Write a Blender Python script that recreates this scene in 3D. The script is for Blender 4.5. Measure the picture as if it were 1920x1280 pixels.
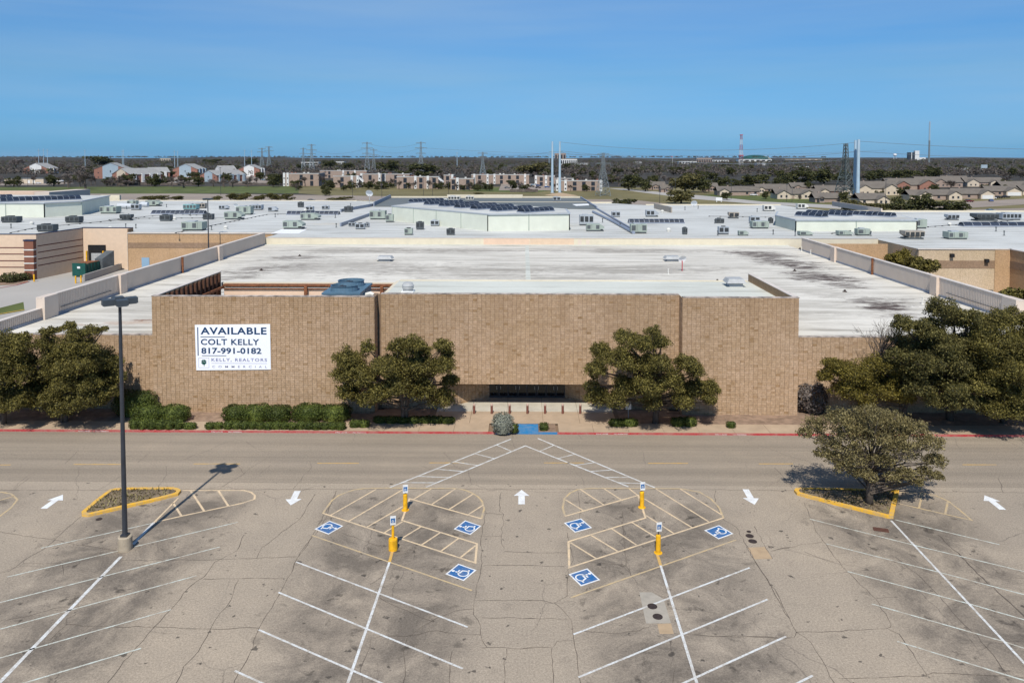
import bpy, bmesh, math, random
import numpy as np
from mathutils import Vector, Matrix
R = math.radians
scene = bpy.context.scene
for o in list(bpy.data.objects): bpy.data.objects.remove(o)
# ------------------------------------------------------------------ camera
CAM_H = 23.5; FOC = 1440.0; YAW = R(0.875); PITCH = R(2.5); HORIZON = 296.0
cam_d = bpy.data.cameras.new('camera'); cam = bpy.data.objects.new('camera', cam_d)
scene.collection.objects.link(cam); scene.camera = cam
cam.location = (0, 0, CAM_H); cam.rotation_euler = (R(90) - PITCH, 0, YAW)
cam_d.sensor_width = 36; cam_d.lens = 36 * FOC / 1920
PRIN_Y = HORIZON + FOC * math.tan(PITCH)
cam_d.shift_y = -(640 - PRIN_Y) / 1920
cam_d.clip_start = 0.5; cam_d.clip_end = 60000
# ------------------------------------------------------------------ light
SUN_DIR = Vector((0.052, 0.512, -0.638)).normalized()      # the way sunlight travels
SUN_EL = math.asin(-SUN_DIR.z)
sun_d = bpy.data.lights.new('sun', 'SUN'); sun = bpy.data.objects.new('sun', sun_d)
scene.collection.objects.link(sun); sun.location = (-20, -200, 250)
sun_d.energy = 5.0; sun_d.angle = R(0.53); sun_d.color = (1.0, 0.945, 0.86)
sun.rotation_euler = SUN_DIR.to_track_quat('-Z', 'Y').to_euler()
world = bpy.data.worlds.new('World'); scene.world = world; world.use_nodes = True
wn = world.node_tree; wn.nodes.clear()
w_out = wn.nodes.new('ShaderNodeOutputWorld'); w_bg = wn.nodes.new('ShaderNodeBackground')
w_sky = wn.nodes.new('ShaderNodeTexSky'); w_sky.sky_type = 'NISHITA'; w_sky.sun_disc = False
w_sky.sun_elevation = SUN_EL; w_sky.sun_rotation = math.atan2(-SUN_DIR.x, -SUN_DIR.y)
w_sky.altitude = 200; w_sky.air_density = 1.0; w_sky.dust_density = 0.4; w_sky.ozone_density = 3.0
w_bg.inputs['Strength'].default_value = 0.124
# thin high cirrus mixed over the clear sky
w_tc = wn.nodes.new('ShaderNodeTexCoord'); w_map = wn.nodes.new('ShaderNodeMapping')
w_map.inputs['Scale'].default_value = (0.9, 0.9, 11.0); w_map.inputs['Rotation'].default_value = (0.05, 0.06, 0.3)
w_n = wn.nodes.new('ShaderNodeTexNoise'); w_n.inputs['Scale'].default_value = 1.6; w_n.inputs['Detail'].default_value = 5; w_n.inputs['Roughness'].default_value = 0.55
w_r = wn.nodes.new('ShaderNodeMapRange'); w_r.inputs[1].default_value = 0.36; w_r.inputs[2].default_value = 0.72; w_r.inputs[3].default_value = 0.0; w_r.inputs[4].default_value = 0.34
w_mix = wn.nodes.new('ShaderNodeMix'); w_mix.data_type = 'RGBA'
w_tint = wn.nodes.new('ShaderNodeMix'); w_tint.data_type = 'RGBA'; w_tint.blend_type = 'MULTIPLY'; w_tint.inputs[0].default_value = 1.0
w_sep = wn.nodes.new('ShaderNodeSeparateXYZ'); w_ramp = wn.nodes.new('ShaderNodeValToRGB'); wn.links.new(w_tc.outputs['Generated'], w_sep.inputs[0]); wn.links.new(w_sep.outputs[2], w_ramp.inputs[0])
for i_, (p_, c_) in enumerate(((0.0, (0.125, 0.425, 0.95, 1)), (0.10, (0.295, 0.555, 0.80, 1)), (0.22, (0.41, 0.70, 0.96, 1)))):      # clear dry-air blue right down to the skyline
    el_ = w_ramp.color_ramp.elements[i_] if i_ < 2 else w_ramp.color_ramp.elements.new(p_)
    el_.position = p_; el_.color = c_
wn.links.new(w_ramp.outputs[0], w_tint.inputs[7])
wn.links.new(w_tc.outputs['Generated'], w_map.inputs[0]); wn.links.new(w_map.outputs[0], w_n.inputs['Vector'])
wn.links.new(w_n.outputs[0], w_r.inputs[0]); wn.links.new(w_r.outputs[0], w_mix.inputs[0])
wn.links.new(w_sky.outputs[0], w_tint.inputs[6]); wn.links.new(w_tint.outputs[2], w_mix.inputs[6])
w_mix.inputs[7].default_value = (3.2, 4.4, 5.6, 1)
wn.links.new(w_mix.outputs[2], w_bg.inputs[0]); wn.links.new(w_bg.outputs[0], w_out.inputs[0])
vs = scene.view_settings; vs.view_transform = 'Standard'; vs.look = 'None'; vs.exposure = 0.0; vs.gamma = 1.0
scene.render.resolution_x = 1024; scene.render.resolution_y = 682
scene.render.engine = 'CYCLES'
# ------------------------------------------------------------------ survey helpers: image bearing -> place on a level plane
_w = Vector((-math.sin(YAW) * math.cos(PITCH), math.cos(YAW) * math.cos(PITCH), -math.sin(PITCH)))
_r = Vector((math.cos(YAW), math.sin(YAW), 0)); _u = _r.cross(_w)
def ray(px, py): return _w + _r * ((px - 960) / FOC) - _u * ((py - PRIN_Y) / FOC)
def P(px, py, z=0.0):
    d = ray(px, py); t = (z - CAM_H) / d.z
    return Vector((d.x * t, d.y * t, z))
def V(px, py, Y):
    d = ray(px, py); t = Y / d.y
    return Vector((d.x * t, Y, CAM_H + d.z * t))
# ------------------------------------------------------------------ object helpers
COL = scene.collection
def tag(o, label=None, cat=None, group=None, kind=None):
    if label: o['label'] = label
    if cat: o['category'] = cat
    if group: o['group'] = group
    if kind: o['kind'] = kind
    return o
def empty(name, loc=(0, 0, 0), rz=0, label=None, cat=None, group=None):
    o = bpy.data.objects.new(name, None); COL.objects.link(o); o.empty_display_size = 0.3
    o.location = loc; o.rotation_euler = (0, 0, rz)
    return tag(o, label, cat, group)
class MB:
    def __init__(s): s.v = []; s.f = []; s.m = []
    def add(s, vs_, fs, mi=0):
        n = len(s.v); s.v.extend([tuple(p) for p in vs_])
        for f in fs: s.f.append(tuple(i + n for i in f)); s.m.append(mi)
        return s
    def box(s, x0, x1, y0, y1, z0, z1, mi=0):
        return s.add([(x0,y0,z0),(x1,y0,z0),(x1,y1,z0),(x0,y1,z0),(x0,y0,z1),(x1,y0,z1),(x1,y1,z1),(x0,y1,z1)],
              [(3,2,1,0),(4,5,6,7),(0,1,5,4),(1,2,6,5),(2,3,7,6),(3,0,4,7)], mi)
    def quad(s, a, b, c, d, mi=0): return s.add([a, b, c, d], [(0, 1, 2, 3)], mi)
    def poly(s, pts, mi=0): return s.add(pts, [tuple(range(len(pts)))], mi)
    def prism(s, pts, z0, z1, mi=0, bottom=True):
        a = sum(pts[i][0]*pts[(i+1)%len(pts)][1]-pts[(i+1)%len(pts)][0]*pts[i][1] for i in range(len(pts)))
        if a < 0: pts = pts[::-1]
        n = len(pts)
        fs = [tuple(range(n, 2*n))] + [(i, (i+1) % n, n + (i+1) % n, n + i) for i in range(n)]
        if bottom: fs.append(tuple(range(n-1, -1, -1)))
        return s.add([(p[0], p[1], z0) for p in pts] + [(p[0], p[1], z1) for p in pts], fs, mi)
    def tube(s, pts, rad, n=6, mi=0, caps=True):
        pts = [Vector(p) for p in pts]
        if not hasattr(rad, '__len__'): rad = [rad] * len(pts)
        vs_ = []
        for i, p in enumerate(pts):
            d = (pts[min(i+1, len(pts)-1)] - pts[max(i-1, 0)])
            d = d.normalized() if d.length > 1e-9 else Vector((0,0,1))
            a = d.cross(Vector((0,0,1)))
            if a.length < 0.05: a = d.cross(Vector((0,1,0)))
            a.normalize(); b = d.cross(a)
            for k in range(n):
                t = 2*math.pi*k/n; vs_.append(p + (a*math.cos(t) + b*math.sin(t))*rad[i])
        fs = []
        for i in range(len(pts)-1):
            for k in range(n): fs.append((i*n+k, i*n+(k+1)%n, (i+1)*n+(k+1)%n, (i+1)*n+k))
        if caps: fs += [tuple(range(n-1,-1,-1)), tuple(range((len(pts)-1)*n, len(pts)*n))]
        return s.add(vs_, fs, mi)
    def lathe(s, prof, n=16, mi=0, c=(0,0)):
        vs_ = []
        for r, z in prof:
            for k in range(n):
                t = 2*math.pi*k/n; vs_.append((c[0]+r*math.cos(t), c[1]+r*math.sin(t), z))
        fs = []
        for i in range(len(prof)-1):
            for k in range(n): fs.append((i*n+k, i*n+(k+1)%n, (i+1)*n+(k+1)%n, (i+1)*n+k))
        fs += [tuple(range(n-1,-1,-1)), tuple(range((len(prof)-1)*n, len(prof)*n))]
        return s.add(vs_, fs, mi)
    def mesh(s, name, mats):
        me = bpy.data.meshes.new(name); me.from_pydata(s.v, [], s.f)
        for m in (mats if isinstance(mats, (list, tuple)) else [mats]): me.materials.append(m)
        if any(s.m): me.polygons.foreach_set('material_index', s.m)
        me.update(); return me
    def build(s, name, mats, parent=None, smooth=False, **kw):
        me = s.mesh(name, mats)
        if smooth: me.polygons.foreach_set('use_smooth', [True]*len(me.polygons))
        return link(name, me, parent, **kw)
def link(name, me, parent=None, loc=(0,0,0), rz=0, label=None, cat=None, group=None, kind=None):
    o = bpy.data.objects.new(name, me); COL.objects.link(o)
    o.location = loc; o.rotation_euler = (0, 0, rz)
    if parent: o.parent = parent
    return tag(o, label, cat, group, kind)
def copy_tree(o, parent=None):
    c = o.copy(); COL.objects.link(c); c.parent = parent
    for ch in list(o.children): copy_tree(ch, c)
    return c
# ------------------------------------------------------------------ materials
def srgb(r, g, b):
    f = lambda c: (c/255/12.92) if c/255 <= 0.04045 else ((c/255+0.055)/1.055)**2.4
    return (f(r), f(g), f(b))
def sc(c, k): return tuple(min(x*k, 1.0) for x in c[:3]) + (1,)
class NT:
    def __init__(s, name):
        s.mat = bpy.data.materials.new(name); s.mat.use_nodes = True; s.t = s.mat.node_tree; s.t.nodes.clear()
        s.out = s.n('ShaderNodeOutputMaterial'); s.b = s.n('ShaderNodeBsdfPrincipled'); s.l(s.b.outputs[0], s.out.inputs[0])
        s.geo = s.n('ShaderNodeNewGeometry')
    def n(s, t, **kw):
        x = s.t.nodes.new(t)
        for k, v in kw.items(): setattr(x, k, v)
        return x
    def l(s, a, b): s.t.links.new(a, b)
    def pos(s, scale=(1,1,1), rot=(0,0,0), obj=False):
        m = s.n('ShaderNodeMapping'); m.inputs['Scale'].default_value = scale; m.inputs['Rotation'].default_value = rot
        if obj: s.l(s.n('ShaderNodeTexCoord').outputs['Object'], m.inputs[0])
        else: s.l(s.geo.outputs['Position'], m.inputs[0])
        return m.outputs[0]
    def noise(s, vec, scale, detail=4, rough=0.55, dist=0):
        x = s.n('ShaderNodeTexNoise'); x.inputs['Scale'].default_value = scale; x.inputs['Detail'].default_value = detail
        x.inputs['Roughness'].default_value = rough; x.inputs['Distortion'].default_value = dist
        s.l(vec, x.inputs['Vector']); return x.outputs[0]
    def rng(s, v, a, b, c=0, d=1):
        x = s.n('ShaderNodeMapRange'); x.inputs[1].default_value = a; x.inputs[2].default_value = b; x.inputs[3].default_value = c; x.inputs[4].default_value = d
        s.l(v, x.inputs[0]); return x.outputs[0]
    def math(s, op, a, b=None):
        x = s.n('ShaderNodeMath', operation=op)
        for i, q in enumerate((a, b)):
            if q is None: continue
            if isinstance(q, (int, float)): x.inputs[i].default_value = q
            else: s.l(q, x.inputs[i])
        return x.outputs[0]
    def mix(s, f, a, b, blend='MIX'):
        x = s.n('ShaderNodeMix', data_type='RGBA', blend_type=blend)
        if isinstance(f, (int, float)): x.inputs[0].default_value = f
        else: s.l(f, x.inputs[0])
        for i, q in ((6, a), (7, b)):
            if isinstance(q, tuple): x.inputs[i].default_value = q if len(q) == 4 else q + (1,)
            else: s.l(q, x.inputs[i])
        return x.outputs[2]
    def island(s): return s.geo.outputs['Random Per Island']
    def color(s, c): s.l(c, s.b.inputs['Base Color']) if not isinstance(c, tuple) else setattr(s.b.inputs['Base Color'], 'default_value', c if len(c)==4 else c+(1,))
    def bump(s, h, strength=0.3, dist=0.02):
        x = s.n('ShaderNodeBump'); x.inputs['Strength'].default_value = strength; x.inputs['Distance'].default_value = dist
        s.l(h, x.inputs['Height']); s.l(x.outputs[0], s.b.inputs['Normal'])
    def xyz(s, i):
        x = s.n('ShaderNodeSeparateXYZ'); s.l(s.geo.outputs['Position'], x.inputs[0]); return x.outputs[i]
    def ellipse(s, cx, cy, rx, ry, ang=0):
        m = s.n('ShaderNodeMapping', vector_type='TEXTURE'); m.inputs['Location'].default_value = (cx, cy, 0)
        m.inputs['Rotation'].default_value = (0, 0, ang); m.inputs['Scale'].default_value = (rx, ry, 1e6)
        s.l(s.geo.outputs['Position'], m.inputs[0])
        d = s.n('ShaderNodeVectorMath', operation='LENGTH'); s.l(m.outputs[0], d.inputs[0])
        return s.rng(d.outputs['Value'], 0.25, 1.0, 1.0, 0.0)
def flat(name, c, rough=0.8, var=0.12, scale=1.5, isl=0.0, metal=0.0, bump=0.0, bscale=20, spec=0.3, obj=False):
    t = NT(name); b = t.b
    b.inputs['Roughness'].default_value = rough; b.inputs['Metallic'].default_value = metal; b.inputs['Specular IOR Level'].default_value = spec
    p = t.pos(obj=obj); col = t.mix(t.rng(t.noise(p, scale, 5, 0.6), 0.3, 0.7), sc(c, 1-var), sc(c, 1+var))
    if isl:
        col = t.mix(1.0, col, t.mix(t.island(), (1-isl,)*3, (1+isl,)*3), 'MULTIPLY')
    t.color(col)
    if bump: t.bump(t.noise(p, bscale, 4), bump)
    return t.mat
M = {}
def make_asphalt(name, base, lot=True):
    t = NT(name); p = t.pos(); x, y = t.xyz(0), t.xyz(1)
    t.b.inputs['Roughness'].default_value = 0.9; t.b.inputs['Specular IOR Level'].default_value = 0.15
    big = t.rng(t.noise(p, 0.07, 3), 0.3, 0.7); med = t.rng(t.noise(p, 0.55, 6, 0.65), 0.3, 0.7); fine = t.noise(p, 9.0, 6, 0.75)
    grit = t.noise(p, 17.0, 5, 0.9)
    c = t.mix(big, sc(base, 0.90), sc((base[0]*1.06, base[1]*1.03, base[2]*0.98), 1.06))
    c = t.mix(t.math('MULTIPLY', med, 0.45), c, sc(base, 0.80))
    if lot:
        # oily, darker parking bays every 15.8 m with pale aisles between
        q = t.math('ABSOLUTE', t.math('SUBTRACT', t.math('MODULO', t.math('ADD', x, 7.9*2 + 15.8*10), 15.8), 7.9))
        bay = t.math('MULTIPLY', t.rng(q, 3.2, 6.2, 1.0, 0.12), t.rng(y, 54.0, 51.0, 0.0, 1.0))
        blot = t.rng(t.noise(p, 0.26, 9, 0.72, 0.6), 0.36, 0.60)
        c = t.mix(t.math('MULTIPLY', t.math('MULTIPLY', bay, blot), 0.95), c, sc((base[0]*0.42, base[1]*0.42, base[2]*0.43), 1))
        oil = t.rng(t.noise(p, 0.8, 5, 0.62, 0.3), 0.60, 0.68)
        c = t.mix(t.math('MULTIPLY', t.math('MULTIPLY', oil, t.math('ADD', t.math('MULTIPLY', bay, 0.9), 0.05)), 0.8), c, (0.05, 0.043, 0.036, 1))
        drip = t.rng(t.noise(t.pos((1, 1, 1)), 1.5, 3, 0.5), 0.675, 0.71)
        c = t.mix(t.math('MULTIPLY', drip, 0.75), c, (0.045, 0.04, 0.035, 1))
    else:
        ps = t.pos((0.012, 1.0, 1.0)); band = t.rng(t.noise(ps, 0.75, 4, 0.6), 0.38, 0.64)
        c = t.mix(t.math('MULTIPLY', band, 0.50), c, sc(base, 0.55))
        ps2 = t.pos((0.03, 1.0, 1.0)); c = t.mix(t.math('MULTIPLY', t.rng(t.noise(ps2, 5, 3), 0.5, 0.8), 0.35), c, sc(base, 0.6))
    c = t.mix(1.0, c, t.mix(t.rng(fine, 0.36, 0.64), (0.78,)*3, (1.20,)*3), 'MULTIPLY')
    c = t.mix(1.0, c, t.mix(t.rng(grit, 0.36, 0.64), (0.74,)*3, (1.24,)*3), 'MULTIPLY')
    vor = t.n('ShaderNodeTexVoronoi', feature='DISTANCE_TO_EDGE'); vor.inputs['Scale'].default_value = 0.16
    wv = t.n('ShaderNodeVectorMath', operation='ADD'); nz = t.n('ShaderNodeTexNoise'); nz.inputs['Scale'].default_value = 0.5; nz.inputs['Detail'].default_value = 6
    t.l(p, nz.inputs['Vector']); t.l(nz.outputs[1], wv.inputs[0]); t.l(p, wv.inputs[1]); t.l(wv.outputs[0], vor.inputs['Vector'])
    ck = t.math('MULTIPLY', t.rng(vor.outputs[0], 0.0, 0.006, 1.0, 0.0), t.rng(t.noise(p, 0.12, 2), 0.45, 0.6))
    c = t.mix(t.math('MULTIPLY', ck, 0.5), c, (0.06, 0.05, 0.045, 1))
    t.color(c); t.bump(fine, 0.25, 0.01)
    return t.mat
ASPH = (0.362, 0.306, 0.240)
M['lot'] = make_asphalt('lot_asphalt', ASPH)
M['road'] = make_asphalt('road_asphalt', (0.322, 0.272, 0.213), lot=False)
M['far_lot'] = flat('far_lot_asphalt', (0.265, 0.22, 0.18), 0.9, 0.12, 0.03)
M['street'] = flat('street_concrete', (0.36, 0.34, 0.31), 0.9, 0.08, 0.05)
M['crack'] = flat('dark_crack', (0.10, 0.082, 0.066), 0.95, 0.3, 3)  # the cracks' own dark colour
M['concrete'] = flat('sidewalk_concrete', (0.385, 0.290, 0.200), 0.9, 0.12, 0.8, isl=0.06, bump=0.1)
M['concrete_pale'] = flat('pale_concrete', (0.47, 0.43, 0.35), 0.9, 0.14, 0.9, isl=0.05)
M['base_concrete'] = flat('lamp_base_concrete', (0.36, 0.30, 0.22), 0.9, 0.2, 2)
def paint(name, c, wear=0.4, under=ASPH, scale=1.6):
    t = NT(name); p = t.pos(); t.b.inputs['Roughness'].default_value = 0.75; t.b.inputs['Specular IOR Level'].default_value = 0.2
    w = t.math('MULTIPLY', t.rng(t.noise(p, scale, 6, 0.7), 0.42, 0.66), wear)
    w2 = t.math('MULTIPLY', t.rng(t.noise(p, 9, 5, 0.85), 0.50, 0.62), wear)
    c2 = t.mix(w, sc(c, 1), sc(under, 1.0)); t.color(t.mix(w2, c2, sc(under, 0.9))); return t.mat
M['white_paint'] = paint('white_road_paint', (0.64, 0.66, 0.65), 0.75)
M['old_paint'] = paint('worn_white_paint', (0.54, 0.58, 0.52), 1.0)
M['cream_paint'] = paint('faded_cream_paint', (0.70, 0.53, 0.33), 0.65)
M['cream_worn'] = paint('worn_cream_paint', (0.54, 0.40, 0.21), 0.85)
M['yellow_paint'] = paint('yellow_road_paint', (0.62, 0.36, 0.06), 0.6)
M['curb_yellow'] = paint('yellow_kerb_paint', (0.74, 0.41, 0.03), 0.6, (0.35, 0.3, 0.22), 2.5)
M['curb_red'] = paint('red_kerb_paint', (0.40, 0.035, 0.042), 0.6, (0.38, 0.24, 0.2), 1.2)
M['blue_paint'] = paint('blue_road_paint', (0.008, 0.165, 0.38), 0.22)
M['sym_white'] = paint('symbol_white', (0.74, 0.76, 0.76), 0.35)
M['sym_blue'] = paint('symbol_blue', (0.008, 0.115, 0.32), 0.28)
M['soil'] = flat('bed_soil', (0.24, 0.165, 0.115), 0.95, 0.35, 1.3, bump=0.4, bscale=6)
M['mulch'] = flat('island_dry_grass', (0.17, 0.13, 0.085), 0.95, 0.4, 2.2, bump=0.5, bscale=9)
M['iron'] = flat('manhole_iron', (0.055, 0.04, 0.035), 0.7, 0.3, 8, metal=0.3)
M['rust_plate'] = flat('rusty_plate', (0.10, 0.045, 0.03), 0.8, 0.3, 5)
M['patch'] = flat('concrete_patch', (0.345, 0.31, 0.255), 0.9, 0.12, 2)
M['patch_tan'] = flat('tan_patch', (0.40, 0.29, 0.18), 0.9, 0.12, 2)
# masonry: fluted block, each block its own shade
def masonry(name, base, flute=True, isl=0.16):
    t = NT(name); p = t.pos(); t.b.inputs['Roughness'].default_value = 0.92; t.b.inputs['Specular IOR Level'].default_value = 0.1
    c = t.mix(t.rng(t.noise(p, 0.22, 4), 0.3, 0.7), sc((base[0]*0.93, base[1]*0.90, base[2]*0.84), 1), sc((base[0]*1.05, base[1]*1.04, base[2]*1.06), 1))
    r = t.n('ShaderNodeValToRGB'); e = r.color_ramp.elements
    e[0].position = 0.0; e[0].color = (0.70, 0.63, 0.50, 1); e[1].position = 1.0; e[1].color = (1.07, 1.07, 1.08, 1)
    k = r.color_ramp.elements.new(0.05); k.color = (0.90, 0.87, 0.82, 1)
    t.l(t.island(), r.inputs[0])
    c = t.mix(1.0, c, r.outputs[0], 'MULTIPLY')
    c = t.mix(1.0, c, t.mix(t.rng(t.noise(p, 5, 7, 0.85), 0.34, 0.66), (0.66,)*3, (1.28,)*3), 'MULTIPLY')
    z = t.xyz(2); damp = t.math('MULTIPLY', t.rng(z, 10.9, 5.0, 1.0, 0.0), t.rng(t.noise(t.pos((1, 1, 0.12)), 0.9, 5), 0.30, 0.7))
    c = t.mix(t.math('MULTIPLY', damp, 0.55), c, sc((base[0]*0.58, base[1]*0.52, base[2]*0.45), 1))
    stk = t.math('MULTIPLY', t.rng(t.noise(t.pos((1, 1, 0.03)), 2.6, 5, 0.75), 0.54, 0.70), t.rng(t.noise(t.pos((1, 1, 0.25)), 0.35, 4), 0.42, 0.62))
    c = t.mix(t.math('MULTIPLY', stk, 0.38), c, sc((base[0]*0.50, base[1]*0.45, base[2]*0.40), 1))
    t.color(c)
    if flute:
        w = t.n('ShaderNodeTexWave', wave_type='BANDS', bands_direction='X', wave_profile='SIN'); w.inputs['Scale'].default_value = 3.09
        w.inputs['Distortion'].default_value = 0.0
        t.l(p, w.inputs['Vector']); h = t.math('ADD', w.outputs[1], t.math('MULTIPLY', t.noise(p, 14, 4, 0.8), 1.3)); t.bump(h, 0.75, 0.035)
    else: t.bump(t.noise(p, 10, 4, 0.8), 0.4, 0.02)
    return t.mat
BRK = (0.490, 0.352, 0.232)
M['block'] = masonry('fluted_tan_block', BRK)
M['mortar'] = flat('recessed_mortar', (0.20, 0.138, 0.09), 0.95, 0.15, 3)
M['brick_plain'] = masonry('tan_brick', (0.44, 0.30, 0.18), False)
M['brick_pale'] = masonry('pale_tan_brick', (0.50, 0.40, 0.28), False)
M['brick_band'] = masonry('brown_brick_band', (0.27, 0.19, 0.13), False)
M['pink_block'] = flat('pink_painted_block', (0.62, 0.47, 0.34), 0.85, 0.05, 1.5)
M['brick_red'] = flat('red_brown_brick', (0.20, 0.085, 0.055), 0.9, 0.12, 4)
M['stripe_red'] = flat('dark_red_stripe', (0.11, 0.03, 0.025), 0.8, 0.1, 3)
M['navy'] = flat('navy_coping', (0.02, 0.03, 0.07), 0.5, 0.1, 3)
M['coping'] = flat('weathered_coping', (0.34, 0.29, 0.25), 0.7, 0.75, 1.3)
def roofmat(name, base, dirt=0.6, spots=()):
    t = NT(name); t.b.inputs['Roughness'].default_value = 0.75; t.b.inputs['Specular IOR Level'].default_value = 0.25
    p = t.pos(); ps = t.pos((0.05, 0.55, 1))
    c = t.mix(t.rng(t.noise(p, 0.06, 4), 0.35, 0.65), sc(base, 0.92), sc(base, 1.05))
    st = t.math('MULTIPLY', t.rng(t.noise(ps, 1.1, 8, 0.75), 0.46, 0.68), t.rng(t.noise(p, 0.045, 4), 0.33, 0.50))
    c = t.mix(t.math('MULTIPLY', st, dirt), c, sc((base[0]*0.44, base[1]*0.42, base[2]*0.39), 1))
    seam = t.math('PINGPONG', t.xyz(1), 1.5); c = t.mix(t.math('MULTIPLY', t.rng(seam, 0.0, 0.06, 1, 0), 0.22*dirt), c, sc(base, 0.5))
    wob = t.noise(t.pos((0.35, 0.8, 1)), 0.9, 9, 0.80, 0.6)
    for (cx, cy, rx, ry, a, k, colr) in spots:
        m = t.rng(t.math('ADD', t.ellipse(cx, cy, rx*1.25, ry*1.25, a), t.math('MULTIPLY', t.math('SUBTRACT', wob, 0.5), 4.2)), 0.50, 1.05)
        m = t.math('MULTIPLY', m, t.rng(t.ellipse(cx, cy, rx*1.3, ry*1.3, a), 0.0, 0.25))
        c = t.mix(t.math('MULTIPLY', m, k), c, colr + (1,))
    c = t.mix(1.0, c, t.mix(t.rng(t.noise(p, 2.2, 5, 0.7), 0.25, 0.75), (0.95,)*3, (1.05,)*3), 'MULTIPLY')
    t.color(c); return t.mat
def spot(px, py, rx, ry, a=0, k=0.8, c=(0.075, 0.052, 0.042), z=6.9):
    q = P(px, py, z); return (q.x, q.y, rx, ry, a, k, c)
GREY = (0.26, 0.235, 0.20)
M['roof_white'] = roofmat('white_membrane', (0.615, 0.585, 0.515), 1.0, [
    spot(560, 483, 7, 5, 0.3, 0.6), spot(500, 505, 10, 5, 0.7, 0.7), spot(700, 470, 22, 5, 0, 0.75, GREY), spot(640, 500, 22, 13, 0, 0.6, GREY),
    spot(850, 470, 16, 4, 0, 0.75, GREY), spot(860, 510, 18, 11, 0, 0.5, GREY), spot(1180, 470, 26, 4, 0, 0.8, GREY), spot(1180, 505, 24, 7, 0, 0.6, GREY), spot(1110, 520, 14, 4, 0, 0.4, GREY),
    spot(1430, 478, 7, 8, 0.4, 0.8), spot(1470, 492, 6, 9, 0.6, 0.85), spot(1545, 522, 5.5, 7, 0.8, 0.95), spot(1525, 515, 5, 6, 0.5, 0.8), spot(1560, 553, 5, 3, 0, 0.5, GREY),
    spot(1660, 575, 5.5, 3.6, 0.9, 1.0), spot(1500, 500, 4, 5, 0.6, 0.9), spot(1580, 535, 4, 4, 0.4, 0.8), spot(1395, 474, 6, 3, 0.2, 0.7), spot(1690, 592, 4, 2.2, 0.3, 0.6), spot(450, 520, 5, 3, 0.5, 0.6), spot(1640, 565, 6, 4, 0.3, 0.6), spot(1600, 590, 6, 1.2, 0, 0.45, GREY), spot(230, 605, 5, 1.4, 0.2, 0.6, (0.35, 0.22, 0.14)), spot(265, 600, 2.0, 0.6, 0, 0.8, (0.2, 0.09, 0.05))])
M['roof_front'] = roofmat('raised_roof_membrane', (0.555, 0.565, 0.505), 0.6)
M['roof_mall'] = roofmat('mall_grey_membrane', (0.515, 0.522, 0.495), 0.9, [spot(620, 420, 9, 5, 0, 0.35, (0.5, 0.42, 0.3), 8)])
M['roof_dark'] = roofmat('dark_gravel_roof', (0.135, 0.15, 0.15), 0.3)
M['cream'] = flat('cream_stucco', (0.60, 0.54, 0.415), 0.85, 0.06, 0.8)
M['cream_pink'] = flat('pinkish_stucco', (0.64, 0.47, 0.35), 0.85, 0.06, 0.8)
M['white_panel'] = flat('pale_green_panel', (0.59, 0.61, 0.52), 0.6, 0.06, 0.4)
M['siding'] = flat('beige_ribbed_metal', (0.60, 0.505, 0.42), 0.55, 0.06, 0.3, spec=0.4)
M['siding_cap'] = flat('pale_parapet_cap', (0.58, 0.52, 0.46), 0.6, 0.1, 0.6)
M['pilaster'] = flat('smooth_beige_panel', (0.60, 0.49, 0.40), 0.7, 0.06, 1)
M['flash'] = flat('blue_grey_flashing', (0.22, 0.25, 0.31), 0.5, 0.15, 1)
M['rust'] = flat('rusty_steel', (0.19, 0.075, 0.035), 0.9, 0.45, 2.5)
M['rust_dark'] = flat('dark_rusty_stud', (0.085, 0.04, 0.025), 0.9, 0.4, 2)
M['tower_blue'] = flat('blue_grey_steel', (0.085, 0.155, 0.215), 0.5, 0.12, 1.5, spec=0.4)
M['galv'] = flat('galvanised_steel', (0.36, 0.37, 0.37), 0.6, 0.15, 2)
M['unit_green'] = flat('grey_green_unit', (0.30, 0.345, 0.30), 0.6, 0.12, 0.9)
M['unit_grey'] = flat('light_grey_unit', (0.34, 0.37, 0.40), 0.6, 0.12, 0.9)
M['unit_dark'] = flat('charcoal_unit', (0.085, 0.095, 0.10), 0.6, 0.2, 0.9)
M['unit_tan'] = flat('brownish_unit', (0.33, 0.29, 0.24), 0.6, 0.2, 0.9)
M['unit_teal'] = flat('teal_unit', (0.19, 0.36, 0.36), 0.6, 0.12, 0.9)
M['unit_white'] = flat('off_white_unit', (0.62, 0.61, 0.56), 0.6, 0.12, 0.9)
M['louvre'] = flat('dark_louvre', (0.035, 0.04, 0.043), 0.6, 0.3, 2)
M['black'] = flat('black_void', (0.012, 0.012, 0.013), 0.6, 0.2, 2)
M['dark_metal'] = flat('dark_bronze_metal', (0.030, 0.034, 0.042), 0.45, 0.2, 2, spec=0.5)
M['lamp_head'] = flat('grey_lamp_housing', (0.050, 0.062, 0.074), 0.6, 0.12, 2, spec=0.3)
M['lens'] = flat('lamp_lens', (0.5, 0.5, 0.47), 0.2, 0.05, 2)
def glass(name, c, rough=0.3):
    t = NT(name); t.b.inputs['Roughness'].default_value = rough; t.b.inputs['Specular IOR Level'].default_value = 0.3
    t.color(t.mix(t.island(), sc(c, 0.7), sc(c, 1.3))); return t.mat
M['sky_glass'] = glass('navy_skylight_glass', (0.017, 0.026, 0.046), 0.55)
M['door_glass'] = glass('dark_door_glass', (0.010, 0.011, 0.013), 0.08)
M['window'] = glass('dark_window_glass', (0.025, 0.03, 0.038))
M['frame'] = flat('pale_skylight_frame', (0.46, 0.49, 0.52), 0.5, 0.1, 2)
M['white'] = flat('white_paint', (0.74, 0.75, 0.75), 0.6, 0.05, 1)
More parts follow.
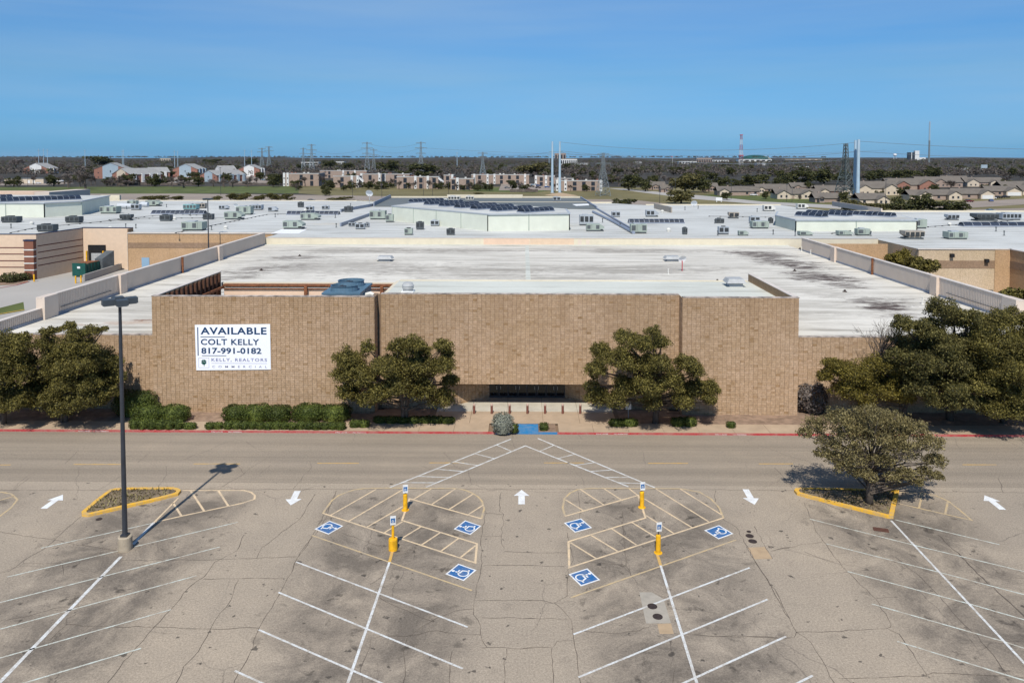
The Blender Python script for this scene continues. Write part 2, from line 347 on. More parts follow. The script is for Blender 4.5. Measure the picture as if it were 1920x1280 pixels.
M['banner'] = flat('white_vinyl', (0.80, 0.82, 0.86), 0.5, 0.02, 0.5)
M['ink'] = flat('navy_ink', (0.010, 0.045, 0.115), 0.6, 0.05, 1)
M['ink_soft'] = flat('grey_violet_ink', (0.20, 0.21, 0.36), 0.6, 0.05, 1)
M['clover'] = flat('dark_green_ink', (0.006, 0.07, 0.055), 0.6, 0.05, 1)
M['bollard_yellow'] = flat('yellow_post_paint', (0.74, 0.39, 0.014), 0.6, 0.28, 3, spec=0.3)
M['bollard_brown'] = flat('red_brown_post', (0.17, 0.065, 0.045), 0.7, 0.15, 3)
M['cap_tan'] = flat('tan_post_cap', (0.42, 0.30, 0.24), 0.7, 0.1, 3)
M['dumpster_green'] = flat('green_steel', (0.012, 0.075, 0.062), 0.5, 0.2, 1.5)
M['dumpster_blue'] = flat('blue_steel', (0.012, 0.055, 0.24), 0.5, 0.15, 1.5)
M['door_blue'] = flat('blue_grey_door', (0.22, 0.34, 0.45), 0.6, 0.05, 1)
M['steel_pole'] = flat('pale_blue_galvanised_pole', (0.36, 0.47, 0.55), 0.5, 0.06, 0.3, spec=0.4)
M['lattice_dark'] = flat('dark_weathered_steel', (0.085, 0.105, 0.105), 0.6, 0.1, 0.3)
M['lattice'] = flat('weathered_lattice_steel', (0.20, 0.235, 0.25), 0.6, 0.1, 0.3)
M['tower_red'] = flat('red_mast_paint', (0.42, 0.06, 0.07), 0.6, 0.1, 1)
M['wood_pole'] = flat('grey_timber_pole', (0.16, 0.14, 0.125), 0.9, 0.15, 1)
M['wire'] = flat('aluminium_wire', (0.16, 0.2, 0.24), 0.5, 0.1, 1)
M['bark'] = flat('grey_brown_bark', (0.105, 0.085, 0.068), 0.95, 0.3, 3, bump=0.5, bscale=8)
def leaf(name, c1, c2, c3, trans=0.10):
    t = NT(name); r = t.n('ShaderNodeValToRGB'); e = r.color_ramp.elements
    e[0].color = c1 + (1,); e[1].color = c3 + (1,); m = r.color_ramp.elements.new(0.5); m.color = c2 + (1,)
    t.l(t.island(), r.inputs[0])
    p = t.pos(); c = t.mix(1.0, r.outputs[0], t.mix(t.rng(t.noise(p, 0.55, 3), 0.3, 0.7), (0.70,)*3, (1.3,)*3), 'MULTIPLY')
    t.color(c); t.b.inputs['Roughness'].default_value = 0.65; t.b.inputs['Specular IOR Level'].default_value = 0.25
    tr = t.n('ShaderNodeBsdfTranslucent'); t.l(c, tr.inputs[0]); mx = t.n('ShaderNodeMixShader'); mx.inputs[0].default_value = trans
    t.l(t.b.outputs[0], mx.inputs[1]); t.l(tr.outputs[0], mx.inputs[2]); t.l(mx.outputs[0], t.out.inputs[0])
    return t.mat
M['leaf_oak'] = leaf('live_oak_leaf', (0.034, 0.031, 0.008), (0.102, 0.088, 0.019), (0.235, 0.195, 0.052))
M['leaf_gold'] = leaf('golden_oak_leaf', (0.044, 0.037, 0.007), (0.125, 0.101, 0.017), (0.235, 0.187, 0.038))
M['leaf_dark'] = leaf('dark_oak_leaf', (0.026, 0.027, 0.009), (0.085, 0.078, 0.021), (0.20, 0.17, 0.054))
M['leaf_brown'] = leaf('grey_brown_oak_leaf', (0.056, 0.046, 0.018), (0.150, 0.122, 0.048), (0.27, 0.225, 0.10))
M['leaf_hedge'] = leaf('hedge_leaf', (0.016, 0.026, 0.005), (0.052, 0.072, 0.011), (0.115, 0.138, 0.026), 0.08)
M['leaf_sage'] = leaf('sage_leaf', (0.11, 0.12, 0.095), (0.20, 0.21, 0.165), (0.31, 0.315, 0.255), 0.10)
M['leaf_far'] = leaf('far_evergreen_leaf', (0.020, 0.025, 0.008), (0.050, 0.054, 0.016), (0.105, 0.102, 0.032), 0.15)
M['leaf_far2'] = leaf('far_olive_leaf', (0.05, 0.048, 0.016), (0.095, 0.085, 0.026), (0.15, 0.13, 0.045), 0.15)
M['twig'] = leaf('bare_grey_twig', (0.105, 0.085, 0.075), (0.18, 0.15, 0.132), (0.27, 0.23, 0.21), 0.0)
M['twig_dark'] = leaf('bare_dark_twig', (0.060, 0.048, 0.041), (0.105, 0.085, 0.072), (0.16, 0.132, 0.114), 0.0)
M['wood_mass'] = leaf('woodland_crown', (0.022, 0.020, 0.014), (0.062, 0.050, 0.040), (0.115, 0.095, 0.080), 0.0)
M['grass'] = flat('lawn_grass', (0.082, 0.100, 0.026), 0.95, 0.35, 0.08)
M['grass_dry'] = flat('dry_field_grass', (0.150, 0.128, 0.055), 0.95, 0.25, 0.03)
M['earth'] = flat('wooded_country', (0.042, 0.037, 0.028), 0.95, 0.35, 0.006)
M['roof_tile'] = flat('brown_grey_shingle', (0.135, 0.118, 0.100), 0.9, 0.12, 0.4, isl=0.10)
M['roof_slate'] = flat('pale_slate_shingle', (0.27, 0.27, 0.26), 0.9, 0.12, 0.4, isl=0.08)
M['h_cream'] = flat('cream_house_wall', (0.52, 0.44, 0.34), 0.9, 0.08, 0.5)
M['h_brick'] = flat('orange_brick_wall', (0.27, 0.135, 0.10), 0.9, 0.12, 0.8)
M['h_brown'] = flat('brown_brick_wall', (0.31, 0.235, 0.19), 0.9, 0.12, 0.8)
M['h_blue'] = flat('blue_grey_siding', (0.30, 0.37, 0.42), 0.8, 0.06, 0.5)
M['h_white'] = flat('white_siding', (0.62, 0.62, 0.60), 0.8, 0.06, 0.5)
M['tyre'] = flat('black_tyre', (0.012, 0.012, 0.012), 0.8, 0.1, 4)
for nm, c in dict(white=(0.7,0.7,0.7), silver=(0.42,0.45,0.48), red=(0.28,0.015,0.015), blue=(0.03,0.08,0.22), black=(0.015,0.015,0.018), grey=(0.12,0.13,0.14), sky=(0.25,0.38,0.5), maroon=(0.12,0.015,0.02)).items():
    M['car_'+nm] = flat('car_paint_'+nm, c, 0.3, 0.04, 1, spec=0.6)
M['dome_green'] = flat('green_metal_dome', (0.012, 0.075, 0.06), 0.5, 0.05, 0.1)
# ================================================================== SETTING
def sheet(name, pts, z, m, parent=None, **kw):
    pts = [(p[0], p[1]) for p in pts]
    a = sum(pts[i][0]*pts[(i+1)%len(pts)][1]-pts[(i+1)%len(pts)][0]*pts[i][1] for i in range(len(pts)))
    if a < 0: pts = pts[::-1]
    return MB().poly([(x, y, z) for x, y in pts]).build(name, m, parent, **kw)
def rect(x0, x1, y0, y1): return [(x0, y0), (x1, y0), (x1, y1), (x0, y1)]
ground = sheet('ground', rect(-22000, 22000, -400, 30000), -0.06, M['earth'], kind='structure')
Y_SEAM, Y_KERB, Y_WALK, Y_WALL = 54.4, 64.45, 66.75, 69.2
lot = sheet('parking_lot', rect(-160, 160, -60, Y_SEAM), 0.0, M['lot'], kind='structure')
road = sheet('road', rect(-160, 160, Y_SEAM, Y_KERB), 0.004, M['road'], kind='structure')
service = sheet('service_yard', rect(-320, -50, Y_KERB, 163), -0.01, M['street'], kind='structure')
service2 = sheet('service_yard', rect(50.2, 320, Y_KERB, 150), -0.01, M['street'], kind='structure')
# ground beyond the mall
sheet('back_parking_lot', [P(-300, 391), P(-300, 364), P(330, 363), P(620, 366), P(1000, 373), P(1180, 374), P(1262, 383), P(1262, 396), P(600, 400)], -0.03, M['far_lot'], kind='structure')
sheet('back_parking_lot', [P(1795, 402), P(1815, 393), P(1920, 390), P(2400, 384), P(2400, 402)], -0.03, M['far_lot'], kind='structure')
sheet('grass_strip', [P(-300, 363.8), P(-300, 352), P(560, 349), P(560, 362.5)], -0.04, M['grass'], kind='structure')
sheet('grass_field', [P(560, 362.6), P(560, 349), P(1500, 352), P(2300, 360), P(2300, 395), P(1262, 397), P(1180, 376), P(1000, 375), P(620, 367)], -0.045, M['grass_dry'], kind='structure')
sheet('lawn', [P(1300, 367), P(1365, 362), P(1500, 371), P(1560, 378), P(1440, 380)], -0.02, M['grass'], kind='structure')
sheet('lawn', [P(1380, 380), P(1540, 371), P(1570, 381), P(1480, 384)], -0.035, M['grass'], kind='structure')
sheet('lawn', [P(1000, 362), P(860, 358), P(900, 352), P(1075, 351)], -0.02, M['grass'], kind='structure')
sheet('street', [P(1140, 353), P(1170, 354), P(1330, 368), P(1430, 378), P(1600, 386), P(1580, 392), P(1400, 381), P(1300, 373)], -0.012, M['street'], kind='structure')
sheet('street', [P(1690, 379), P(1800, 379), P(2100, 363), P(2100, 372), P(1815, 390), P(1700, 388)], -0.012, M['far_lot'], kind='structure')
sheet('bare_earth', [P(1020, 366), P(1050, 361), P(1085, 367), P(1060, 369)], -0.014, M['patch_tan'], kind='structure')
# distant low hills
def ridge(name, x0, x1, y, h, seed, m, dep=900):
    rnd = random.Random(seed); n = 60; mb = MB(); vs_ = []
    for i in range(n+1):
        x = x0 + (x1-x0)*i/n; k = math.sin(math.pi*i/n)**0.35
        z = h*k*(0.82 + 0.18*math.sin(i*0.7+seed) + 0.06*rnd.random())
        vs_ += [(x, y, -1), (x, y+dep*0.5, z), (x, y+dep, z*0.9), (x, y+dep*2, -1)]
    fs = [(4*i+j, 4*i+4+j, 4*i+5+j, 4*i+1+j) for i in range(n) for j in range(3)]
    return mb.add(vs_, fs).build(name, m, kind='structure', smooth=True)
ridge('hill', -9000, 2300, 5200, 30, 1, M['earth'])
ridge('hill', -2600, 6500, 9500, 26, 3, M['earth'], 1500)
ridge('hill', 1500, 16000, 14000, 30, 5, M['earth'], 2500)
# ---- sidewalk, kerb, beds
walk = MB().poly([(-160, Y_KERB+0.15, 0.006), (160, Y_KERB+0.15, 0.006), (160, Y_WALK, 0.006), (-160, Y_WALK, 0.006)]).build('sidewalk', M['mortar'], kind='structure')
RX0, RX1 = P(955, 820).x, P(1010, 820).x          # ramp
slab_m = MB().box(-1.49, 1.49, 0, Y_WALK - Y_KERB - 0.17, -0.145, 0.0).mesh('slab', M['concrete'])
k = -54.0
while k < 54:
    if not (RX0 - 2.9 < k + 1.5 < RX1 + 3.0): link('slab', slab_m, walk, (k + 1.5, Y_KERB + 0.16, 0.152 + 0.003*math.sin(k*7)))
    k += 3.0
plaza = MB().poly([(-13, Y_WALK, 0.09), (13.5, Y_WALK, 0.09), (13.5, 74, 0.09), (-13, 74, 0.09)]).build('entrance_plaza', M['mortar'], kind='structure')
pl_m = MB().box(-1.61, 1.61, 0, 3.10, -0.05, 0).mesh('slab', M['concrete']); pl2 = MB().box(-1.61, 1.61, 0, 1.20, -0.05, 0).mesh('slab', M['concrete_pale'])
pl3 = MB().box(-1.61, 1.61, 0, 2.9, -0.05, 0).mesh('slab', M['concrete_pale'])
for i in range(-4, 5):
    xc = 0.3 + i*3.25 - 0.2
    if abs(xc - 0.3) > 13.2: continue
    if -8.5 < xc < 8.5: link('slab', pl_m, plaza, (xc, Y_WALK + 0.02, 0.15))
    if -9 < xc < 9: link('slab', pl2, plaza, (xc, Y_WALK + 3.14, 0.153)); link('slab', pl3, plaza, (xc, Y_WALK + 4.36, 0.15))
def bed(name, x0, x1, y0, y1, m, seed=0):
    rnd = random.Random(seed); nx = max(2, int((x1-x0)/0.6)); ny = 5; mb = MB(); vs_ = []
    for j in range(ny+1):
        for i in range(nx+1):
            e = min(i, nx-i, j, ny-j); vs_.append((x0+(x1-x0)*i/nx, y0+(y1-y0)*j/ny, 0.13 + (0.10*rnd.random() if e else 0)))
    w = nx+1
    return mb.add(vs_, [(j*w+i, j*w+i+1, (j+1)*w+i+1, (j+1)*w+i) for j in range(ny) for i in range(nx)]).build(name, m, kind='structure', smooth=True)
bed('planting_bed', -54, -8.6, Y_WALK+0.0, 70.3, M['soil'], 1); bed('planting_bed', 8.6, 54, Y_WALK+0.0, 70.3, M['soil'], 2)
# kerb segments: red with blue either side of the ramp
def kerb(x0, x1, m): return MB().box(x0, x1, Y_KERB, Y_KERB+0.15, 0, 0.15).build('kerb', m, kind='structure')
KB0, KB1 = P(928, 822).x, P(1046, 822).x
x = -60.0
while x < KB0 - 0.1:
    x2 = min(x + 6.0, KB0); kerb(x, x2-0.01, M['curb_red']); x = x2
kerb(KB0, RX0, M['blue_paint']); kerb(RX1, KB1, M['blue_paint']); x = KB1
while x < 60:
    kerb(x+0.01, min(x+6, 60), M['curb_red']); x += 6
ramp = MB().add([(RX0, Y_KERB, 0.012), (RX1, Y_KERB, 0.012), (RX1, Y_WALK-0.2, 0.155), (RX0, Y_WALK-0.2, 0.155), (RX0, Y_WALK-0.2, 0), (RX1, Y_WALK-0.2, 0)],
     [(0,1,2,3), (0,3,4), (1,5,2), (3,2,5,4)]).build('kerb_ramp', M['blue_paint'], kind='structure')
bed('planter_bed', KB0+0.1, RX0-0.05, Y_KERB+0.16, Y_WALK-0.1, M['soil'], 4); bed('planter_bed', RX1+0.05, KB1-0.1, Y_KERB+0.16, Y_WALK-0.1, M['soil'], 5)
# ================================================================== PAINTED MARKINGS (parts of the lot and the road)
ZP = 0.010
def stroke_mesh(mb, pts, w, z, closed=False, mi=0, mapf=None):
    pts = [Vector((p[0], p[1])) for p in pts]; n = len(pts); L = []; Rr = []
    for i in range(n):
        a = pts[i-1] if (i > 0 or closed) else pts[i]; b = pts[(i+1) % n] if (i < n-1 or closed) else pts[i]
        d1 = (pts[i]-a); d2 = (b-pts[i])
        d1 = d1.normalized() if d1.length > 1e-9 else d2.normalized(); d2 = d2.normalized() if d2.length > 1e-9 else d1
        t = (d1+d2); t = t.normalized() if t.length > 1e-6 else d1
        nn = Vector((-t.y, t.x)); k = min(1.0/max(0.35, abs(t.dot(d2))), 2.0) * w/2
        L.append(pts[i]+nn*k); Rr.append(pts[i]-nn*k)
    vs_ = []
    for i in range(n):
        for q in (L[i], Rr[i]):
            if mapf: q = mapf(q)
            vs_.append((q[0], q[1], z))
    fs = [(2*i+1, 2*((i+1) % n)+1, 2*((i+1) % n), 2*i) for i in range(n if closed else n-1)]
    return mb.add(vs_, fs, mi)
def zpt(zoom):
    s, ox, oy = zoom
    return lambda u, v: P(ox + u/s, oy + v/s)
Z5 = zpt((1862/640, 0, 840)); Z6 = zpt((3.2, 560, 880)); Z7 = zpt((3.2, 980, 880)); Z8 = zpt((1585/520, 1400, 860)); ZF = zpt((1, 0, 0))
def stripe(zf, pts, w, m, name='stripe', parent=None, z=ZP):
    q = [zf(u, v) for u, v in pts]
    return stroke_mesh(MB(), q, w, z).build(name, M[m], parent or lot)
def stripes(zf, segs, w, m, name='stripe', parent=None, z=ZP):
    for s in segs: stripe(zf, s, w, m, name, parent, z)
# stall lines of the four bays (old white)
stripes(Z5, [[(225,545),(835,408)], [(40,702),(645,560)], [(730,538),(1298,403)], [(-400,942),(1200,538)], [(-400,1095),(1072,695)], [(-500,1285),(932,880)], [(130,1280),(770,1090)], [(-60,1340),(130,1280)]], 0.105, 'old_paint', 'stall_line')
stripe(Z5, [(660,590),(0,1275),(-330,1610)], 0.20, 'white_paint', 'bay_spine'); stripe(Z5, [(840,405),(725,525)], 0.20, 'white_paint', 'bay_spine', z=ZP+0.003)
stripes(ZF, [[(555,1053),(877,1175)], [(522,1110),(868,1253)], [(485,1180),(800,1317)], [(440,1257),(780,1410)]], 0.115, 'white_paint', 'stall_line')
stripe(Z6, [(545,555),(295,1280),(210,1530)], 0.14, 'white_paint', 'bay_spine', z=ZP+0.003)
stripes(Z7, [[(305,988),(1362,588)], [(335,1245),(1470,778)], [(350,1560),(1580,1000)], [(400,1900),(1740,1235)]], 0.115, 'white_paint', 'stall_line')
stripe(Z7, [(828,575),(1045,1280),(1120,1530)], 0.14, 'white_paint', 'bay_spine', z=ZP+0.003)
stripes(Z8, [[(360,343),(945,490),(1585,643),(1900,718)], [(850,348),(1445,490)], [(455,485),(1110,650),(1900,858)], [(577,643),(1280,830),(1900,1009)], [(715,828),(1460,1040),(1900,1185)], [(860,1042),(1900,1362)], [(1030,1300),(1500,1450)]], 0.105, 'old_paint', 'stall_line')
stripe(Z8, [(825,352),(1585,1165),(1900,1502)], 0.14, 'white_paint', 'bay_spine', z=ZP+0.003)
# cream no-parking hatching beside the accessible stalls
HW = 0.135
stripes(Z6, [[(145,262),(165,232),(200,185),(240,155),(290,135),(340,120),(400,113),(560,110),(760,113),(940,113),(995,122),(1040,140),(1075,162),(1100,190),(1113,235),(1097,295)]], 0.13, 'cream_worn', 'hatch_outline')
stripes(Z6, [[(145,262),(1060,560),(1070,445),(620,305),(665,175),(1097,295)]], HW, 'cream_paint', 'hatch_outline', z=ZP+0.003)
stripes(Z6, [[(515,378),(622,313)], [(620,412),(735,342)], [(737,452),(850,378)], [(855,488),(960,412)], [(970,528),(1062,455)], [(190,275),(465,118)], [(300,310),(632,116)], [(410,345),(640,212)], [(690,178),(795,116)], [(800,208),(940,116)], [(905,237),(1045,148)], [(1015,272),(1108,212)]], 0.12, 'cream_paint', 'hatch_line', z=ZP+0.0015)
stripes(Z6, [[(80,395),(1040,725)]], 0.11, 'cream_worn', 'stall_line'); stripe(Z6, [(562,490),(545,555)], 0.17, 'yellow_paint', 'bay_spine', z=ZP+0.005)
stripes(Z7, [[(255,280),(240,230),(250,175),(285,140),(330,120),(400,113),(630,113),(800,113),(950,115),(1060,135),(1130,175),(1180,230),(1205,290)]], 0.13, 'cream_worn', 'hatch_outline')
stripes(Z7, [[(1205,290),(280,588),(275,432),(737,290),(693,155),(255,280)]], HW, 'cream_paint', 'hatch_outline', z=ZP+0.003)
stripes(Z7, [[(255,180),(362,245)], [(345,118),(487,212)], [(490,116),(590,180)], [(640,116),(690,154)], [(730,175),(1015,347)], [(800,116),(1115,312)], [(945,116),(1195,272)], [(740,275),(905,382)], [(285,437),(440,533)], [(412,395),(570,490)], [(535,355),(682,452)], [(657,318),(810,412)]], 0.12, 'cream_paint', 'hatch_line', z=ZP+0.0015)
stripes(Z7, [[(288,768),(1280,422)]], 0.11, 'cream_worn', 'stall_line'); stripe(Z7, [(806,505),(828,575)], 0.17, 'yellow_paint', 'bay_spine', z=ZP+0.005)
stripes(Z5, [[(995,230),(1330,230),(1370,240),(1390,258),(1388,278),(1320,300),(1000,368),(850,402)]], 0.14, 'cream_paint', 'hatch_outline')
stripes(Z5, [[(1040,232),(1115,345)], [(1190,230),(1245,314)], [(945,300),(990,370)], [(972,272),(840,405)]], 0.14, 'cream_paint', 'hatch_line', z=ZP+0.0015)
stripes(Z5, [[(-200,240),(0,238),(60,248),(95,280),(60,325),(0,370),(-120,440)], [(-90,310),(75,262)]], 0.13, 'cream_worn', 'hatch_outline')
stripes(Z8, [[(872,192),(1000,195),(1080,210),(1150,240),(1215,290),(1285,350),(985,282),(868,255)]], 0.13, 'cream_worn', 'hatch_outline')
stripes(Z8, [[(1003,200),(985,280)], [(1150,242),(1135,314)]], 0.13, 'cream_worn', 'hatch_line', z=ZP+0.0015)
# crosswalk bands fanning out from the ramp
A0, A1 = (958, 823), (731, 913.5); B0, B1 = (985, 835.5), (799, 913); C0, C1 = (1008, 821.5), (1228, 914); D0, D1 = (985, 835.5), (1178, 912)
def lerp(a, b, t): return (a[0]+(b[0]-a[0])*t, a[1]+(b[1]-a[1])*t)
stripes(ZF, [[A0, A1], [B1, B0, D1], [C0, C1]], 0.14, 'white_paint', 'crosswalk_line', road, 0.012)
for t in (0.12, 0.30, 0.47, 0.62, 0.77, 0.90):
    stripe(ZF, [lerp(A0, A1, t), lerp(B0, B1, t*0.97+0.02)], 0.10, 'white_paint', 'crosswalk_rung', road, 0.0135)
    stripe(ZF, [lerp(C0, C1, t+0.02), lerp(D0, D1, t*0.98+0.02)], 0.10, 'white_paint', 'crosswalk_rung', road, 0.0135)
for a, b in ((-75, 20), (138, 227), (363, 450), (595, 673), (805, 870), (1020, 1095), (1215, 1290), (1423, 1487), (1615, 1680), (1805, 1868), (2010, 2070)):
    y = 867 + abs(a-900)/900*4; stripe(ZF, [(a, y), (b, y)], 0.11, 'yellow_paint', 'centre_dash', road, 0.012)
def arrow(tail, head, m='sym_white'):
    a = P(*tail); b = P(*head); d = (b-a); L = d.length; d.normalize(); n = Vector((-d.y, d.x, 0)); w = 0.22; hw = 0.55; hl = L*0.42
    pts = [a+n*w, a-n*w, b-d*hl-n*w, b-d*hl-n*hw, b, b-d*hl+n*hw, b-d*hl+n*w]
    MB().add([(p.x, p.y, ZP) for p in pts], [(0,1,2,6), (3,4,5,6,2)]).build('direction_arrow', M[m], lot)
for t_, h_ in (((82, 953), (118, 927)), ((558, 920), (545, 947)), ((978, 945), (978, 918)), ((1398, 917), (1415, 946)), ((1880, 955), (1846, 928))): arrow(t_, h_)
# accessible-stall symbols
def pict(mapf, z, parent):
    mb = MB(); W = 0.075
    for pl in ([(.40,.74),(.42,.50),(.62,.50),(.72,.24),(.82,.27)], [(.41,.63),(.60,.63)]): stroke_mesh(mb, pl, W, z, mapf=mapf)
    arc = [(.47+.23*math.cos(R(a)), .35+.23*math.sin(R(a))) for a in range(105, 350, 14)]
    stroke_mesh(mb, arc, W*0.85, z, mapf=mapf)
    hd = [mapf((.39+.075*math.cos(R(a)), .85+.075*math.sin(R(a)))) for a in range(0, 360, 30)]
    mb.poly([(q[0], q[1], z) for q in hd]); return mb.build('pictogram', M['sym_white'], parent)
def symbol(zf, O, X, Y):
    o, x, y = zf(*O), zf(*X), zf(*Y); ex, ey = x-o, y-o
    mf = lambda q: o + ex*q[0] + ey*q[1]
    border = MB().poly([(q.x, q.y, ZP) for q in (mf((0,0)), mf((1,0)), mf((1,1)), mf((0,1)))]).build('accessible_marking', M['sym_white'], lot)
    MB().poly([(q.x, q.y, ZP+0.003) for q in (mf((.07,.07)), mf((.93,.07)), mf((.93,.93)), mf((.07,.93)))]).build('blue_field', M['sym_blue'], border)
    pict(mf, ZP+0.006, border)
symbol(Z7, (248,320), (313,378), (350,293)); symbol(Z7, (275,628), (350,700), (388,592)); symbol(Z7, (1265,385), (1178,333), (1175,418))
symbol(Z6, (185,307), (95,357), (268,338)); symbol(Z6, (1030,392), (1097,338), (930,357)); symbol(Z6, (990,668), (1067,603), (880,627))
# cracks: open joints wandering across the old asphalt
rc = random.Random(11)
def crack(zf, pts, w=0.045, parent=None):
    w *= 0.72
    q = [zf(u, v) for u, v in pts]; out = []
    for a, b in zip(q[:-1], q[1:]):
        L = (b-a).length; n = max(2, int(L/0.45)); nn = Vector((-(b-a).y, (b-a).x, 0)).normalized()
        for i in range(n): out.append(a.lerp(b, i/n) + nn*rc.uniform(-0.07, 0.07)*(1 if i else 0.3))
    out.append(q[-1]); mb = MB(); vs_ = []
    for i, p in enumerate(out):
        d = (out[min(i+1, len(out)-1)] - out[max(i-1, 0)]).normalized(); nn = Vector((-d.y, d.x, 0)); k = w*rc.uniform(0.25, 1.0)/2
        vs_ += [(p.x+nn.x*k, p.y+nn.y*k, 0.0075), (p.x-nn.x*k, p.y-nn.y*k, 0.0075)]
    mb.add(vs_, [(2*i+1, 2*i+3, 2*i+2, 2*i) for i in range(len(out)-1)]).build('crack', M['crack'], parent or lot)
for c_ in ([(1835,230),(1760,420),(1690,500),(1620,600),(1600,660),(1530,790),(1440,930),(1410,985),(1360,1120),(1300,1230),(1270,1300)], [(665,612),(900,610),(1200,605),(1400,600),(1620,592)], [(360,960),(640,975),(850,972),(1150,985),(1410,980)],
    [(1330,470),(1290,560),(1170,620),(1115,700),(1080,720),(1000,790),(930,880),(840,975),(740,1090),(650,1200),(560,1320)], [(1110,712),(1350,708),(1550,710)], [(1300,720),(1260,830),(1200,900),(1150,985),(1080,1110),(1000,1190),(940,1320)],
    [(-200,440),(0,455),(130,480),(270,495),(430,530),(640,560)], [(440,375),(350,450),(240,550),(130,610),(50,670),(-120,700)], [(-100,960),(150,915),(300,872),(400,865)], [(415,905),(365,930),(360,965),(270,1050)], [(1720,250),(1640,380),(1430,540),(1400,600)], [(130,630),(340,625),(345,690)]): crack(Z5, c_, 0.06)
for c_ in ([(1690,70),(1700,100),(1650,160),(1600,220)], [(1290,80),(1335,140),(1250,185),(1200,220)], [(905,95),(905,150),(860,220)], [(420,20),(350,90)], [(190,140),(80,225)], [(660,150),(550,220)], [(1480,90),(1420,140)], [(820,20),(750,80)]): crack(Z5, c_, 0.045, road)
for c_ in ([(1215,140),(1205,250),(1230,270),(1215,400),(1215,440),(1235,470)], [(1120,262),(1230,270)], [(1235,490),(1408,495)], [(1110,575),(1408,575)], [(1060,785),(1408,780)], [(1100,1068),(1408,1070)], [(1100,888),(1408,893)], [(1090,400),(1215,398)],
    [(1110,230),(1125,260),(1095,400),(1100,560),(1070,680),(1055,780),(1050,870),(1090,940),(1100,1020),(1130,1065)], [(490,770),(560,810),(700,870),(800,910),(830,890),(950,845),(1050,835)], [(800,910),(700,970),(650,1000),(490,1000),(430,1020),(410,1110),(370,1200),(385,1300)], [(660,995),(830,965),(900,980),(1090,990)], [(650,1010),(630,1100),(640,1180),(620,1300)], [(920,1090),(905,1300)], [(1250,1075),(1235,1200),(1230,1300)], [(225,125),(160,262),(80,400),(0,520)], [(430,690),(500,640),(545,560)], [(225,370),(400,430),(500,465),(560,450)]): crack(Z6, c_, 0.055)
for c_ in ([(270,380),(290,480),(305,540),(270,600),(268,760),(190,800),(290,900),(305,990),(330,1150),(345,1320)], [(0,785),(120,785),(180,800)], [(0,893),(275,895)], [(0,1070),(180,1068),(205,1030),(300,1025)], [(175,1070),(190,1320)], [(370,970),(560,985),(700,965),(760,945)], [(960,985),(1200,1000),(1400,1000),(1600,1010)], [(1160,125),(1150,200),(1205,300),(1280,345),(1320,410),(1390,540),(1440,620),(1500,720),(1560,830),(1600,890)], [(0,495),(270,500)], [(0,575),(250,580)], [(330,120),(350,250),(340,300)], [(600,250),(600,340),(620,580),(690,690)], [(330,550),(600,570)], [(920,1180),(900,1300)], [(1390,340),(1450,450),(1500,535)], [(1490,490),(1600,470)]): crack(Z7, c_, 0.055)
for c_ in ([(0,500),(40,570),(120,690),(190,800),(240,900),(285,990),(370,1050),(430,1150),(510,1290)], [(-300,1010),(0,1015),(270,1020),(285,990),(480,985),(800,970),(825,945),(740,800),(650,720),(570,640),(500,560),(455,490),(400,420),(330,250)], [(810,970),(870,1000),(950,1110),(1030,1235),(800,1245),(520,1255)], [(1030,1235),(1060,1220),(1585,1250)], [(850,560),(1000,680),(1100,780),(1210,910),(1320,1010),(1500,1240)], [(740,795),(850,790)], [(500,590),(330,530)], [(150,525),(340,485),(430,475)], [(1440,110),(1465,190)]): crack(Z8, c_, 0.06)
crack(Z8, [(1090,430),(1230,560),(1350,680),(1470,790),(1640,940)], 0.14); crack(Z8, [(1220,560),(1400,665),(1585,682)], 0.04)
crack(Z8, [(160,50),(260,165)], 0.05, road)
crack(ZF, [(-100, 919), (300, 917.5), (640, 917), (960, 916.5), (1300, 917.5), (1600, 920), (2050, 924)], 0.07)
# utility covers and patches
def cover(zf, u, v, r): q = zf(u, v); MB().lathe([(r, 0.004), (r, 0.018), (r*0.9, 0.022)], 18).build('manhole_cover', M['iron'], lot, loc=(q.x, q.y, 0)); 
for u, v, r in ((1357,372,.14), (1362,398,.25), (1380,430,.26), (778,820,.26), (810,882,.26)): cover(Z7, u, v, r)
cover(Z5, 540, 387, .2)
def patch(zf, pts, m, z=0.005): return sheet('pavement_patch', [zf(*p) for p in pts], z, M[m], lot)
patch(Z7, [(700,735),(775,735),(845,775),(890,920),(740,922)], 'patch'); patch(Z7, [(808,925),(890,922),(907,985),(822,985)], 'patch_tan', 0.006)
patch(Z7, [(1350,468),(1455,463),(1497,535),(1392,537)], 'patch_tan'); q = Z8(767, 405); MB().box(-.45, .45, -.25, .25, 0.004, 0.02).build('drain_plate', M['rust_plate'], lot, loc=(q.x, q.y, 0), rz=-0.3)
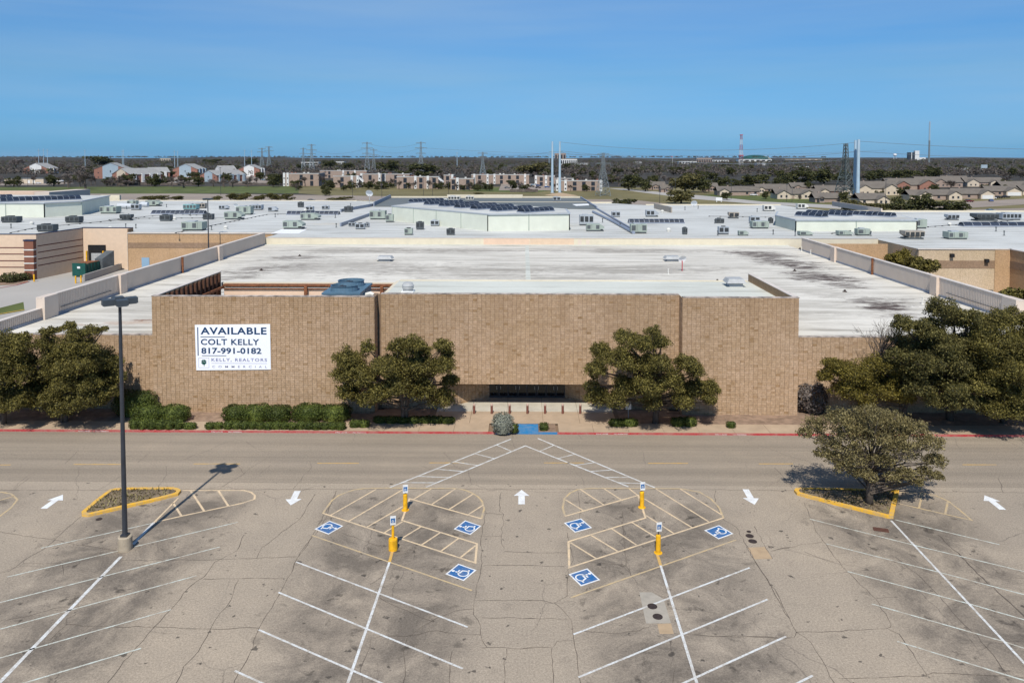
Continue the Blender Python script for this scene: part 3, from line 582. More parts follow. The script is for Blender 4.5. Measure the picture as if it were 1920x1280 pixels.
# ---- kerbed islands
def island(name, pts, seed, label):
    q = [P(*p) for p in pts]; c = sum(q, Vector())/len(q)
    out = [(p.x, p.y) for p in q]; 
    e = empty(name, (c.x, c.y, 0), 0, label, 'traffic island')
    loc = [(x-c.x, y-c.y) for x, y in out]
    a = sum(loc[i][0]*loc[(i+1)%len(loc)][1]-loc[(i+1)%len(loc)][0]*loc[i][1] for i in range(len(loc)))
    if a < 0: loc = loc[::-1]
    n = len(loc); inn = []
    for i in range(n):
        p0, p1, p2 = Vector(loc[i-1]), Vector(loc[i]), Vector(loc[(i+1)%n]); d1 = (p1-p0).normalized(); d2 = (p2-p1).normalized()
        nn = (Vector((-d1.y, d1.x)) + Vector((-d2.y, d2.x))); nn.normalize(); k = 0.28/max(0.5, nn.dot(Vector((-d1.y, d1.x))))
        inn.append(p1 + nn*k)
    vs_ = [(x, y, 0) for x, y in loc] + [(x, y, 0.17) for x, y in loc] + [(p.x, p.y, 0.17) for p in inn] + [(p.x, p.y, 0.08) for p in inn]
    fs = []
    for i in range(n):
        j = (i+1) % n; fs += [(i, j, n+j, n+i), (n+i, n+j, 2*n+j, 2*n+i), (2*n+i, 2*n+j, 3*n+j, 3*n+i)]
    MB().add(vs_, fs).build('kerb', M['curb_yellow'], e)
    bm = bmesh.new(); vv = [bm.verts.new((p.x, p.y, 0.12)) for p in inn]; f = bm.faces.new(vv)
    bmesh.ops.triangulate(bm, faces=[f]); bmesh.ops.subdivide_edges(bm, edges=bm.edges[:], cuts=5, use_grid_fill=True)
    rnd = random.Random(seed)
    for v in bm.verts:
        if not v.is_boundary: v.co.z += rnd.uniform(0, 0.10)
    me = bpy.data.meshes.new('soil'); bm.to_mesh(me); bm.free(); me.materials.append(M['mulch']); link('soil', me, e)
    # tufts of dry grass
    mb = MB(); xs = [p[0] for p in loc]; ys = [p[1] for p in loc]; poly = [(p.x, p.y) for p in inn]
    def inside(x, y):
        r_ = False
        for i in range(len(poly)):
            x1, y1 = poly[i]; x2, y2 = poly[i-1]
            if (y1 > y) != (y2 > y) and x < (x2-x1)*(y-y1)/(y2-y1)+x1: r_ = not r_
        return r_
    k = 0
    while k < 500:
        x, y = rnd.uniform(min(xs), max(xs)), rnd.uniform(min(ys), max(ys))
        if not inside(x, y): k += 0.2; continue
        k += 1; a = rnd.uniform(0, 6.28); h = rnd.uniform(.08, .22); dx, dy = math.cos(a)*.06, math.sin(a)*.06
        mb.add([(x-dx, y-dy, .14), (x+dx, y+dy, .14), (x+dy*2, y-dx*2, .14+h)], [(0, 1, 2)])
    mb.build('dry_grass', M['leaf_brown'], e, kind='stuff')
    return e
def arcpx(c, r, a0, a1, n, sy=0.35): return [(c[0]+r*math.cos(R(a0+(a1-a0)*i/n)), c[1]-r*sy*math.sin(R(a0+(a1-a0)*i/n))) for i in range(n+1)]
island('kerbed_island', [(154, 968), (153, 963), (180, 940), (206, 921), (222, 918.5), (240, 917.5), (326, 917), (336, 919.5), (339, 923), (334, 929), (300, 938), (230, 954), (166, 969)], 1, 'yellow-kerbed bare triangular island left of the tall parking lamp')
island('kerbed_island', [(1489, 922), (1492, 918.5), (1500, 917.5), (1590, 919), (1686, 922.5), (1675, 972), (1664, 971.5), (1590, 953), (1515, 934), (1494, 928)], 2, 'yellow-kerbed island under the grey-brown tree')
# fire-lane stencils on the red kerb
def text_mesh(s, m, w, h, bold=0.0, space=1.0):
    cu = bpy.data.curves.new('lettering', 'FONT'); cu.body = s; cu.size = 1.0; cu.offset = bold; cu.space_character = space; cu.resolution_u = 3; cu.fill_mode = 'FRONT'
    o = bpy.data.objects.new('lettering', cu); COL.objects.link(o); bpy.context.view_layer.update()
    me = bpy.data.meshes.new_from_object(o.evaluated_get(bpy.context.evaluated_depsgraph_get())); bpy.data.objects.remove(o)
    co = np.empty(len(me.vertices)*3); me.vertices.foreach_get('co', co); co = co.reshape(-1, 3)
    mn, mx = co.min(0), co.max(0); x = (co[:, 0]-mn[0])/(mx[0]-mn[0])*w; z = (co[:, 1]-mn[1])/(mx[1]-mn[1])*h
    co = np.stack([x, np.zeros_like(x), z], 1); me.vertices.foreach_set('co', co.ravel()); me.materials.clear(); me.materials.append(m); me.update(); return me
tm1 = text_mesh('FIRE LANE', M['white_paint'], 1.0, 0.09, 0.01); tm2 = text_mesh('NO PARKING', M['white_paint'], 1.15, 0.09, 0.01)
for px in (126, 383, 622, 1120, 1345, 1560):
    xx = P(px, 822).x; kb = min((o for o in COL.objects if o.name.startswith('kerb') and o.type == 'MESH' and o.parent is None and o.get('kind') == 'structure' and o.name != 'kerb_ramp' ), key=lambda o: abs(sum(v.co.x for v in o.data.vertices)/8 - xx - 1.3))
    link('lettering', tm1, kb, (xx, Y_KERB-0.004, 0.03)); link('lettering', tm2, kb, (xx+1.5, Y_KERB-0.004, 0.03))
# ================================================================== DEPARTMENT STORE
BW, BH = 0.4064, 0.2032
def block_wall(mb, x0, x1, y, z0, z1, ny=-1, axis='x', rnd=random.Random(5)):
    """fluted blocks in stack bond; each block is its own little box with recessed joints. axis x: wall along X facing ny in Y."""
    nx = max(1, round((x1-x0)/BW)); nz = max(1, round((z1-z0)/BH)); bw = (x1-x0)/nx; bh = (z1-z0)/nz; g = 0.012
    for j in range(nz):
        for i in range(nx):
            a0, a1 = x0+i*bw+g, x0+(i+1)*bw-g; c0, c1 = z0+j*bh+g*0.8, z0+(j+1)*bh-g*0.8; d = 0.03 + rnd.uniform(0, 0.012)
            if axis == 'x':
                f, b = y + ny*d, y
                v = [(a0,b,c0),(a1,b,c0),(a1,b,c1),(a0,b,c1),(a0,f,c0),(a1,f,c0),(a1,f,c1),(a0,f,c1)]
            else:
                f, b = y + ny*d, y
                v = [(b,a0,c0),(b,a1,c0),(b,a1,c1),(b,a0,c1),(f,a0,c0),(f,a1,c0),(f,a1,c1),(f,a0,c1)]
            mb.add(v, [(4,5,6,7), (0,1,5,4), (1,2,6,5), (2,3,7,6), (3,0,4,7)])
TOP, LOW = 10.86, 7.07; ROOF_HI, ROOF_LO = 10.05, 6.90
XL0, XL1, XC1, XR1 = -34.0, -13.62, 14.4, 24.85; YC = Y_WALL + 1.5; YB = 83.7; WX0, WX1, YW = -49.8, 50.2, Y_WALL + 1.0
YR = 146.0
store = empty('department_store', (0, Y_WALL, 0), 0, 'tan fluted-block department store with white roof behind the parking lot', 'building')
def S(mb, name, m, kind=None, smooth=False, parent=None):
    for i, v in enumerate(mb.v): mb.v[i] = (v[0], v[1]-Y_WALL, v[2])
    return mb.build(name, m, parent or store, smooth, kind=kind)
# solid backing walls
wl = S(MB().box(XL0, XL1, Y_WALL, Y_WALL+0.35, 0, TOP), 'wall', M['mortar'])
wc = S(MB().box(XL1+0.35, XC1-0.002, YC, YC+0.35, 2.45, TOP), 'wall', M['mortar'])
wr = S(MB().box(XC1, XR1, Y_WALL, Y_WALL+0.35, 0, TOP), 'wall', M['mortar'])
S(MB().box(XL1-0.35, XL1-0.002, Y_WALL+0.352, YC+0.6, 0, TOP-0.02), 'wall', M['mortar']); S(MB().box(XL1-0.35, XL1-0.002, YC+0.602, YB, 0, ROOF_HI-0.02), 'wall', M['cream']); S(MB().box(XL1, XL1+0.349, YC+0.12, YC+0.35, 0, TOP-0.03), 'wall', M['mortar']); S(MB().box(XC1+0.002, XC1+0.35, Y_WALL+0.352, YC+4, 0, TOP-0.9), 'wall', M['mortar'])
wlow_l = S(MB().box(WX0, XL0-0.002, YW, YW+0.35, 0, LOW), 'wall', M['mortar']); wlow_r = S(MB().box(XR1+0.002, WX1, YW, YW+0.35, 0, LOW), 'wall', M['mortar'])
for nm, wpar, args in (('a', wl, [(XL0, XL1, Y_WALL, 0.1, TOP)]), ('b', wc, [(XL1+0.36, XC1-0.01, YC, 2.45, TOP)]), ('c', wr, [(XC1, XR1, Y_WALL, 0.1, TOP)]), ('d', wlow_l, [(WX0, XL0, YW, 0.1, LOW)]), ('e', wlow_r, [(XR1, WX1, YW, 0.1, LOW)])):
    mb = MB()
    for a in args: block_wall(mb, *a)
    if nm == 'a': block_wall(mb, Y_WALL, Y_WALL+1.55, XL1-0.002, 0.1, TOP, 1, 'y')
    if nm == 'c': block_wall(mb, Y_WALL, Y_WALL+1.55, XC1+0.002, 0.1, TOP, -1, 'y')
    for i, v in enumerate(mb.v): mb.v[i] = (v[0], v[1]-Y_WALL, v[2])
    mb.build('block', M['block'], wpar, kind='stuff')
# coping pieces along the wall heads
def coping_run(x0, x1, y, z, dep=0.42):
    x = x0
    while x < x1-0.05:
        x2 = min(x+3.05, x1); S(MB().box(x+0.006, x2-0.006, y-0.055, y+dep, z, z+0.07), 'coping', M['coping']); x = x2
coping_run(XL0-0.04, XL1, Y_WALL, TOP); coping_run(XL1+0.36, XC1-0.04, YC, TOP); coping_run(XC1, XR1+0.04, Y_WALL, TOP)
coping_run(WX0, XL0-0.06, YW, LOW, 0.4); coping_run(XR1+0.06, WX1, YW, LOW, 0.4)
# raised roof over the entrance block, right parapet, rear edge
S(MB().box(XL1+0.0, XR1-0.36, YC+0.352, YB, ROOF_HI-0.4, ROOF_HI), 'roof', M['roof_front'])
S(MB().box(XC1+0.36, XR1-0.36, Y_WALL+0.352, YC+0.35, ROOF_HI-0.41, ROOF_HI-0.003), 'roof', M['roof_front'])
S(MB().box(XR1-0.35, XR1-0.0, Y_WALL+0.352, YB, 0, TOP), 'parapet', M['brick_plain'])
S(MB().box(XR1-0.40, XR1+0.05, Y_WALL+0.43, YB+0.05, TOP, TOP+0.06), 'coping', M['siding_cap'])
S(MB().box(XL1, XR1-0.36, YB-0.3, YB-0.002, 5, ROOF_HI-0.01), 'wall', M['cream'])
S(MB().box(XL1+0.1, XR1-0.5, YB-0.28, YB+0.02, ROOF_HI, ROOF_HI+0.10), 'roof_edge', M['cream'])
# open equipment well behind the left block
S(MB().box(XL0, XL0+0.30, Y_WALL+0.352, YB+0.8, 0, TOP-0.01), 'screen_wall', M['brick_plain'])
S(MB().box(XL0-0.04, XL0+0.36, Y_WALL+0.43, YB+0.85, TOP-0.005, TOP+0.06), 'coping', M['siding_cap'])
yy = Y_WALL + 0.9
while yy < YB + 0.6:
    S(MB().box(XL0+0.302, XL0+0.62, yy, yy+0.30, ROOF_LO, TOP-0.12), 'stud', M['rust_dark']); yy += 1.02
S(MB().box(XL0+0.62, XL0+0.86, Y_WALL+0.5, YB+0.6, TOP-1.75, TOP-1.5), 'rail', M['rust'])
S(MB().box(XL0+0.9, XL1-0.37, YB+0.1, YB+0.35, 4.5, 9.0), 'well_wall', M['cream_pink'])
S(MB().box(XL0+0.9, XL1-0.37, YB-0.15, YB+0.40, 9.38, 9.60), 'beam', M['rust']); S(MB().box(XL0+0.9, XL1-0.37, YB-0.1, YB+0.1, 9.06, 9.16), 'beam', M['rust'])
S(MB().box(XL0+0.5, XL1-0.37, YB+0.4, YB+0.75, 9.15, 9.72), 'roof_edge', M['cream'])
for px in (409, 575, 717):
    xx = V(px, 545, YB).x; S(MB().box(xx-0.16, xx+0.16, YB-0.5, YB-0.16, 6, 9.9 if px == 409 else 9.45), 'post', M['rust'])
S(MB().box(XL0+0.31, XL1-0.36, Y_WALL+0.36, YB+0.1, 6.3, 6.5), 'well_floor', M['roof_front'])
# main low roof
S(MB().prism([(WX0, YW+0.352), (XL0-0.01, YW+0.352), (XL0-0.01, YB+0.8), (XR1+0.01, YB+0.8), (XR1+0.01, YW+0.352), (WX1, YW+0.352), (WX1, YR-0.3), (WX0, YR-0.3)], 0.0, ROOF_LO), 'roof', M['roof_white'])
S(MB().box(V(990, 500, 110).x-0.35, V(990, 500, 110).x+0.35, YB+3, YR-1, ROOF_LO+0.002, ROOF_LO+0.07), 'expansion_joint', M['roof_front'])
S(MB().box(WX0+0.5, WX1-0.2, YR-1.4, YR-0.32, ROOF_LO+0.002, ROOF_LO+0.10), 'roof_cant', M['roof_front'])
# entrance recess
JL, JR, YD = -3.35, 4.05, 74.0
S(MB().poly([(XL1+0.35, YC+0.01, 2.46), (XC1, YC+0.01, 2.46), (XC1, YD+1, 2.46), (XL1+0.35, YD+1, 2.46)][::-1]), 'soffit', M['mortar'])
def slanted(xa, ya, xb, yb):
    n = max(1, round(math.hypot(xb-xa, yb-ya)/BW)); mb = MB(); d = Vector((xb-xa, yb-ya, 0)); L = d.length; d.normalize(); nn = Vector((d.y, -d.x, 0))
    for j in range(12):
        for i in range(n):
            a, b = L*i/n+.012, L*(i+1)/n-.012; z0, z1 = 0.12+j*0.2+.01, 0.12+(j+1)*0.2-.01; o = Vector((xa, ya, 0))
            p = [o+d*a, o+d*b]; k = nn*0.035
            v = [(q.x+e.x, q.y+e.y, z) for e in (Vector(), k) for z in (z0, z1) for q in p]
            mb.add(v, [(4,5,7,6), (0,1,5,4), (6,7,3,2), (4,6,2,0), (1,3,7,5)])
    return mb
for a in ((-7.6, YC+0.2, JL, YD), (JR, YD, 8.4, YC+0.2)):
    w = S(MB().poly([(a[0], a[1], 0), (a[2], a[3], 0), (a[2], a[3], 2.5), (a[0], a[1], 2.5)]), 'recess_wall', M['mortar'])
    mb = slanted(*a)
    for i, v in enumerate(mb.v): mb.v[i] = (v[0], v[1]-Y_WALL, v[2])
    mb.build('block', M['block'], w, kind='stuff')
for a, b in ((XL1+0.36, -7.6), (8.4, XC1-0.02)):
    w = S(MB().box(a, b, YC+0.2, YC+0.5, 0, 2.44), 'recess_wall', M['mortar']); mb = MB(); block_wall(mb, a, b, YC+0.2, 0.1, 2.44)
    for i, v in enumerate(mb.v): mb.v[i] = (v[0], v[1]-Y_WALL, v[2])
    mb.build('block', M['block'], w, kind='stuff')
S(MB().box(JL, JR, YD+0.5, YD+0.6, 0, 2.5), 'unlit_backing', M['black'])  # black panel paints in the unlit interior behind the doors
nd = 8; dw = (JR-JL)/nd
for i in range(nd):
    a = JL + i*dw
    d = S(MB().box(a+0.05, a+dw-0.05, YD+0.05, YD+0.07, 0.2, 2.12), 'entrance_door', M['door_glass'])
    fr = MB()
    for (u0, u1, w0, w1) in ((a+.02, a+.09, .15, 2.2), (a+dw-.09, a+dw-.02, .15, 2.2), (a+.09, a+dw-.09, .15, .33), (a+.09, a+dw-.09, 2.1, 2.2)): fr.box(u0, u1, YD+.0, YD+.048, w0, w1)
    S(fr, 'door_frame', M['dark_metal'], parent=d); S(MB().box(a+dw*(.8 if i % 2 == 0 else .2)-.02, a+dw*(.8 if i % 2 == 0 else .2)+.02, YD-.06, YD-.02, .95, 1.3), 'door_handle', M['galv'], parent=d)
    if i % 2 == 0 or i == 5: S(MB().box(a+.22, a+.62, YD+.02, YD+.045, 1.45, 1.72), 'door_notice', M['unit_white'], parent=d)
S(MB().box(-0.35, 0.45, YD-0.3, YD-0.25, 2.22, 2.40), 'door_sign', M['h_blue'])  # plain blue-grey box sign above the doors
# metal-clad parapets of the low roof
def ribbed(x, ya, yb, z0, z1, face):
    mb = MB(); n = int((yb-ya)/0.3); pr = [(0, 0), (.10, 0), (.13, .05), (.27, .05), (.30, 0)]; pts = []
    for i in range(n):
        for a, d in pr[:-1]: pts.append((ya+i*0.3+a, d))
    pts.append((yb, 0)); vs_ = []
    for a, d in pts: vs_ += [(x+face*d, a, z0), (x+face*d, a, z1)]
    fs = [(2*i, 2*i+2, 2*i+3, 2*i+1) if face < 0 else (2*i+1, 2*i+3, 2*i+2, 2*i) for i in range(len(pts)-1)]
    return mb.add(vs_, fs)
PT = ROOF_LO + 2.3
for sx, xw in ((-1, WX0), (1, WX1)):
    f = -sx; x_in = xw + f*0.35
    def part(name, m, a, b, z0, z1, t0=-0.1, t1=0.352):
        xs = sorted((xw - f*(-t0), xw + f*t1)); return S(MB().box(xs[0], xs[1], a, b, z0, z1), name, m)
    end = 138.0 if sx > 0 else 145.6
    part('parapet', M['brick_plain'], 77.5, end, 0, PT - 0.08); part('parapet', M['brick_plain'], YW+0.352, 77.498, 0, ROOF_LO+1.15)
    S(ribbed(x_in+f*0.004, 79.7, end, ROOF_LO+0.25, PT-0.08, f), 'ribbed_cladding', M['siding'])
    S(ribbed(x_in+f*0.004, YW+0.36, 77.49, ROOF_LO+0.25, ROOF_LO+1.15, f), 'ribbed_cladding', M['siding'])
    part('parapet_cap', M['siding_cap'], 77.40, end+0.05, PT-0.078, PT, -0.16, 0.43); part('parapet_cap', M['siding_cap'], YW+0.4, 77.39, ROOF_LO+1.152, ROOF_LO+1.22, -0.16, 0.43)
    part('flashing', M['flash'], YW+0.36, end, ROOF_LO+0.003, ROOF_LO+0.26, -0.3, 0.46)
    for yp in (123.3, 93.0): part('pilaster', M['pilaster'], yp-0.75, yp+0.75, ROOF_LO+0.004, PT+0.03, -0.2, 0.75)
    part('pilaster', M['siding'], 77.42, 79.7, ROOF_LO+0.004, PT+0.03, -0.2, 0.70)
    xs = xw + f*0.6; S(MB().tube([(xs, 109.5, ROOF_LO), (xs, 109.5, PT+0.05)], 0.16, 8), 'downpipe', M['rust'])
    xs = xw + f*0.5; S(MB().tube([(xs, 80.5, ROOF_LO+0.75), (xs, 90.5, ROOF_LO+0.75)], 0.035, 6), 'conduit', M['dark_metal'])
# rear wall toward the mall
S(MB().box(WX0-0.3, 67.0, YR-0.3, YR+0.0, 6.0, 8.20), 'rear_wall', M['cream']); S(MB().box(WX0-0.35, 67.1, YR-0.36, YR+0.06, 8.20, 8.27), 'coping', M['siding_cap'])
xa, xb, xc_ = V(907, 450, YR).x, V(993, 450, YR).x, V(1076, 450, YR).x
S(MB().box(xa, xb, YR-0.33, YR-0.302, 6.95, 8.15), 'wall_panel', M['cream_pink']); S(MB().box(xb+0.1, xc_, YR-0.33, YR-0.302, 6.95, 8.15), 'wall_panel', M['pink_block'])
for px in (1087, 1102): xx = V(px, 450, YR).x; S(MB().box(xx-0.35, xx+0.35, YR-0.33, YR-0.302, 6.95, 8.0), 'wall_panel', M['siding'])
S(MB().box(52, 66, 139.7, 140, 0, 7.9), 'wing_wall', M['brick_plain'])
# roof furniture of the store
def vent_cap(px, py, z, w, d, h, name, label, m='galv'):
    q = P(px, py, z); e = empty(name, q, 0, label, 'roof vent')
    MB().box(-w*.35, w*.35, -d*.35, d*.35, 0, h*.5).build('curb', M['unit_grey'], e)
    MB().add([(-w/2,-d/2,h*.5),(w/2,-d/2,h*.5),(w/2,d/2,h*.5),(-w/2,d/2,h*.5),(-w*.38,-d*.38,h),(w*.38,-d*.38,h),(w*.38,d*.38,h),(-w*.38,d*.38,h)], [(3,2,1,0),(4,5,6,7),(0,1,5,4),(1,2,6,5),(2,3,7,6),(3,0,4,7)]).build('hood', M[m], e)
vent_cap(722, 489, ROOF_LO, 2.6, 2.2, 0.8, 'relief_vent', 'flat grey hooded vent on left half of white roof')
vent_cap(1260, 489, ROOF_LO, 2.6, 2.2, 0.8, 'relief_vent', 'flat grey hooded vent beside the small roof dish')
vent_cap(1377, 536, ROOF_HI, 2.0, 2.0, 0.85, 'relief_vent', 'square grey hooded vent on the raised roof near right parapet')
q = P(765, 547, ROOF_HI); e = empty('exhaust_fan', q, 0, 'round aluminium exhaust fan on the raised front roof', 'exhaust fan')
MB().box(-.62, .62, -.62, .62, 0, .10).build('curb', M['white'], e); MB().lathe([(.5,.1),(.5,.35),(.58,.36),(.58,.62),(.62,.64),(.42,.95),(.2,1.0)], 20).build('housing', M['galv'], e, smooth=False)
q = P(1279, 508, ROOF_LO); e = empty('satellite_dish', q, 0, 'small white roof dish on red post on the white store roof', 'satellite dish')
MB().tube([(0,0,0),(0,0,1.5)], .07, 8).build('post', M['tower_red'], e); mbd = MB(); 
def dish_mesh(r, dep=0.22, n=18):
    mb = MB(); vs_ = [(0, dep*r, 0)]; fs = []
    for j in range(1, 5):
        for k_ in range(n):
            a = 2*math.pi*k_/n; rr = r*j/4; vs_.append((rr*math.cos(a), dep*r*(1-(j/4)**2), rr*math.sin(a)))
    fs += [(0, 1+(k_+1) % n, 1+k_) for k_ in range(n)]
    for j in range(3): fs += [(1+j*n+k_, 1+j*n+(k_+1) % n, 1+(j+1)*n+(k_+1) % n, 1+(j+1)*n+k_) for k_ in range(n)]
    return mb.add(vs_, fs)
d = dish_mesh(.62).build('reflector', M['white'], e, smooth=True); d.location = (0, -.15, 1.75); d.rotation_euler = (0.5, 0, 0.2)
for (px, py, nm, lb) in ((1500, 467, 'roof_drain', 'small dark roof drain, nearest the rear parapet end'), (1345, 527, 'roof_drain', 'small dark pipe boot near the raised roof'), (1584, 547, 'roof_drain', 'dark roof drain beside the grey patch'), (1490, 508, 'roof_drain', 'dark drain among the brown stains'), (562, 480, 'roof_drain', 'small drain in the ponding stain at left rear'), (490, 507, 'roof_drain', 'small black drain in left streak')):
    q = P(px, py, ROOF_LO); MB().lathe([(.28, 0), (.28, .06), (.14, .10), (.12, .26), (.05, .28)], 10).build(nm, M['iron'], loc=q, label=lb, cat='roof drain')
for (px, py, lb) in ((1503, 471, 'white vent pipe by the end of right parapet'), (1520, 477, 'white vent pipe in front of right parapet start'), (1253, 514, 'thin pale vent pipe beside the red dish post'), (1730, 570, 'thin white vent pipe near the right parapet')):
    q = P(px, py, ROOF_LO); e = MB().lathe([(.20, 0), (.20, .05), (.07, .08), (.07, .7), (.11, .71), (.11, .8)], 10).build('vent_pipe', M['unit_white'], loc=q, label=lb, cat='vent pipe')
# cooling tower in the well
q = V(648, 556, 75.5); CT = empty('cooling_tower', (q.x, 75.5, 6.5), 0, 'blue-grey twin-fan cooling tower standing in the roof well', 'cooling tower')
w_ = 1.75
MB().box(-w_, w_, -1.9, 4.0, 0, 3.75).build('casing', M['tower_blue'], CT)
MB().box(-w_-.12, w_+.12, -2.0, 4.1, 3.75, 3.95).build('deck', M['tower_blue'], CT)
for k_, y_ in enumerate((-0.45, 2.5)):
    fs_ = MB().lathe([(1.35, 3.95), (1.30, 4.35), (1.36, 4.5), (1.25, 4.5), (1.2, 4.0)], 24, c=(0, y_)).build('fan_stack', M['tower_blue'], CT, smooth=False)
    mb = MB().lathe([(.2, 4.2), (.2, 4.4)], 10, c=(0, y_))
    for a in range(6): c_, s_ = math.cos(a*R(60)), math.sin(a*R(60)); mb.add([(c_*.15-s_*.1, y_+s_*.15+c_*.1, 4.25), (c_*.15+s_*.1, y_+s_*.15-c_*.1, 4.32), (c_*1.15+s_*.18, y_+s_*1.15-c_*.18, 4.32), (c_*1.15-s_*.18, y_+s_*1.15+c_*.18, 4.25)], [(0,1,2,3)])
    mb.build('fan', M['dark_metal'], fs_)
MB().tube([(w_, 0.4, 3.3), (w_+.7, 0.3, 3.5), (w_+1.2, .2, 3.3), (w_+1.25, .2, 1)], .22, 10).build('pipe', M['unit_white'], CT)
for k_ in range(7): MB().box(-w_+.15+k_*.5, -w_+.5+k_*.5, -1.93, -1.902, .5, 3.2).build('louvre', M['dark_metal'], CT)
# ---- banner on the left block
p0, p1 = V(366, 608.5, Y_WALL), V(507, 607, Y_WALL); p2, p3 = V(508.5, 692, Y_WALL), V(369, 693.5, Y_WALL); YBN = Y_WALL - 0.10
bc = (p0+p1+p2+p3)/4; ban = empty('banner', (bc.x, YBN, bc.z), 0, 'white leasing banner with navy lettering on the tan block wall', 'banner')
def bm_(u, v):            # banner picture coordinates (12x zoom) -> local x, z
    return ((V(360+u/12, 650, Y_WALL).x - bc.x), (V(440, 600+v/12, Y_WALL).z - bc.z))
cs = [(p.x-bc.x, p.z-bc.z) for p in (p0, p1, p2, p3)]
MB().add([(x, 0, z) for x, z in cs] + [(x, 0.03, z) for x, z in cs], [(3,2,1,0), (4,5,6,7), (0,1,5,4), (1,2,6,5), (2,3,7,6), (3,0,4,7)]).build('vinyl_sheet', M['banner'], ban)
def line_txt(s, u0, v0, u1, v1, m, bold, space=1.0):
    x0, z1 = bm_(u0, v0); x1, z0 = bm_(u1, v1); me = text_mesh(s, m, x1-x0, z1-z0, bold, space); link('lettering', me, ban, (x0, -0.006, z0))
def bar(u0, v0, u1, v1, m):
    x0, z1 = bm_(u0, v0); x1, z0 = bm_(u1, v1); MB().quad((x0,-.006,z0), (x1,-.006,z0), (x1,-.006,z1), (x0,-.006,z1)).build('rule', m, ban)
line_txt('AVAILABLE', 208, 157, 1692, 318, M['ink'], 0.03, 1.1); line_txt('COLT KELLY', 210, 418, 1525, 556, M['ink'], 0.026, 1.1); line_txt('817-991-0182', 218, 615, 1570, 755, M['ink'], 0.03, 1.02)
line_txt('KELLY, REALTORS', 443, 850, 1692, 935, M['ink_soft'], 0.022, 1.25); line_txt('COMMERCIAL', 460, 1015, 1690, 1065, M['ink_soft'], 0.01, 2.4)
bar(135, 158, 158, 795, M['ink']); bar(205, 366, 752, 382, M['ink']); bar(230, 788, 780, 802, M['ink']); bar(443, 962, 1690, 969, M['ink_soft'])
for a in ((152, 845, 385, 850), (152, 1062, 390, 1067), (152, 845, 158, 1067), (382, 845, 388, 1067)): bar(*a, M['ink_soft'])
cx_, cz_ = bm_(272, 940); s_ = abs(bm_(352, 940)[0] - cx_); mb = MB()
for a in (45, 135, 225, 315):
    c_, n_ = math.cos(R(a)), math.sin(R(a)); pts = []
    for k_ in range(21):
        t = 2*math.pi*k_/20; hx, hy = 16*math.sin(t)**3/17, (13*math.cos(t)-5*math.cos(2*t)-2*math.cos(3*t)-math.cos(4*t))/17
        lx, ly = hx*.44*s_, (hy+1)*.44*s_; pts.append((cx_ + lx*n_ + ly*c_, -.007, cz_ - lx*c_ + ly*n_))
    mb.poly(pts[:-1])
mb.quad((cx_-.01, -.0068, cz_-s_*1.15), (cx_+.05, -.0068, cz_-s_*1.15), (cx_+.03, -.0068, cz_), (cx_-.02, -.0068, cz_)); mb.build('clover_logo', M['clover'], ban)
# red-brown posts before the doors
post_m = MB().lathe([(.11, 0), (.11, .72), (.12, .74)], 14).mesh('post', M['bollard_brown']); cap_m = MB().lathe([(.12, .74), (.125, .78), (.11, .86), (.06, .92), (.02, .93)], 14).mesh('cap', M['cap_tan'])
wds = ('first', 'second', 'third', 'fourth', 'fifth', 'sixth', 'seventh')
for i, px in enumerate((889, 922, 955.5, 989, 1022, 1055, 1088)):
    q = P(px, 775, 0.153); e = empty('entrance_bollard', q, 0, wds[i] + ' red-brown bollard from the left before the entrance', 'bollard', 'bollards before the entrance'); link('post', post_m, e); link('cap', cap_m, e)
# ================================================================== SHOPPING MALL BEHIND
ZM = 8.0
mall = empty('shopping_mall', (0, 146, 0), 0, 'sprawling pale-roofed shopping mall behind the department store', 'building')
def Q(mb, name, m, parent=None, kind=None, smooth=False):
    for i, v in enumerate(mb.v): mb.v[i] = (v[0], v[1]-146, v[2])
    return mb.build(name, m, parent or mall, smooth, kind=kind)
YBK = 262
outline = [(-260, 147.2), (-94.8, 147.2), (-93.2, 160.2), (-82.5, 160.2), (-82.5, 158), (-50.2, 158), (-50.2, 146.05), (67.0, 146.05), (67.0, 131), (82.6, 131), (82.6, 116), (230, 116), (230, 222), (90, 222), (84, 252), (40, 252), (30, 262), (-38, 262), (-60, 275), (-260, 275)]
Q(MB().prism(outline, 0.0, ZM), 'roof', M['roof_mall'])
# dock building faces (pink block with dark red stripes)
DZ = 8.65
Q(MB().box(-260, -94.4, 146.75, 146.99, 0, DZ), 'wall', M['pink_block']); Q(MB().box(-260, -94.3, 146.70, 147.2, DZ, DZ+.14), 'coping', M['navy'])
def dxw(y): return -94.39 + (y-146.76)/(160.2-146.76)*1.6
dw_ = Q(MB().add([(dxw(146.76),146.76,0), (dxw(160.2),160.2,0), (dxw(160.2),160.2,DZ), (dxw(146.76),146.76,DZ), (dxw(146.76)-.4,146.76,DZ), (dxw(160.2)-.4,160.2,DZ)], [(0,1,2,3), (3,2,5,4)]), 'wall', M['pink_block'])
Q(MB().add([(dxw(146.7)+.06,146.7,DZ), (dxw(160.2)+.06,160.2,DZ), (dxw(160.2)+.06,160.2,DZ+.14), (dxw(146.7)+.06,146.7,DZ+.14), (dxw(146.7)-.5,146.7,DZ+.14), (dxw(160.2)-.5,160.2,DZ+.14)], [(0,1,2,3), (3,2,5,4)]), 'coping', M['navy'])
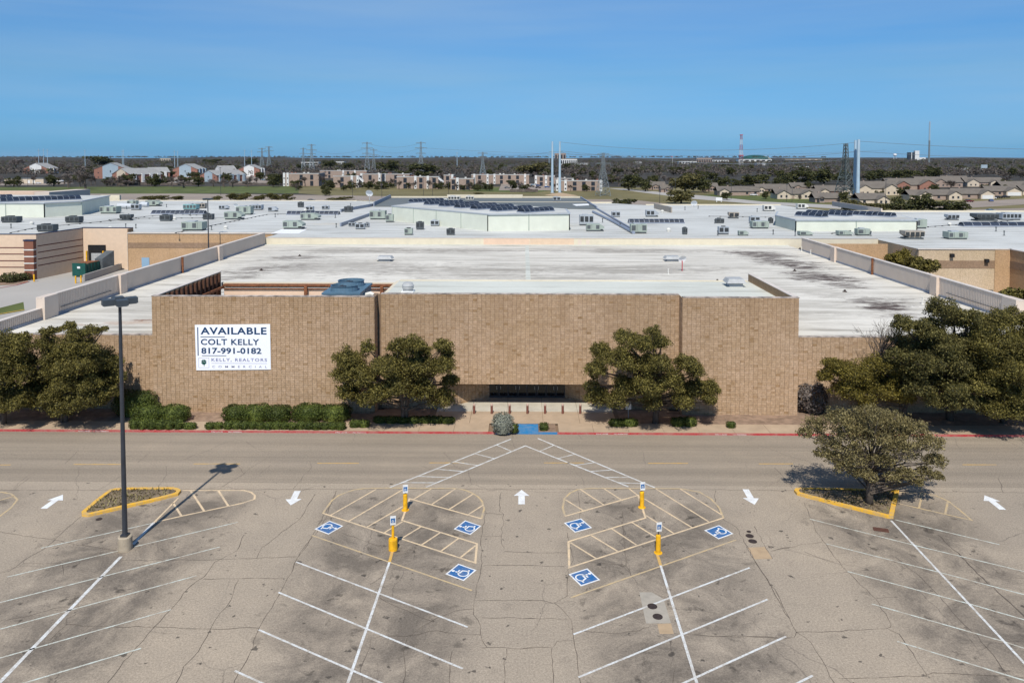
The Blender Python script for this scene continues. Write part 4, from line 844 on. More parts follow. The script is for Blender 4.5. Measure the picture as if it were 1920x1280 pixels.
for z_ in (6.3, 5.05, 3.75, 2.5):
    Q(MB().add([(dxw(147.0)+.03,147.0,z_), (dxw(159.7)+.03,159.7,z_), (dxw(159.7)+.03,159.7,z_+.17), (dxw(147.0)+.03,147.0,z_+.17)], [(0,1,2,3)]), 'stripe', M['stripe_red'], dw_)
    Q(MB().box(-132, -96.4, 146.70, 146.748, z_-0.25, z_-.09), 'stripe', M['stripe_red'])
pier = Q(MB().box(-96.3, -94.45, 145.9, 146.74, 0, 7.5), 'brick_pier', M['brick_red']); Q(MB().box(-96.4, -94.35, 145.8, 146.74, 7.5, 7.75), 'pier_cap', M['navy'], pier)
for z_ in (5.9, 4.6, 3.3, 2.0): Q(MB().box(-96.35, -94.4, 145.85, 146.74, z_-.22, z_), 'pier_band', M['unit_white'], pier)
Q(MB().box(-92.75, -82.4, 159.75, 159.98, 0, DZ+.1), 'wall', M['pink_block']); Q(MB().box(-92.9, -82.3, 159.7, 160.2, DZ+.1, DZ+.24), 'coping', M['navy'])
Q(MB().box(-82.398, -82.2, 157.9, 160, 0, DZ+.1), 'wall', M['brick_band'])
Q(MB().box(-91.6, -88.0, 159.4, 159.74, 0.9, 5.2), 'dock_surround', M['black']); Q(MB().box(-90.9, -88.7, 159.36, 159.398, 1.2, 3.5), 'dock_door', M['galv'])
for x_ in (-91.7, -88.2): Q(MB().box(x_-.1, x_+.1, 158.9, 159.3, 0, 4.0), 'dock_guard', M['bollard_yellow'])
Q(MB().box(-82.2, -50.2, 157.75, 157.98, 0, 7.8), 'wall', M['brick_plain']); Q(MB().box(-82.2, -50.2, 157.70, 157.748, 4.8, 5.9), 'band', M['brick_band'])
Q(MB().box(-82.2, -50.1, 157.6, 158.1, 7.8, 8.05), 'coping', M['siding_cap']); Q(MB().box(-79.4, -77.8, 157.66, 157.697, 0.2, 2.8), 'service_door', M['door_blue'])
# right wall with brown band
Q(MB().box(67.0, 82.6, 130.75, 130.99, 0, 8.0), 'wall', M['brick_pale']); Q(MB().box(67.0, 82.4, 130.70, 130.748, 4.8, 6.1), 'band', M['brick_band']); Q(MB().box(66.8, 82.7, 130.6, 131.2, 8.0, 8.12), 'coping', M['siding_cap'])
Q(MB().box(79.8, 82.35, 130.66, 130.698, 0, 8.0), 'pilaster', M['brick_plain']); Q(MB().box(82.36, 82.59, 115.9, 131, 0, 8.0), 'wall', M['brick_plain']); Q(MB().box(82.30, 82.358, 116, 130.6, 4.8, 6.1), 'band', M['brick_band'])
Q(MB().box(82.25, 82.75, 115.8, 131.2, 8.0, 8.12), 'coping', M['siding_cap']); Q(MB().box(66.98, 67.2, 131, 146, 0, 8), 'wall', M['brick_pale'])
Q(MB().box(82.6, 230, 115.75, 115.99, 0, 8.0), 'wall', M['brick_plain'])
for px, py in ((1785, 479), (1850, 489)): p = V(px, py, 130.5); Q(MB().box(p.x-.3, p.x+.3, 130.2, 130.74, p.z-.3, p.z+.3), 'wall_pack_light', M['black'])
# tan parapets along the far roof edges
Q(MB().box(-260, -60, 274.7, 275.1, 6, 8.25), 'parapet', M['cream']); Q(MB().box(-38, 30, 261.8, 262.2, 6, 8.5), 'parapet', M['cream']); Q(MB().box(40, 84, 251.8, 252.2, 6, 8.35), 'parapet', M['cream']); Q(MB().box(90, 230, 221.8, 222.2, 6, 8.4), 'parapet', M['cream'])
Q(MB().add([(-60,275,6), (-38,262,6), (-38,262,8.3), (-60,275,8.3)], [(3,2,1,0), (0,1,2,3)]), 'parapet', M['cream'])
# raised clerestories with barrel skylights
def clerestory(pts, z1, cap=0.25):
    c = Q(MB().prism(pts, ZM-0.01, z1), 'clerestory', M['white_panel']); n = len(pts); cx0 = sum(p[0] for p in pts)/n; cy0 = sum(p[1] for p in pts)/n
    big = [(cx0+(p[0]-cx0)*1.006+(.12 if p[0] > cx0 else -.12), cy0+(p[1]-cy0)*1.006+(.12 if p[1] > cy0 else -.12)) for p in pts]
    Q(MB().prism(big, z1, z1+cap), 'fascia', M['unit_grey'], c); sm = [(cx0+(p[0]-cx0)*0.985, cy0+(p[1]-cy0)*0.985) for p in pts]
    Q(MB().prism(sm, z1+cap, z1+cap+.02), 'roof_deck', M['roof_mall'], c)
    for i in range(n):
        a, b = Vector(pts[i]), Vector(pts[(i+1) % n]); L = (b-a).length; k_ = max(1, int(L/8.5)); d = (b-a).normalized(); nn = Vector((d.y, -d.x))
        if (a+b).y/2 > cy0 + 2: continue
        for j in range(k_+1):
            p = a + d*(L*j/k_); Q(MB().box(p.x-.09, p.x+.09, p.y-.09, p.y+.09, ZM, z1), 'downpipe', M['unit_green'], c)
    return c
def barrel(xc, yc, z, L, W, ang, nseg=None, H=None, across=4):
    """barrel-vault skylight: navy panes between pale ribs, axis at ang"""
    nseg = nseg or max(2, int(L/1.4)); H = H or W*0.30; ca, sa = math.cos(ang), math.sin(ang)
    def T(u, w, h): return (xc + u*ca - w*sa, yc + u*sa + w*ca, z + h)
    prof = [(-W/2*math.cos(math.pi*i/across), H*math.sin(math.pi*i/across)) for i in range(across+1)]
    g = MB(); e = 0.025
    for i in range(nseg):
        u0, u1 = -L/2+L*i/nseg+e, -L/2+L*(i+1)/nseg-e
        for j in range(across):
            (w0, h0), (w1, h1) = prof[j], prof[j+1]; g.quad(T(u0, w0, h0+.25), T(u1, w0, h0+.25), T(u1, w1, h1+.25), T(u0, w1, h1+.25))
    for s in (-1, 1): g.poly([T(s*L/2*0.998, w, h+.25) for w, h in (prof if s < 0 else prof[::-1])])
    sk = Q(g, 'barrel_skylight', M['sky_glass']); r_ = MB()
    for i in range(nseg+1):
        u = -L/2+L*i/nseg
        for j in range(across):
            (w0, h0), (w1, h1) = prof[j], prof[j+1]; r_.quad(T(u-.03, w0, h0+.275), T(u+.03, w0, h0+.275), T(u+.03, w1, h1+.275), T(u-.03, w1, h1+.275))
    for j in range(1, across):
        w, h = prof[j]; r_.quad(T(-L/2, w-.025, h+.28), T(L/2, w-.025, h+.28), T(L/2, w+.025, h+.28), T(-L/2, w+.025, h+.28))
    Q(r_, 'glazing_bars', M['frame'], sk); b_ = MB()
    b_.add([T(-L/2-.1, -W/2-.1, 0), T(L/2+.1, -W/2-.1, 0), T(L/2+.1, W/2+.1, 0), T(-L/2-.1, W/2+.1, 0), T(-L/2-.1, -W/2-.1, .25), T(L/2+.1, -W/2-.1, .25), T(L/2+.1, W/2+.1, .25), T(-L/2-.1, W/2+.1, .25)], [(4,5,6,7), (0,1,5,4), (1,2,6,5), (2,3,7,6), (3,0,4,7)])
    Q(b_, 'upstand', M['flash'], sk)
CZ = 11.45
clerestory([(-32.5, 189), (-7.6, 161.8), (9.8, 164.5), (9.8, 178), (-14, 205), (-27, 205)], CZ)
for (px, py, L) in ((800, 379.0, 10), (833, 383, 11), (862, 386, 11), (893, 388.7, 11.5), (924, 391.3, 11.5), (960, 394.4, 11), (1005, 397.2, 9)):
    q = P(px, py, CZ+.27); barrel(q.x, q.y, CZ+.27, L, 2.5, R(44), across=6)
clerestory([(-175, 197), (-124.7, 197.5), (-119.8, 206), (-128.5, 236), (-175, 240)], 11.6)
for (px, py, L) in ((-60, 377.5, 14), (0, 378.5, 13), (50, 377.0, 13), (104, 375.5, 12), (-25, 374, 12)): q = P(px, py, 11.87); barrel(q.x, q.y, 11.87, L, 3.4, R(50), across=6)
clerestory([(57.6, 163), (83, 163), (86, 176), (80, 188), (62, 188), (57.6, 176)], 10.2)
for (px, py, L) in ((1521, 406, 6.5), (1553, 403.2, 10), (1598, 402.8, 10.5), (1644, 405, 7.5)): q = P(px, py, 10.47); barrel(q.x, q.y, 10.47, L, 2.5, R(-52), across=6)
for (x0, x1, py) in ((283, 382, 401.5), (537, 634, 403), (1180, 1283, 419), (1808, 1990, 425)):
    a, b = P(x0, py, ZM), P(x1, py, ZM); barrel((a.x+b.x)/2, a.y+1.2, ZM, b.x-a.x, 2.4, 0, nseg=11, H=0.75)
# dark-roofed anchor at the back, with raised cream parapet
da = [P(702, 386, 8.3), P(733, 371, 8.3), P(1088, 371.5, 8.3), P(1118, 391, 8.3)]
Q(MB().prism([(p.x, p.y) for p in da], ZM-.01, 8.35), 'dark_roof', M['roof_dark'])
a, b = P(838, 371, 8.4), P(980, 371, 8.4); Q(MB().box(a.x, b.x, a.y+.5, a.y+.9, 8, 9.6), 'parapet', M['cream']); Q(MB().box(da[1].x, da[2].x, da[1].y+.02, da[1].y+.42, 8, 8.9), 'parapet', M['cream'])
def wallseg(p, q_, h, m, t=.35):
    d = (q_-p); n = Vector((-d.y, d.x, 0)).normalized()*t
    Q(MB().prism([(p.x, p.y), (q_.x, q_.y), (q_.x+n.x, q_.y+n.y), (p.x+n.x, p.y+n.y)], ZM, ZM+h), 'parapet', m)
wallseg(da[0], da[1], 1.5, M['flash']); wallseg(P(640, 398, 8), P(703, 386.5, 8), 0.9, M['flash']); wallseg(P(640, 425, 8), P(703, 402, 8), 0.8, M['flash']); wallseg(da[3], P(1190, 436, 8), .5, M['flash']); wallseg(da[2], da[3], .9, M['flash'])
wallseg(P(1226, 391, 8), P(1258, 399, 8), 1.6, M['unit_tan']); wallseg(P(1560, 386, 8), P(1652, 401, 8), 1.5, M['siding'])
# roof walk of the far-left cream block
a = P(-80, 368, 8); Q(MB().box(P(-300, 366, 9).x, P(80, 366, 9).x, 290, 300, 6, 10.5), 'rear_block', M['cream_pink']); Q(MB().box(P(80, 366, 9).x, P(108, 366, 9).x, 290.2, 318, 6, 10.4), 'rear_block', M['siding'])
Q(MB().box(P(190, 376, 8).x, P(226, 376, 8).x, 276, 277, 6, 10), 'rear_block', M['cream'])
# conduit lines with small sleepers across the mall roof
for pts in ([(20, 436), (60, 428), (150, 419), (260, 409), (420, 408)], [(205, 412), (330, 401), (395, 404)], [(330, 436), (500, 402), (620, 398)], [(1560, 437), (1700, 418), (1740, 425), (1900, 413)], [(1330, 405), (1500, 408), (1560, 399)]):
    q = [P(u, v, ZM+.15) for u, v in pts]; Q(MB().tube(q, .05, 5), 'roof_conduit', M['dark_metal']); blk = MB()
    for s, t in zip(q[:-1], q[1:]):
        n = int((t-s).length/2.6)
        for i in range(n): c = s.lerp(t, i/n); blk.box(c.x-.18, c.x+.18, c.y-.12, c.y+.12, ZM, ZM+.16)
    Q(blk, 'conduit_sleeper', M['black'], kind='stuff')
Q(MB().tube([P(1112, 397, ZM+.3), P(1150, 415, ZM+.3), P(1188, 436, ZM+.3)], .35, 8), 'roof_duct', M['flash'])
# white ballast sheets lying on the roof
for pts in ([(507, 438), (528, 430), (576, 430), (560, 438)], [(1073, 383), (1103, 382), (1105, 385), (1080, 386)]): Q(MB().poly([tuple(P(u, v, ZM+.36 if v < 390 else ZM+.02)) for u, v in pts]), 'white_patch', M['white'])
rv = random.Random(31); vent_me = MB().lathe([(.22, 0), (.22, .08), (.09, .1), (.09, .75), (.16, .76), (.16, .95), (.04, 1.0)], 8).mesh('vent_stack', M['unit_dark']); vent_m2 = MB().lathe([(.4, 0), (.4, .3), (.5, .32), (.45, .6), (.1, .75)], 10).mesh('vent_stack', M['unit_white'])
for i in range(70):
    px, py = rv.uniform(-40, 1960), rv.uniform(386, 443); q = P(px, py, ZM)
    if (700 < px < 1120 and py < 437) or (1455 < px < 1720 and py < 436) or (px < 200 and py < 412) or q.x > 225 or q.y > 250 or (q.x < -50 and q.y < 162) or (660 < px < 1120): continue
    link('vent_stack', vent_me if i % 3 else vent_m2, mall, (q.x, q.y-146, ZM))
# ---- rooftop air handlers: separate things on the mall roof
def rtu(x0, x1, yb, hpx, m, label, kind='box', z=ZM):
    a, b = P(x0, yb, z), P(x1, yb, z); w = b.x-a.x; dist = a.y; h = hpx/FOC*dist*0.98; d = min(max(w*0.62, 1.2), 3.2)
    e = empty('rooftop_unit', ((a.x+b.x)/2, a.y + d/2, z), 0, label, 'rooftop unit', 'air handlers on the mall roof')
    h0 = min(.35, h*.2)
    MB().box(-w*.46, w*.46, -d*.44, d*.44, 0, h0).build('curb', M['unit_dark'], e)
    c0 = h0 + .002
    if kind == 'cond':
        body = MB().box(-w/2, w/2, -d/2, d/2, c0, h).build('casing', M[m], e)
        MB().lathe([(min(w,d)*.36, h), (min(w,d)*.36, h+.14), (min(w,d)*.28, h+.15)], 14).build('fan_ring', M['louvre'], e)
    elif kind == 'hood':
        body = MB().box(-w/2, w*.28, -d/2, d/2, c0, h).build('casing', M[m], e)
        MB().add([(w*.282,-d/2,h*.95), (w*.282,d/2,h*.95), (w*.282,d/2,h*.35), (w*.282,-d/2,h*.35), (w*.5,-d/2,h*.62), (w*.5,d/2,h*.62), (w*.5,d/2,h*.38), (w*.5,-d/2,h*.38)], [(0,4,5,1), (3,2,6,7), (0,3,7,4), (1,5,6,2), (4,7,6,5)]).build('intake_hood', M[m], e)
    elif kind == 'flare':
        MB().add([(-w*.28,-d*.4,c0), (w*.28,-d*.4,c0), (w*.28,d*.4,c0), (-w*.28,d*.4,c0), (-w/2,-d/2,h*.6), (w/2,-d/2,h*.6), (w/2,d/2,h*.6), (-w/2,d/2,h*.6)], [(0,1,5,4), (1,2,6,5), (2,3,7,6), (3,0,4,7)]).build('casing', M[m], e)
        MB().box(-w*.5, w*.5, -d/2, d/2, h*.6+.002, h).build('cowl', M[m], e)
    else:
        MB().box(-w/2, w/2, -d/2, d/2, c0, h).build('casing', M[m], e); MB().box(-w*.3, w*.1, -d*.3, d*.3, h, h+.18).build('top_panel', M['unit_grey'] if m != 'unit_dark' else M['louvre'], e)
    nl = max(2, int(w/.9)); lm = 'louvre' if m in ('unit_dark', 'unit_grey', 'unit_tan', 'unit_white') else 'unit_dark'
    for i in range(nl):
        u0 = -w/2 + w*(i+.12)/nl; u1 = -w/2 + w*(i+.88)/nl
        if kind in ('hood',) and u1 > w*.27: continue
        if m.startswith('unit_green') and i % 2 == 1:
            MB().box(u0, u0+.05, -d/2-.03, -d/2-.002, h*.3, h*.95).build('panel_seam', M['unit_dark'], e); continue
        MB().box(u0, u1, -d/2-.04, -d/2-.002, max(h*.36, c0+.05), h*.88).build('louvre', M[lm], e)
    return e
G, D_, W_ = 'unit_green', 'unit_dark', 'unit_grey'
for u in ((2, 31, 418, 12, D_, 'charcoal louvred unit at the left edge before the left clerestory', 'box'), (69, 99, 435, 14, D_, 'charcoal louvred unit nearest the dock building roof edge', 'box'), (122, 148, 418, 12, D_, 'charcoal louvred unit below the corner of left clerestory', 'box'),
    (224, 245, 414, 12, D_, 'charcoal unit right of the left clerestory, west of lamp', 'flare'), (299, 319, 415, 12, D_, 'charcoal unit below the left strip skylight', 'box'), (380, 398, 412, 11, D_, 'charcoal unit just behind the thin roof lamp pole', 'box'),
    (187, 218, 401, 14, G, 'grey-green unit touching the left clerestory right end', 'box'), (340, 379, 433, 17, G, 'large grey-green unit left of lamp pole near front edge', 'box'), (420, 453, 412, 15, G, 'grey-green unit right of the lamp pole, front one', 'hood'),
    (442, 470, 403, 16, G, 'tall grey-green unit with side tower right of lamp pole', 'box'), (467, 490, 394, 10, W_, 'light grey unit behind the tall green one', 'box'), (272, 298, 387, 11, G, 'grey-green unit at end of the round duct', 'hood'), (238, 255, 384, 8, G, 'small green unit at far left rear', 'box'),
    (245, 261, 394, 11, W_, 'light grey unit between the two duct runs', 'box'), (343, 368, 394, 11, 'unit_teal', 'teal and lilac unit above the left strip skylight', 'box'), (366, 384, 391, 10, 'unit_tan', 'tan unit beside the teal one', 'box'), (410, 427, 393, 8, W_, 'small grey unit right of the lamp top', 'hood'),
    (502, 519, 397, 9, W_, 'small grey unit alone mid-left rear', 'hood'), (558, 568, 389, 10, D_, 'small dark unit near the rear edge left of centre', 'cond'), (573, 587, 396, 9, W_, 'small grey unit above second strip skylight', 'box'), (603, 616, 393, 7, W_, 'tiny grey unit at right end above second strip skylight', 'box'),
    (563, 597, 413, 13, G, 'grey-green unit below the second strip skylight', 'hood'), (530, 567, 430, 16, G, 'grey-green unit behind the white roof sheet', 'hood'), (645, 660, 398, 11, D_, 'dark unit by the left corner of the dark roof', 'cond'), (693, 722, 412, 17, G, 'grey-green unit against left end of central clerestory', 'box'),
    (723, 737, 417, 15, G, 'narrow green condenser at the corner of central clerestory', 'cond'), (653, 666, 425, 8, W_, 'small grey condenser, leftmost of the trio by the parapet', 'cond'), (666, 683, 430, 11, W_, 'middle grey condenser of the trio by the parapet', 'cond'), (684, 691, 426, 8, W_, 'small grey condenser, rightmost of the trio by the parapet', 'cond'),
    (780, 794, 431, 15, D_, 'dark condenser before the central clerestory left face', 'cond'), (807, 823, 424, 11, W_, 'light grey condenser touching central clerestory wall', 'box'), (758, 773, 441, 13, 'unit_green', 'green condenser nearest the store rear wall, left', 'cond'), (837, 852, 441, 12, D_, 'dark condenser nearest the store rear wall, centre', 'cond'),
    (1087, 1113, 423, 20, W_, 'stacked grey unit right of central clerestory', 'box'), (1100, 1133, 434, 14, G, 'grey-green unit right of central clerestory, in front', 'hood'), (1147, 1163, 407, 10, W_, 'lilac-grey unit beside the roof duct', 'box'), (1212, 1235, 407, 13, W_, 'grey unit above the third strip skylight', 'hood'),
    (1183, 1213, 438, 18, G, 'grey-green unit below the third strip skylight', 'box'), (1281, 1289, 440, 13, D_, 'dark narrow unit right of the third strip skylight', 'cond'), (1433, 1454, 396, 11, 'unit_white', 'off-white hooded unit on the right far roof', 'hood'), (1496, 1516, 392, 10, 'unit_white', 'off-white hooded unit left of the twin steel poles', 'hood'),
    (1367, 1386, 410, 12, 'unit_tan', 'tan cowled unit mid right roof', 'flare'), (1343, 1358, 419, 9, D_, 'small dark unit left of tan cowled one', 'box'), (1407, 1425, 419, 13, W_, 'lilac-grey unit behind a green one on right roof', 'box'), (1411, 1442, 429, 14, G, 'grey-green unit left of the right clerestory', 'box'),
    (1443, 1450, 419, 10, D_, 'tiny dark condenser next to the right clerestory', 'cond'), (1348, 1367, 440, 15, W_, 'grey stepped unit near the rear wall, right of centre', 'cond'), (1386, 1404, 442, 9, G, 'low green unit near the rear wall, right of centre', 'hood'), (1500, 1525, 442, 8, G, 'low green hooded unit before the right clerestory, left', 'hood'),
    (1573, 1599, 442, 9, G, 'low green hooded unit before the right clerestory, middle', 'hood'), (1608, 1632, 442, 13, G, 'grey-green unit before the right clerestory, right', 'box'), (1715, 1738, 429, 18, G, 'grey-green unit against right end of right clerestory', 'box'), (1697, 1734, 449, 16, 'unit_tan', 'brownish open-hooded unit near the right brick wall', 'flare'),
    (1779, 1815, 449, 14, G, 'large grey-green unit at the front right roof', 'box'), (1777, 1799, 413, 11, W_, 'grey unit behind the fourth strip skylight, left', 'flare'), (1832, 1873, 415, 14, 'unit_dark', 'wide dark unit with flared ends above the fourth strip skylight', 'flare'), (1880, 1915, 413, 13, W_, 'long blue-grey unit at the right edge', 'box')):
    rtu(*u)
rtu(1037, 1051, 378, 9, W_, 'grey unit alone on the dark rear roof', 'box', 8.35); rtu(818, 838, 381, 8, 'unit_white', 'white and dark cowled unit on dark roof behind skylights', 'flare', 8.35); rtu(873, 888, 376, 8, 'unit_white', 'white box unit on dark rear roof, centre', 'box', 8.35); rtu(840, 862, 376, 8, 'unit_white', 'white penthouse with dark openings on dark rear roof', 'box', 8.35)
def bigdish(px, py, r, z, label, post=1.5):
    q = P(px, py, z); e = empty('satellite_dish', q, 0, label, 'satellite dish'); MB().tube([(0,0,0), (0,0,post)], .12, 8).build('post', M['galv'], e)
    d = dish_mesh(r).build('reflector', M['white'], e, smooth=True); d.location = (0, -.3, post+r*.6); d.rotation_euler = (.55, 0, -.1)
bigdish(693, 381, 1.25, 8.3, 'big white satellite dish by the dark roof corner', 2.6); bigdish(1301, 388, 1.0, ZM, 'white satellite dish on right rear roof edge', .6); bigdish(443, 394, .75, ZM, 'white dish right of the lamp head', 1.0)
for (x0, x1, py, lb) in ((218, 245, 392, 'round silver duct left of the grey unit'), (262, 275, 389, 'short round silver duct right of the grey unit')):
    a, b = P(x0, py, ZM), P(x1, py, ZM); MB().tube([(-(b.x-a.x)/2, 0, .9), ((b.x-a.x)/2, 0, .9)], .75, 14).build('air_duct', M['frame'], loc=((a.x+b.x)/2, a.y+1, ZM), label=lb, cat='air duct', smooth=False)
# ================================================================== LAMPS, POSTS, SIGNS, BINS
def lamp(px, py, z0, H, label, base=True, rz=R(38)):
    q = P(px, py, z0); e = empty('parking_lamp', q, 0, label, 'lamp post'); b0 = 0
    if base:
        MB().lathe([(.40, 0), (.40, .78), (.36, .82)], 24).build('concrete_base', M['base_concrete'], e); b0 = .82
        MB().box(-.2, .2, -.2, .2, b0, b0+.12).build('base_plate', M['dark_metal'], e)
    MB().tube([(0,0,b0), (0,0,b0+.5), (0,0,H)], [.155, .15, .085], 12).build('pole', M['dark_metal'], e)
    MB().lathe([(.11, H-.15), (.13, H-.1), (.13, H+.1), (.05, H+.14)], 10).build('hub', M['white'], e)
    for k_ in range(4):
        a = rz + k_*R(90); c, s = math.cos(a), math.sin(a)
        def T(u, w, h): return (u*c - w*s, u*s + w*c, H + h)
        def bx(u0, u1, w, h0, h1): return MB().add([T(u0,-w,h0), T(u1,-w,h0), T(u1,w,h0), T(u0,w,h0), T(u0,-w,h1), T(u1,-w,h1), T(u1,w,h1), T(u0,w,h1)], [(3,2,1,0), (4,5,6,7), (0,1,5,4), (1,2,6,5), (2,3,7,6), (3,0,4,7)])
        hd = bx(.26, .94, .31, -.15, .19).build('lamp_head', M['lamp_head'], e); bx(.1, .26, .05, -.03, .05).build('arm', M['dark_metal'], hd); bx(.32, .88, .25, -.19, -.152).build('lens', M['lens'], hd)
    return e
lamp(235, 1029, 0, 15.0, 'tall dark four-headed lamp post on concrete base in the lot')
p = V(391, 480, 150); lamp_b = lamp(391, 515, 0, 15.2, 'distant four-headed lamp post rising beyond the store roof'); lamp_b.location = (V(391, 460, 153).x, 153, 0)
def thin_pole(px, yb, ytop, label, r=.12, head=True, cat='light pole'):
    q = P(px, yb); H = V(px, ytop, q.y).z; e = empty('light_pole', q, 0, label, cat, 'thin poles beyond the mall'); MB().tube([(0,0,0), (0,0,H)], [r, r*.7], 8).build('pole', M['dark_metal'], e)
    if head: MB().box(-.5, .5, -.25, .25, H-.1, H+.25).build('lamp_head', M['lamp_head'], e)
for a in ((414, 367, 315, 'thin pole before the blue-grey gabled flats'), (661, 372, 345, 'thin pole behind the hip-roofed flats, left'), (716, 371, 333, 'thin pole with blue tag in the far lot'), (794, 369, 330, 'thin pole in the field before the brick flats'), (811, 369, 334, 'second thin pole in the field before the brick flats'), (841, 366, 338, 'third thin pole in the field before the brick flats'), (1237, 381, 352, 'thin pole left of the round oak by the far street'), (1266, 381, 338, 'thin pole in front of the round oak by the far street'),
    (1371, 373, 340, 'lamp pole before the first ranch house'), (1475, 378, 346, 'thin pole before the ranch houses, right'), (1485, 379, 352, 'thin short pole before the ranch houses'), (1660, 397, 337, 'pole before the cream two-storey house'), (522, 351, 326, 'pale pole left of flat brick flats'), (52, 350, 322, 'pole by the low cream garage')): thin_pole(*a)
# yellow posts with accessible signs
def sign_post(px, yb, ytop, kind, label):
    q = P(px, yb); H = V(px, ytop, q.y).z; e = empty('accessible_sign', q, 0, label, 'sign post', 'accessible signs in yellow posts')
    if kind == 'drum': MB().lathe([(.27, 0), (.27, .62), (.25, .68), (.1, .70)], 20).build('post_base', M['bollard_yellow'], e); MB().tube([(0,0,.68), (0,0,H-.35)], .085, 12).build('sleeve', M['bollard_yellow'], e)
    else: MB().lathe([(.25, 0), (.25, .03), (.15, .04), (.15, 1.02), (.14, 1.08), (.06, 1.12)], 16, ).build('post_base', M['bollard_yellow'], e); MB().tube([(0,0,1.1), (0,0,H-.3)], .035, 8).build('sign_pole', M['dark_metal'], e)
    pl = MB().box(-.17, .17, -.13, -.115, H-.55, H).build('sign_plate', M['sym_white'], e); MB().box(-.13, .13, -.134, -.131, H-.42, H-.14).build('blue_field', M['sym_blue'], pl)
    mf = lambda t: (-.12+t[0]*.24, H-.41+t[1]*.26); mb = MB()
    for pts in ([(.40,.74),(.42,.50),(.62,.50),(.72,.24)], [(.47+.23*math.cos(R(a)), .35+.23*math.sin(R(a))) for a in range(105, 350, 20)]):
        t_ = MB(); stroke_mesh(t_, pts, .09, 0, mapf=mf); mb.add([(v[0], -.137, v[1]) for v in t_.v], [f[::-1] for f in t_.f])
    mb.build('pictogram', M['sym_white'], pl)
    pl.rotation_euler = (0, 0, .25)
sign_post(737, 1030, 965, 'drum', 'accessible sign on fat yellow drum post, left nearest'); sign_post(760, 956, 907, 'post', 'accessible sign on yellow post, left farther'); sign_post(1234, 1036, 977, 'post', 'accessible sign on yellow post, right nearest'); sign_post(1203.5, 951, 902, 'post', 'accessible sign on yellow post, right farther')
q = P(1178, 792, .15); e = empty('street_sign', q, 0, 'white and blue square sign on thin pole under right entrance tree', 'sign'); MB().tube([(0,0,0), (0,0,1.7)], .03, 8).build('pole', M['galv'], e); pl = MB().box(-.24, .24, -.05, -.03, 1.2, 1.85).build('sign_plate', M['sym_white'], e); MB().add([(-.1,-.052,1.35), (.0,-.052,1.35), (.16,-.052,1.68), (.06,-.052,1.68)], [(0,1,2,3)]).build('sign_symbol', M['sym_blue'], pl)
# green compactor at the dock, bollards, yard wall
q = P(150, 519); C_ = empty('trash_compactor', (q.x, q.y, 0), R(-3), 'long dark green trash compactor at the loading dock', 'compactor')
MB().box(-1.3, 1.3, 0, 4.6, .25, 2.5).build('container', M['dumpster_green'], C_); MB().prism([(-1.35, -.35), (1.35, -.35), (1.35, -.002), (-1.35, -.002)], .2, 2.75).build('door', M['dumpster_green'], C_)
for k_ in range(4): MB().box(1.302, 1.40, .5+k_*1.1, .7+k_*1.1, .3, 2.45).build('rib', M['dumpster_green'], C_)
MB().box(-1.2, 1.2, .8, 4.5, 2.502, 2.62).build('rusty_lid', M['rust'], C_); MB().add([(.2,4.6,.6), (1.8,4.6,.6), (1.8,4.6,3.0), (.2,4.6,3.0), (1.2,6.9,1.2), (2.9,6.9,1.2), (2.9,6.9,4.4), (1.2,6.9,4.4)], [(3,2,1,0), (4,5,6,7), (0,1,5,4), (1,2,6,5), (2,3,7,6), (3,0,4,7)]).build('chute', M['unit_dark'], C_); MB().box(-.3, .3, -.365, -.352, 1.7, 2.1).build('notice', M['white'], C_)
for px, py, lb in ((142, 531, 'yellow bollard left of the pair before the compactor'), (152, 530, 'yellow bollard right of the pair before the compactor'), (64, 528, 'yellow bollard beside the red brick pier')): MB().lathe([(.14, 0), (.14, 1.3), (.06, 1.4)], 12).build('dock_bollard', M['bollard_yellow'], loc=P(px, py), label=lb, cat='bollard')
a, b = P(155, 528), P(232, 503); d = b-a; MB().prism([(0, 0), (d.x, d.y), (d.x+.3, d.y+.2), (.3, .2)], 0, 1.3).build('dock_wall', M['street'], loc=a, label='low grey concrete wall beside the compactor', cat='wall')
for px, lb in ((1808, 'dark blue dumpster with raised black lid beyond the right parapet'), (1853, 'bright blue dumpster with open lid beyond the right parapet')):
    X = V(px, 530, 118).x; e = empty('dumpster', (X, 118, 0), R(-14), lb, 'dumpster'); MB().add([(-1,-.8,.2), (1,-.8,.2), (1,.8,.2), (-1,.8,.2), (-1.1,-1,1.5), (1.1,-1,1.5), (1.1,.9,1.8), (-1.1,.9,1.8)], [(3,2,1,0), (0,1,5,4), (1,2,6,5), (2,3,7,6), (3,0,4,7), (4,5,6,7)]).build('bin_body', M['dumpster_blue'], e); MB().add([(-1.1,.9,1.82), (1.1,.9,1.82), (1.1,1.3,3.1), (-1.1,1.3,3.1), (-1.1,1.0,1.82), (1.1,1.0,1.82), (1.1,1.4,3.1), (-1.1,1.4,3.1)], [(0,1,2,3), (7,6,5,4), (3,2,6,7), (0,3,7,4), (2,1,5,6)]).build('lid', M['black'], e)
X = V(1870, 530, 121).x; e = empty('yard_railing', (X, 121, 0), 0, 'yellow-posted railing beside the blue dumpsters', 'railing'); MB().tube([(0,0,0), (0,0,2.2)], .13, 10).build('post', M['bollard_yellow'], e); MB().tube([(0,0,2.1), (5, .5, 2.1)], .05, 6).build('rail', M['cap_tan'], e); MB().tube([(5,.5,0), (5,.5,2.1)], .05, 6).build('post', M['cap_tan'], e)
sheet('yard_lawn', [P(-80, 586), P(0, 577), P(44, 566), P(46, 582), P(0, 590), P(-80, 602)], -0.002, M['grass'], kind='structure')
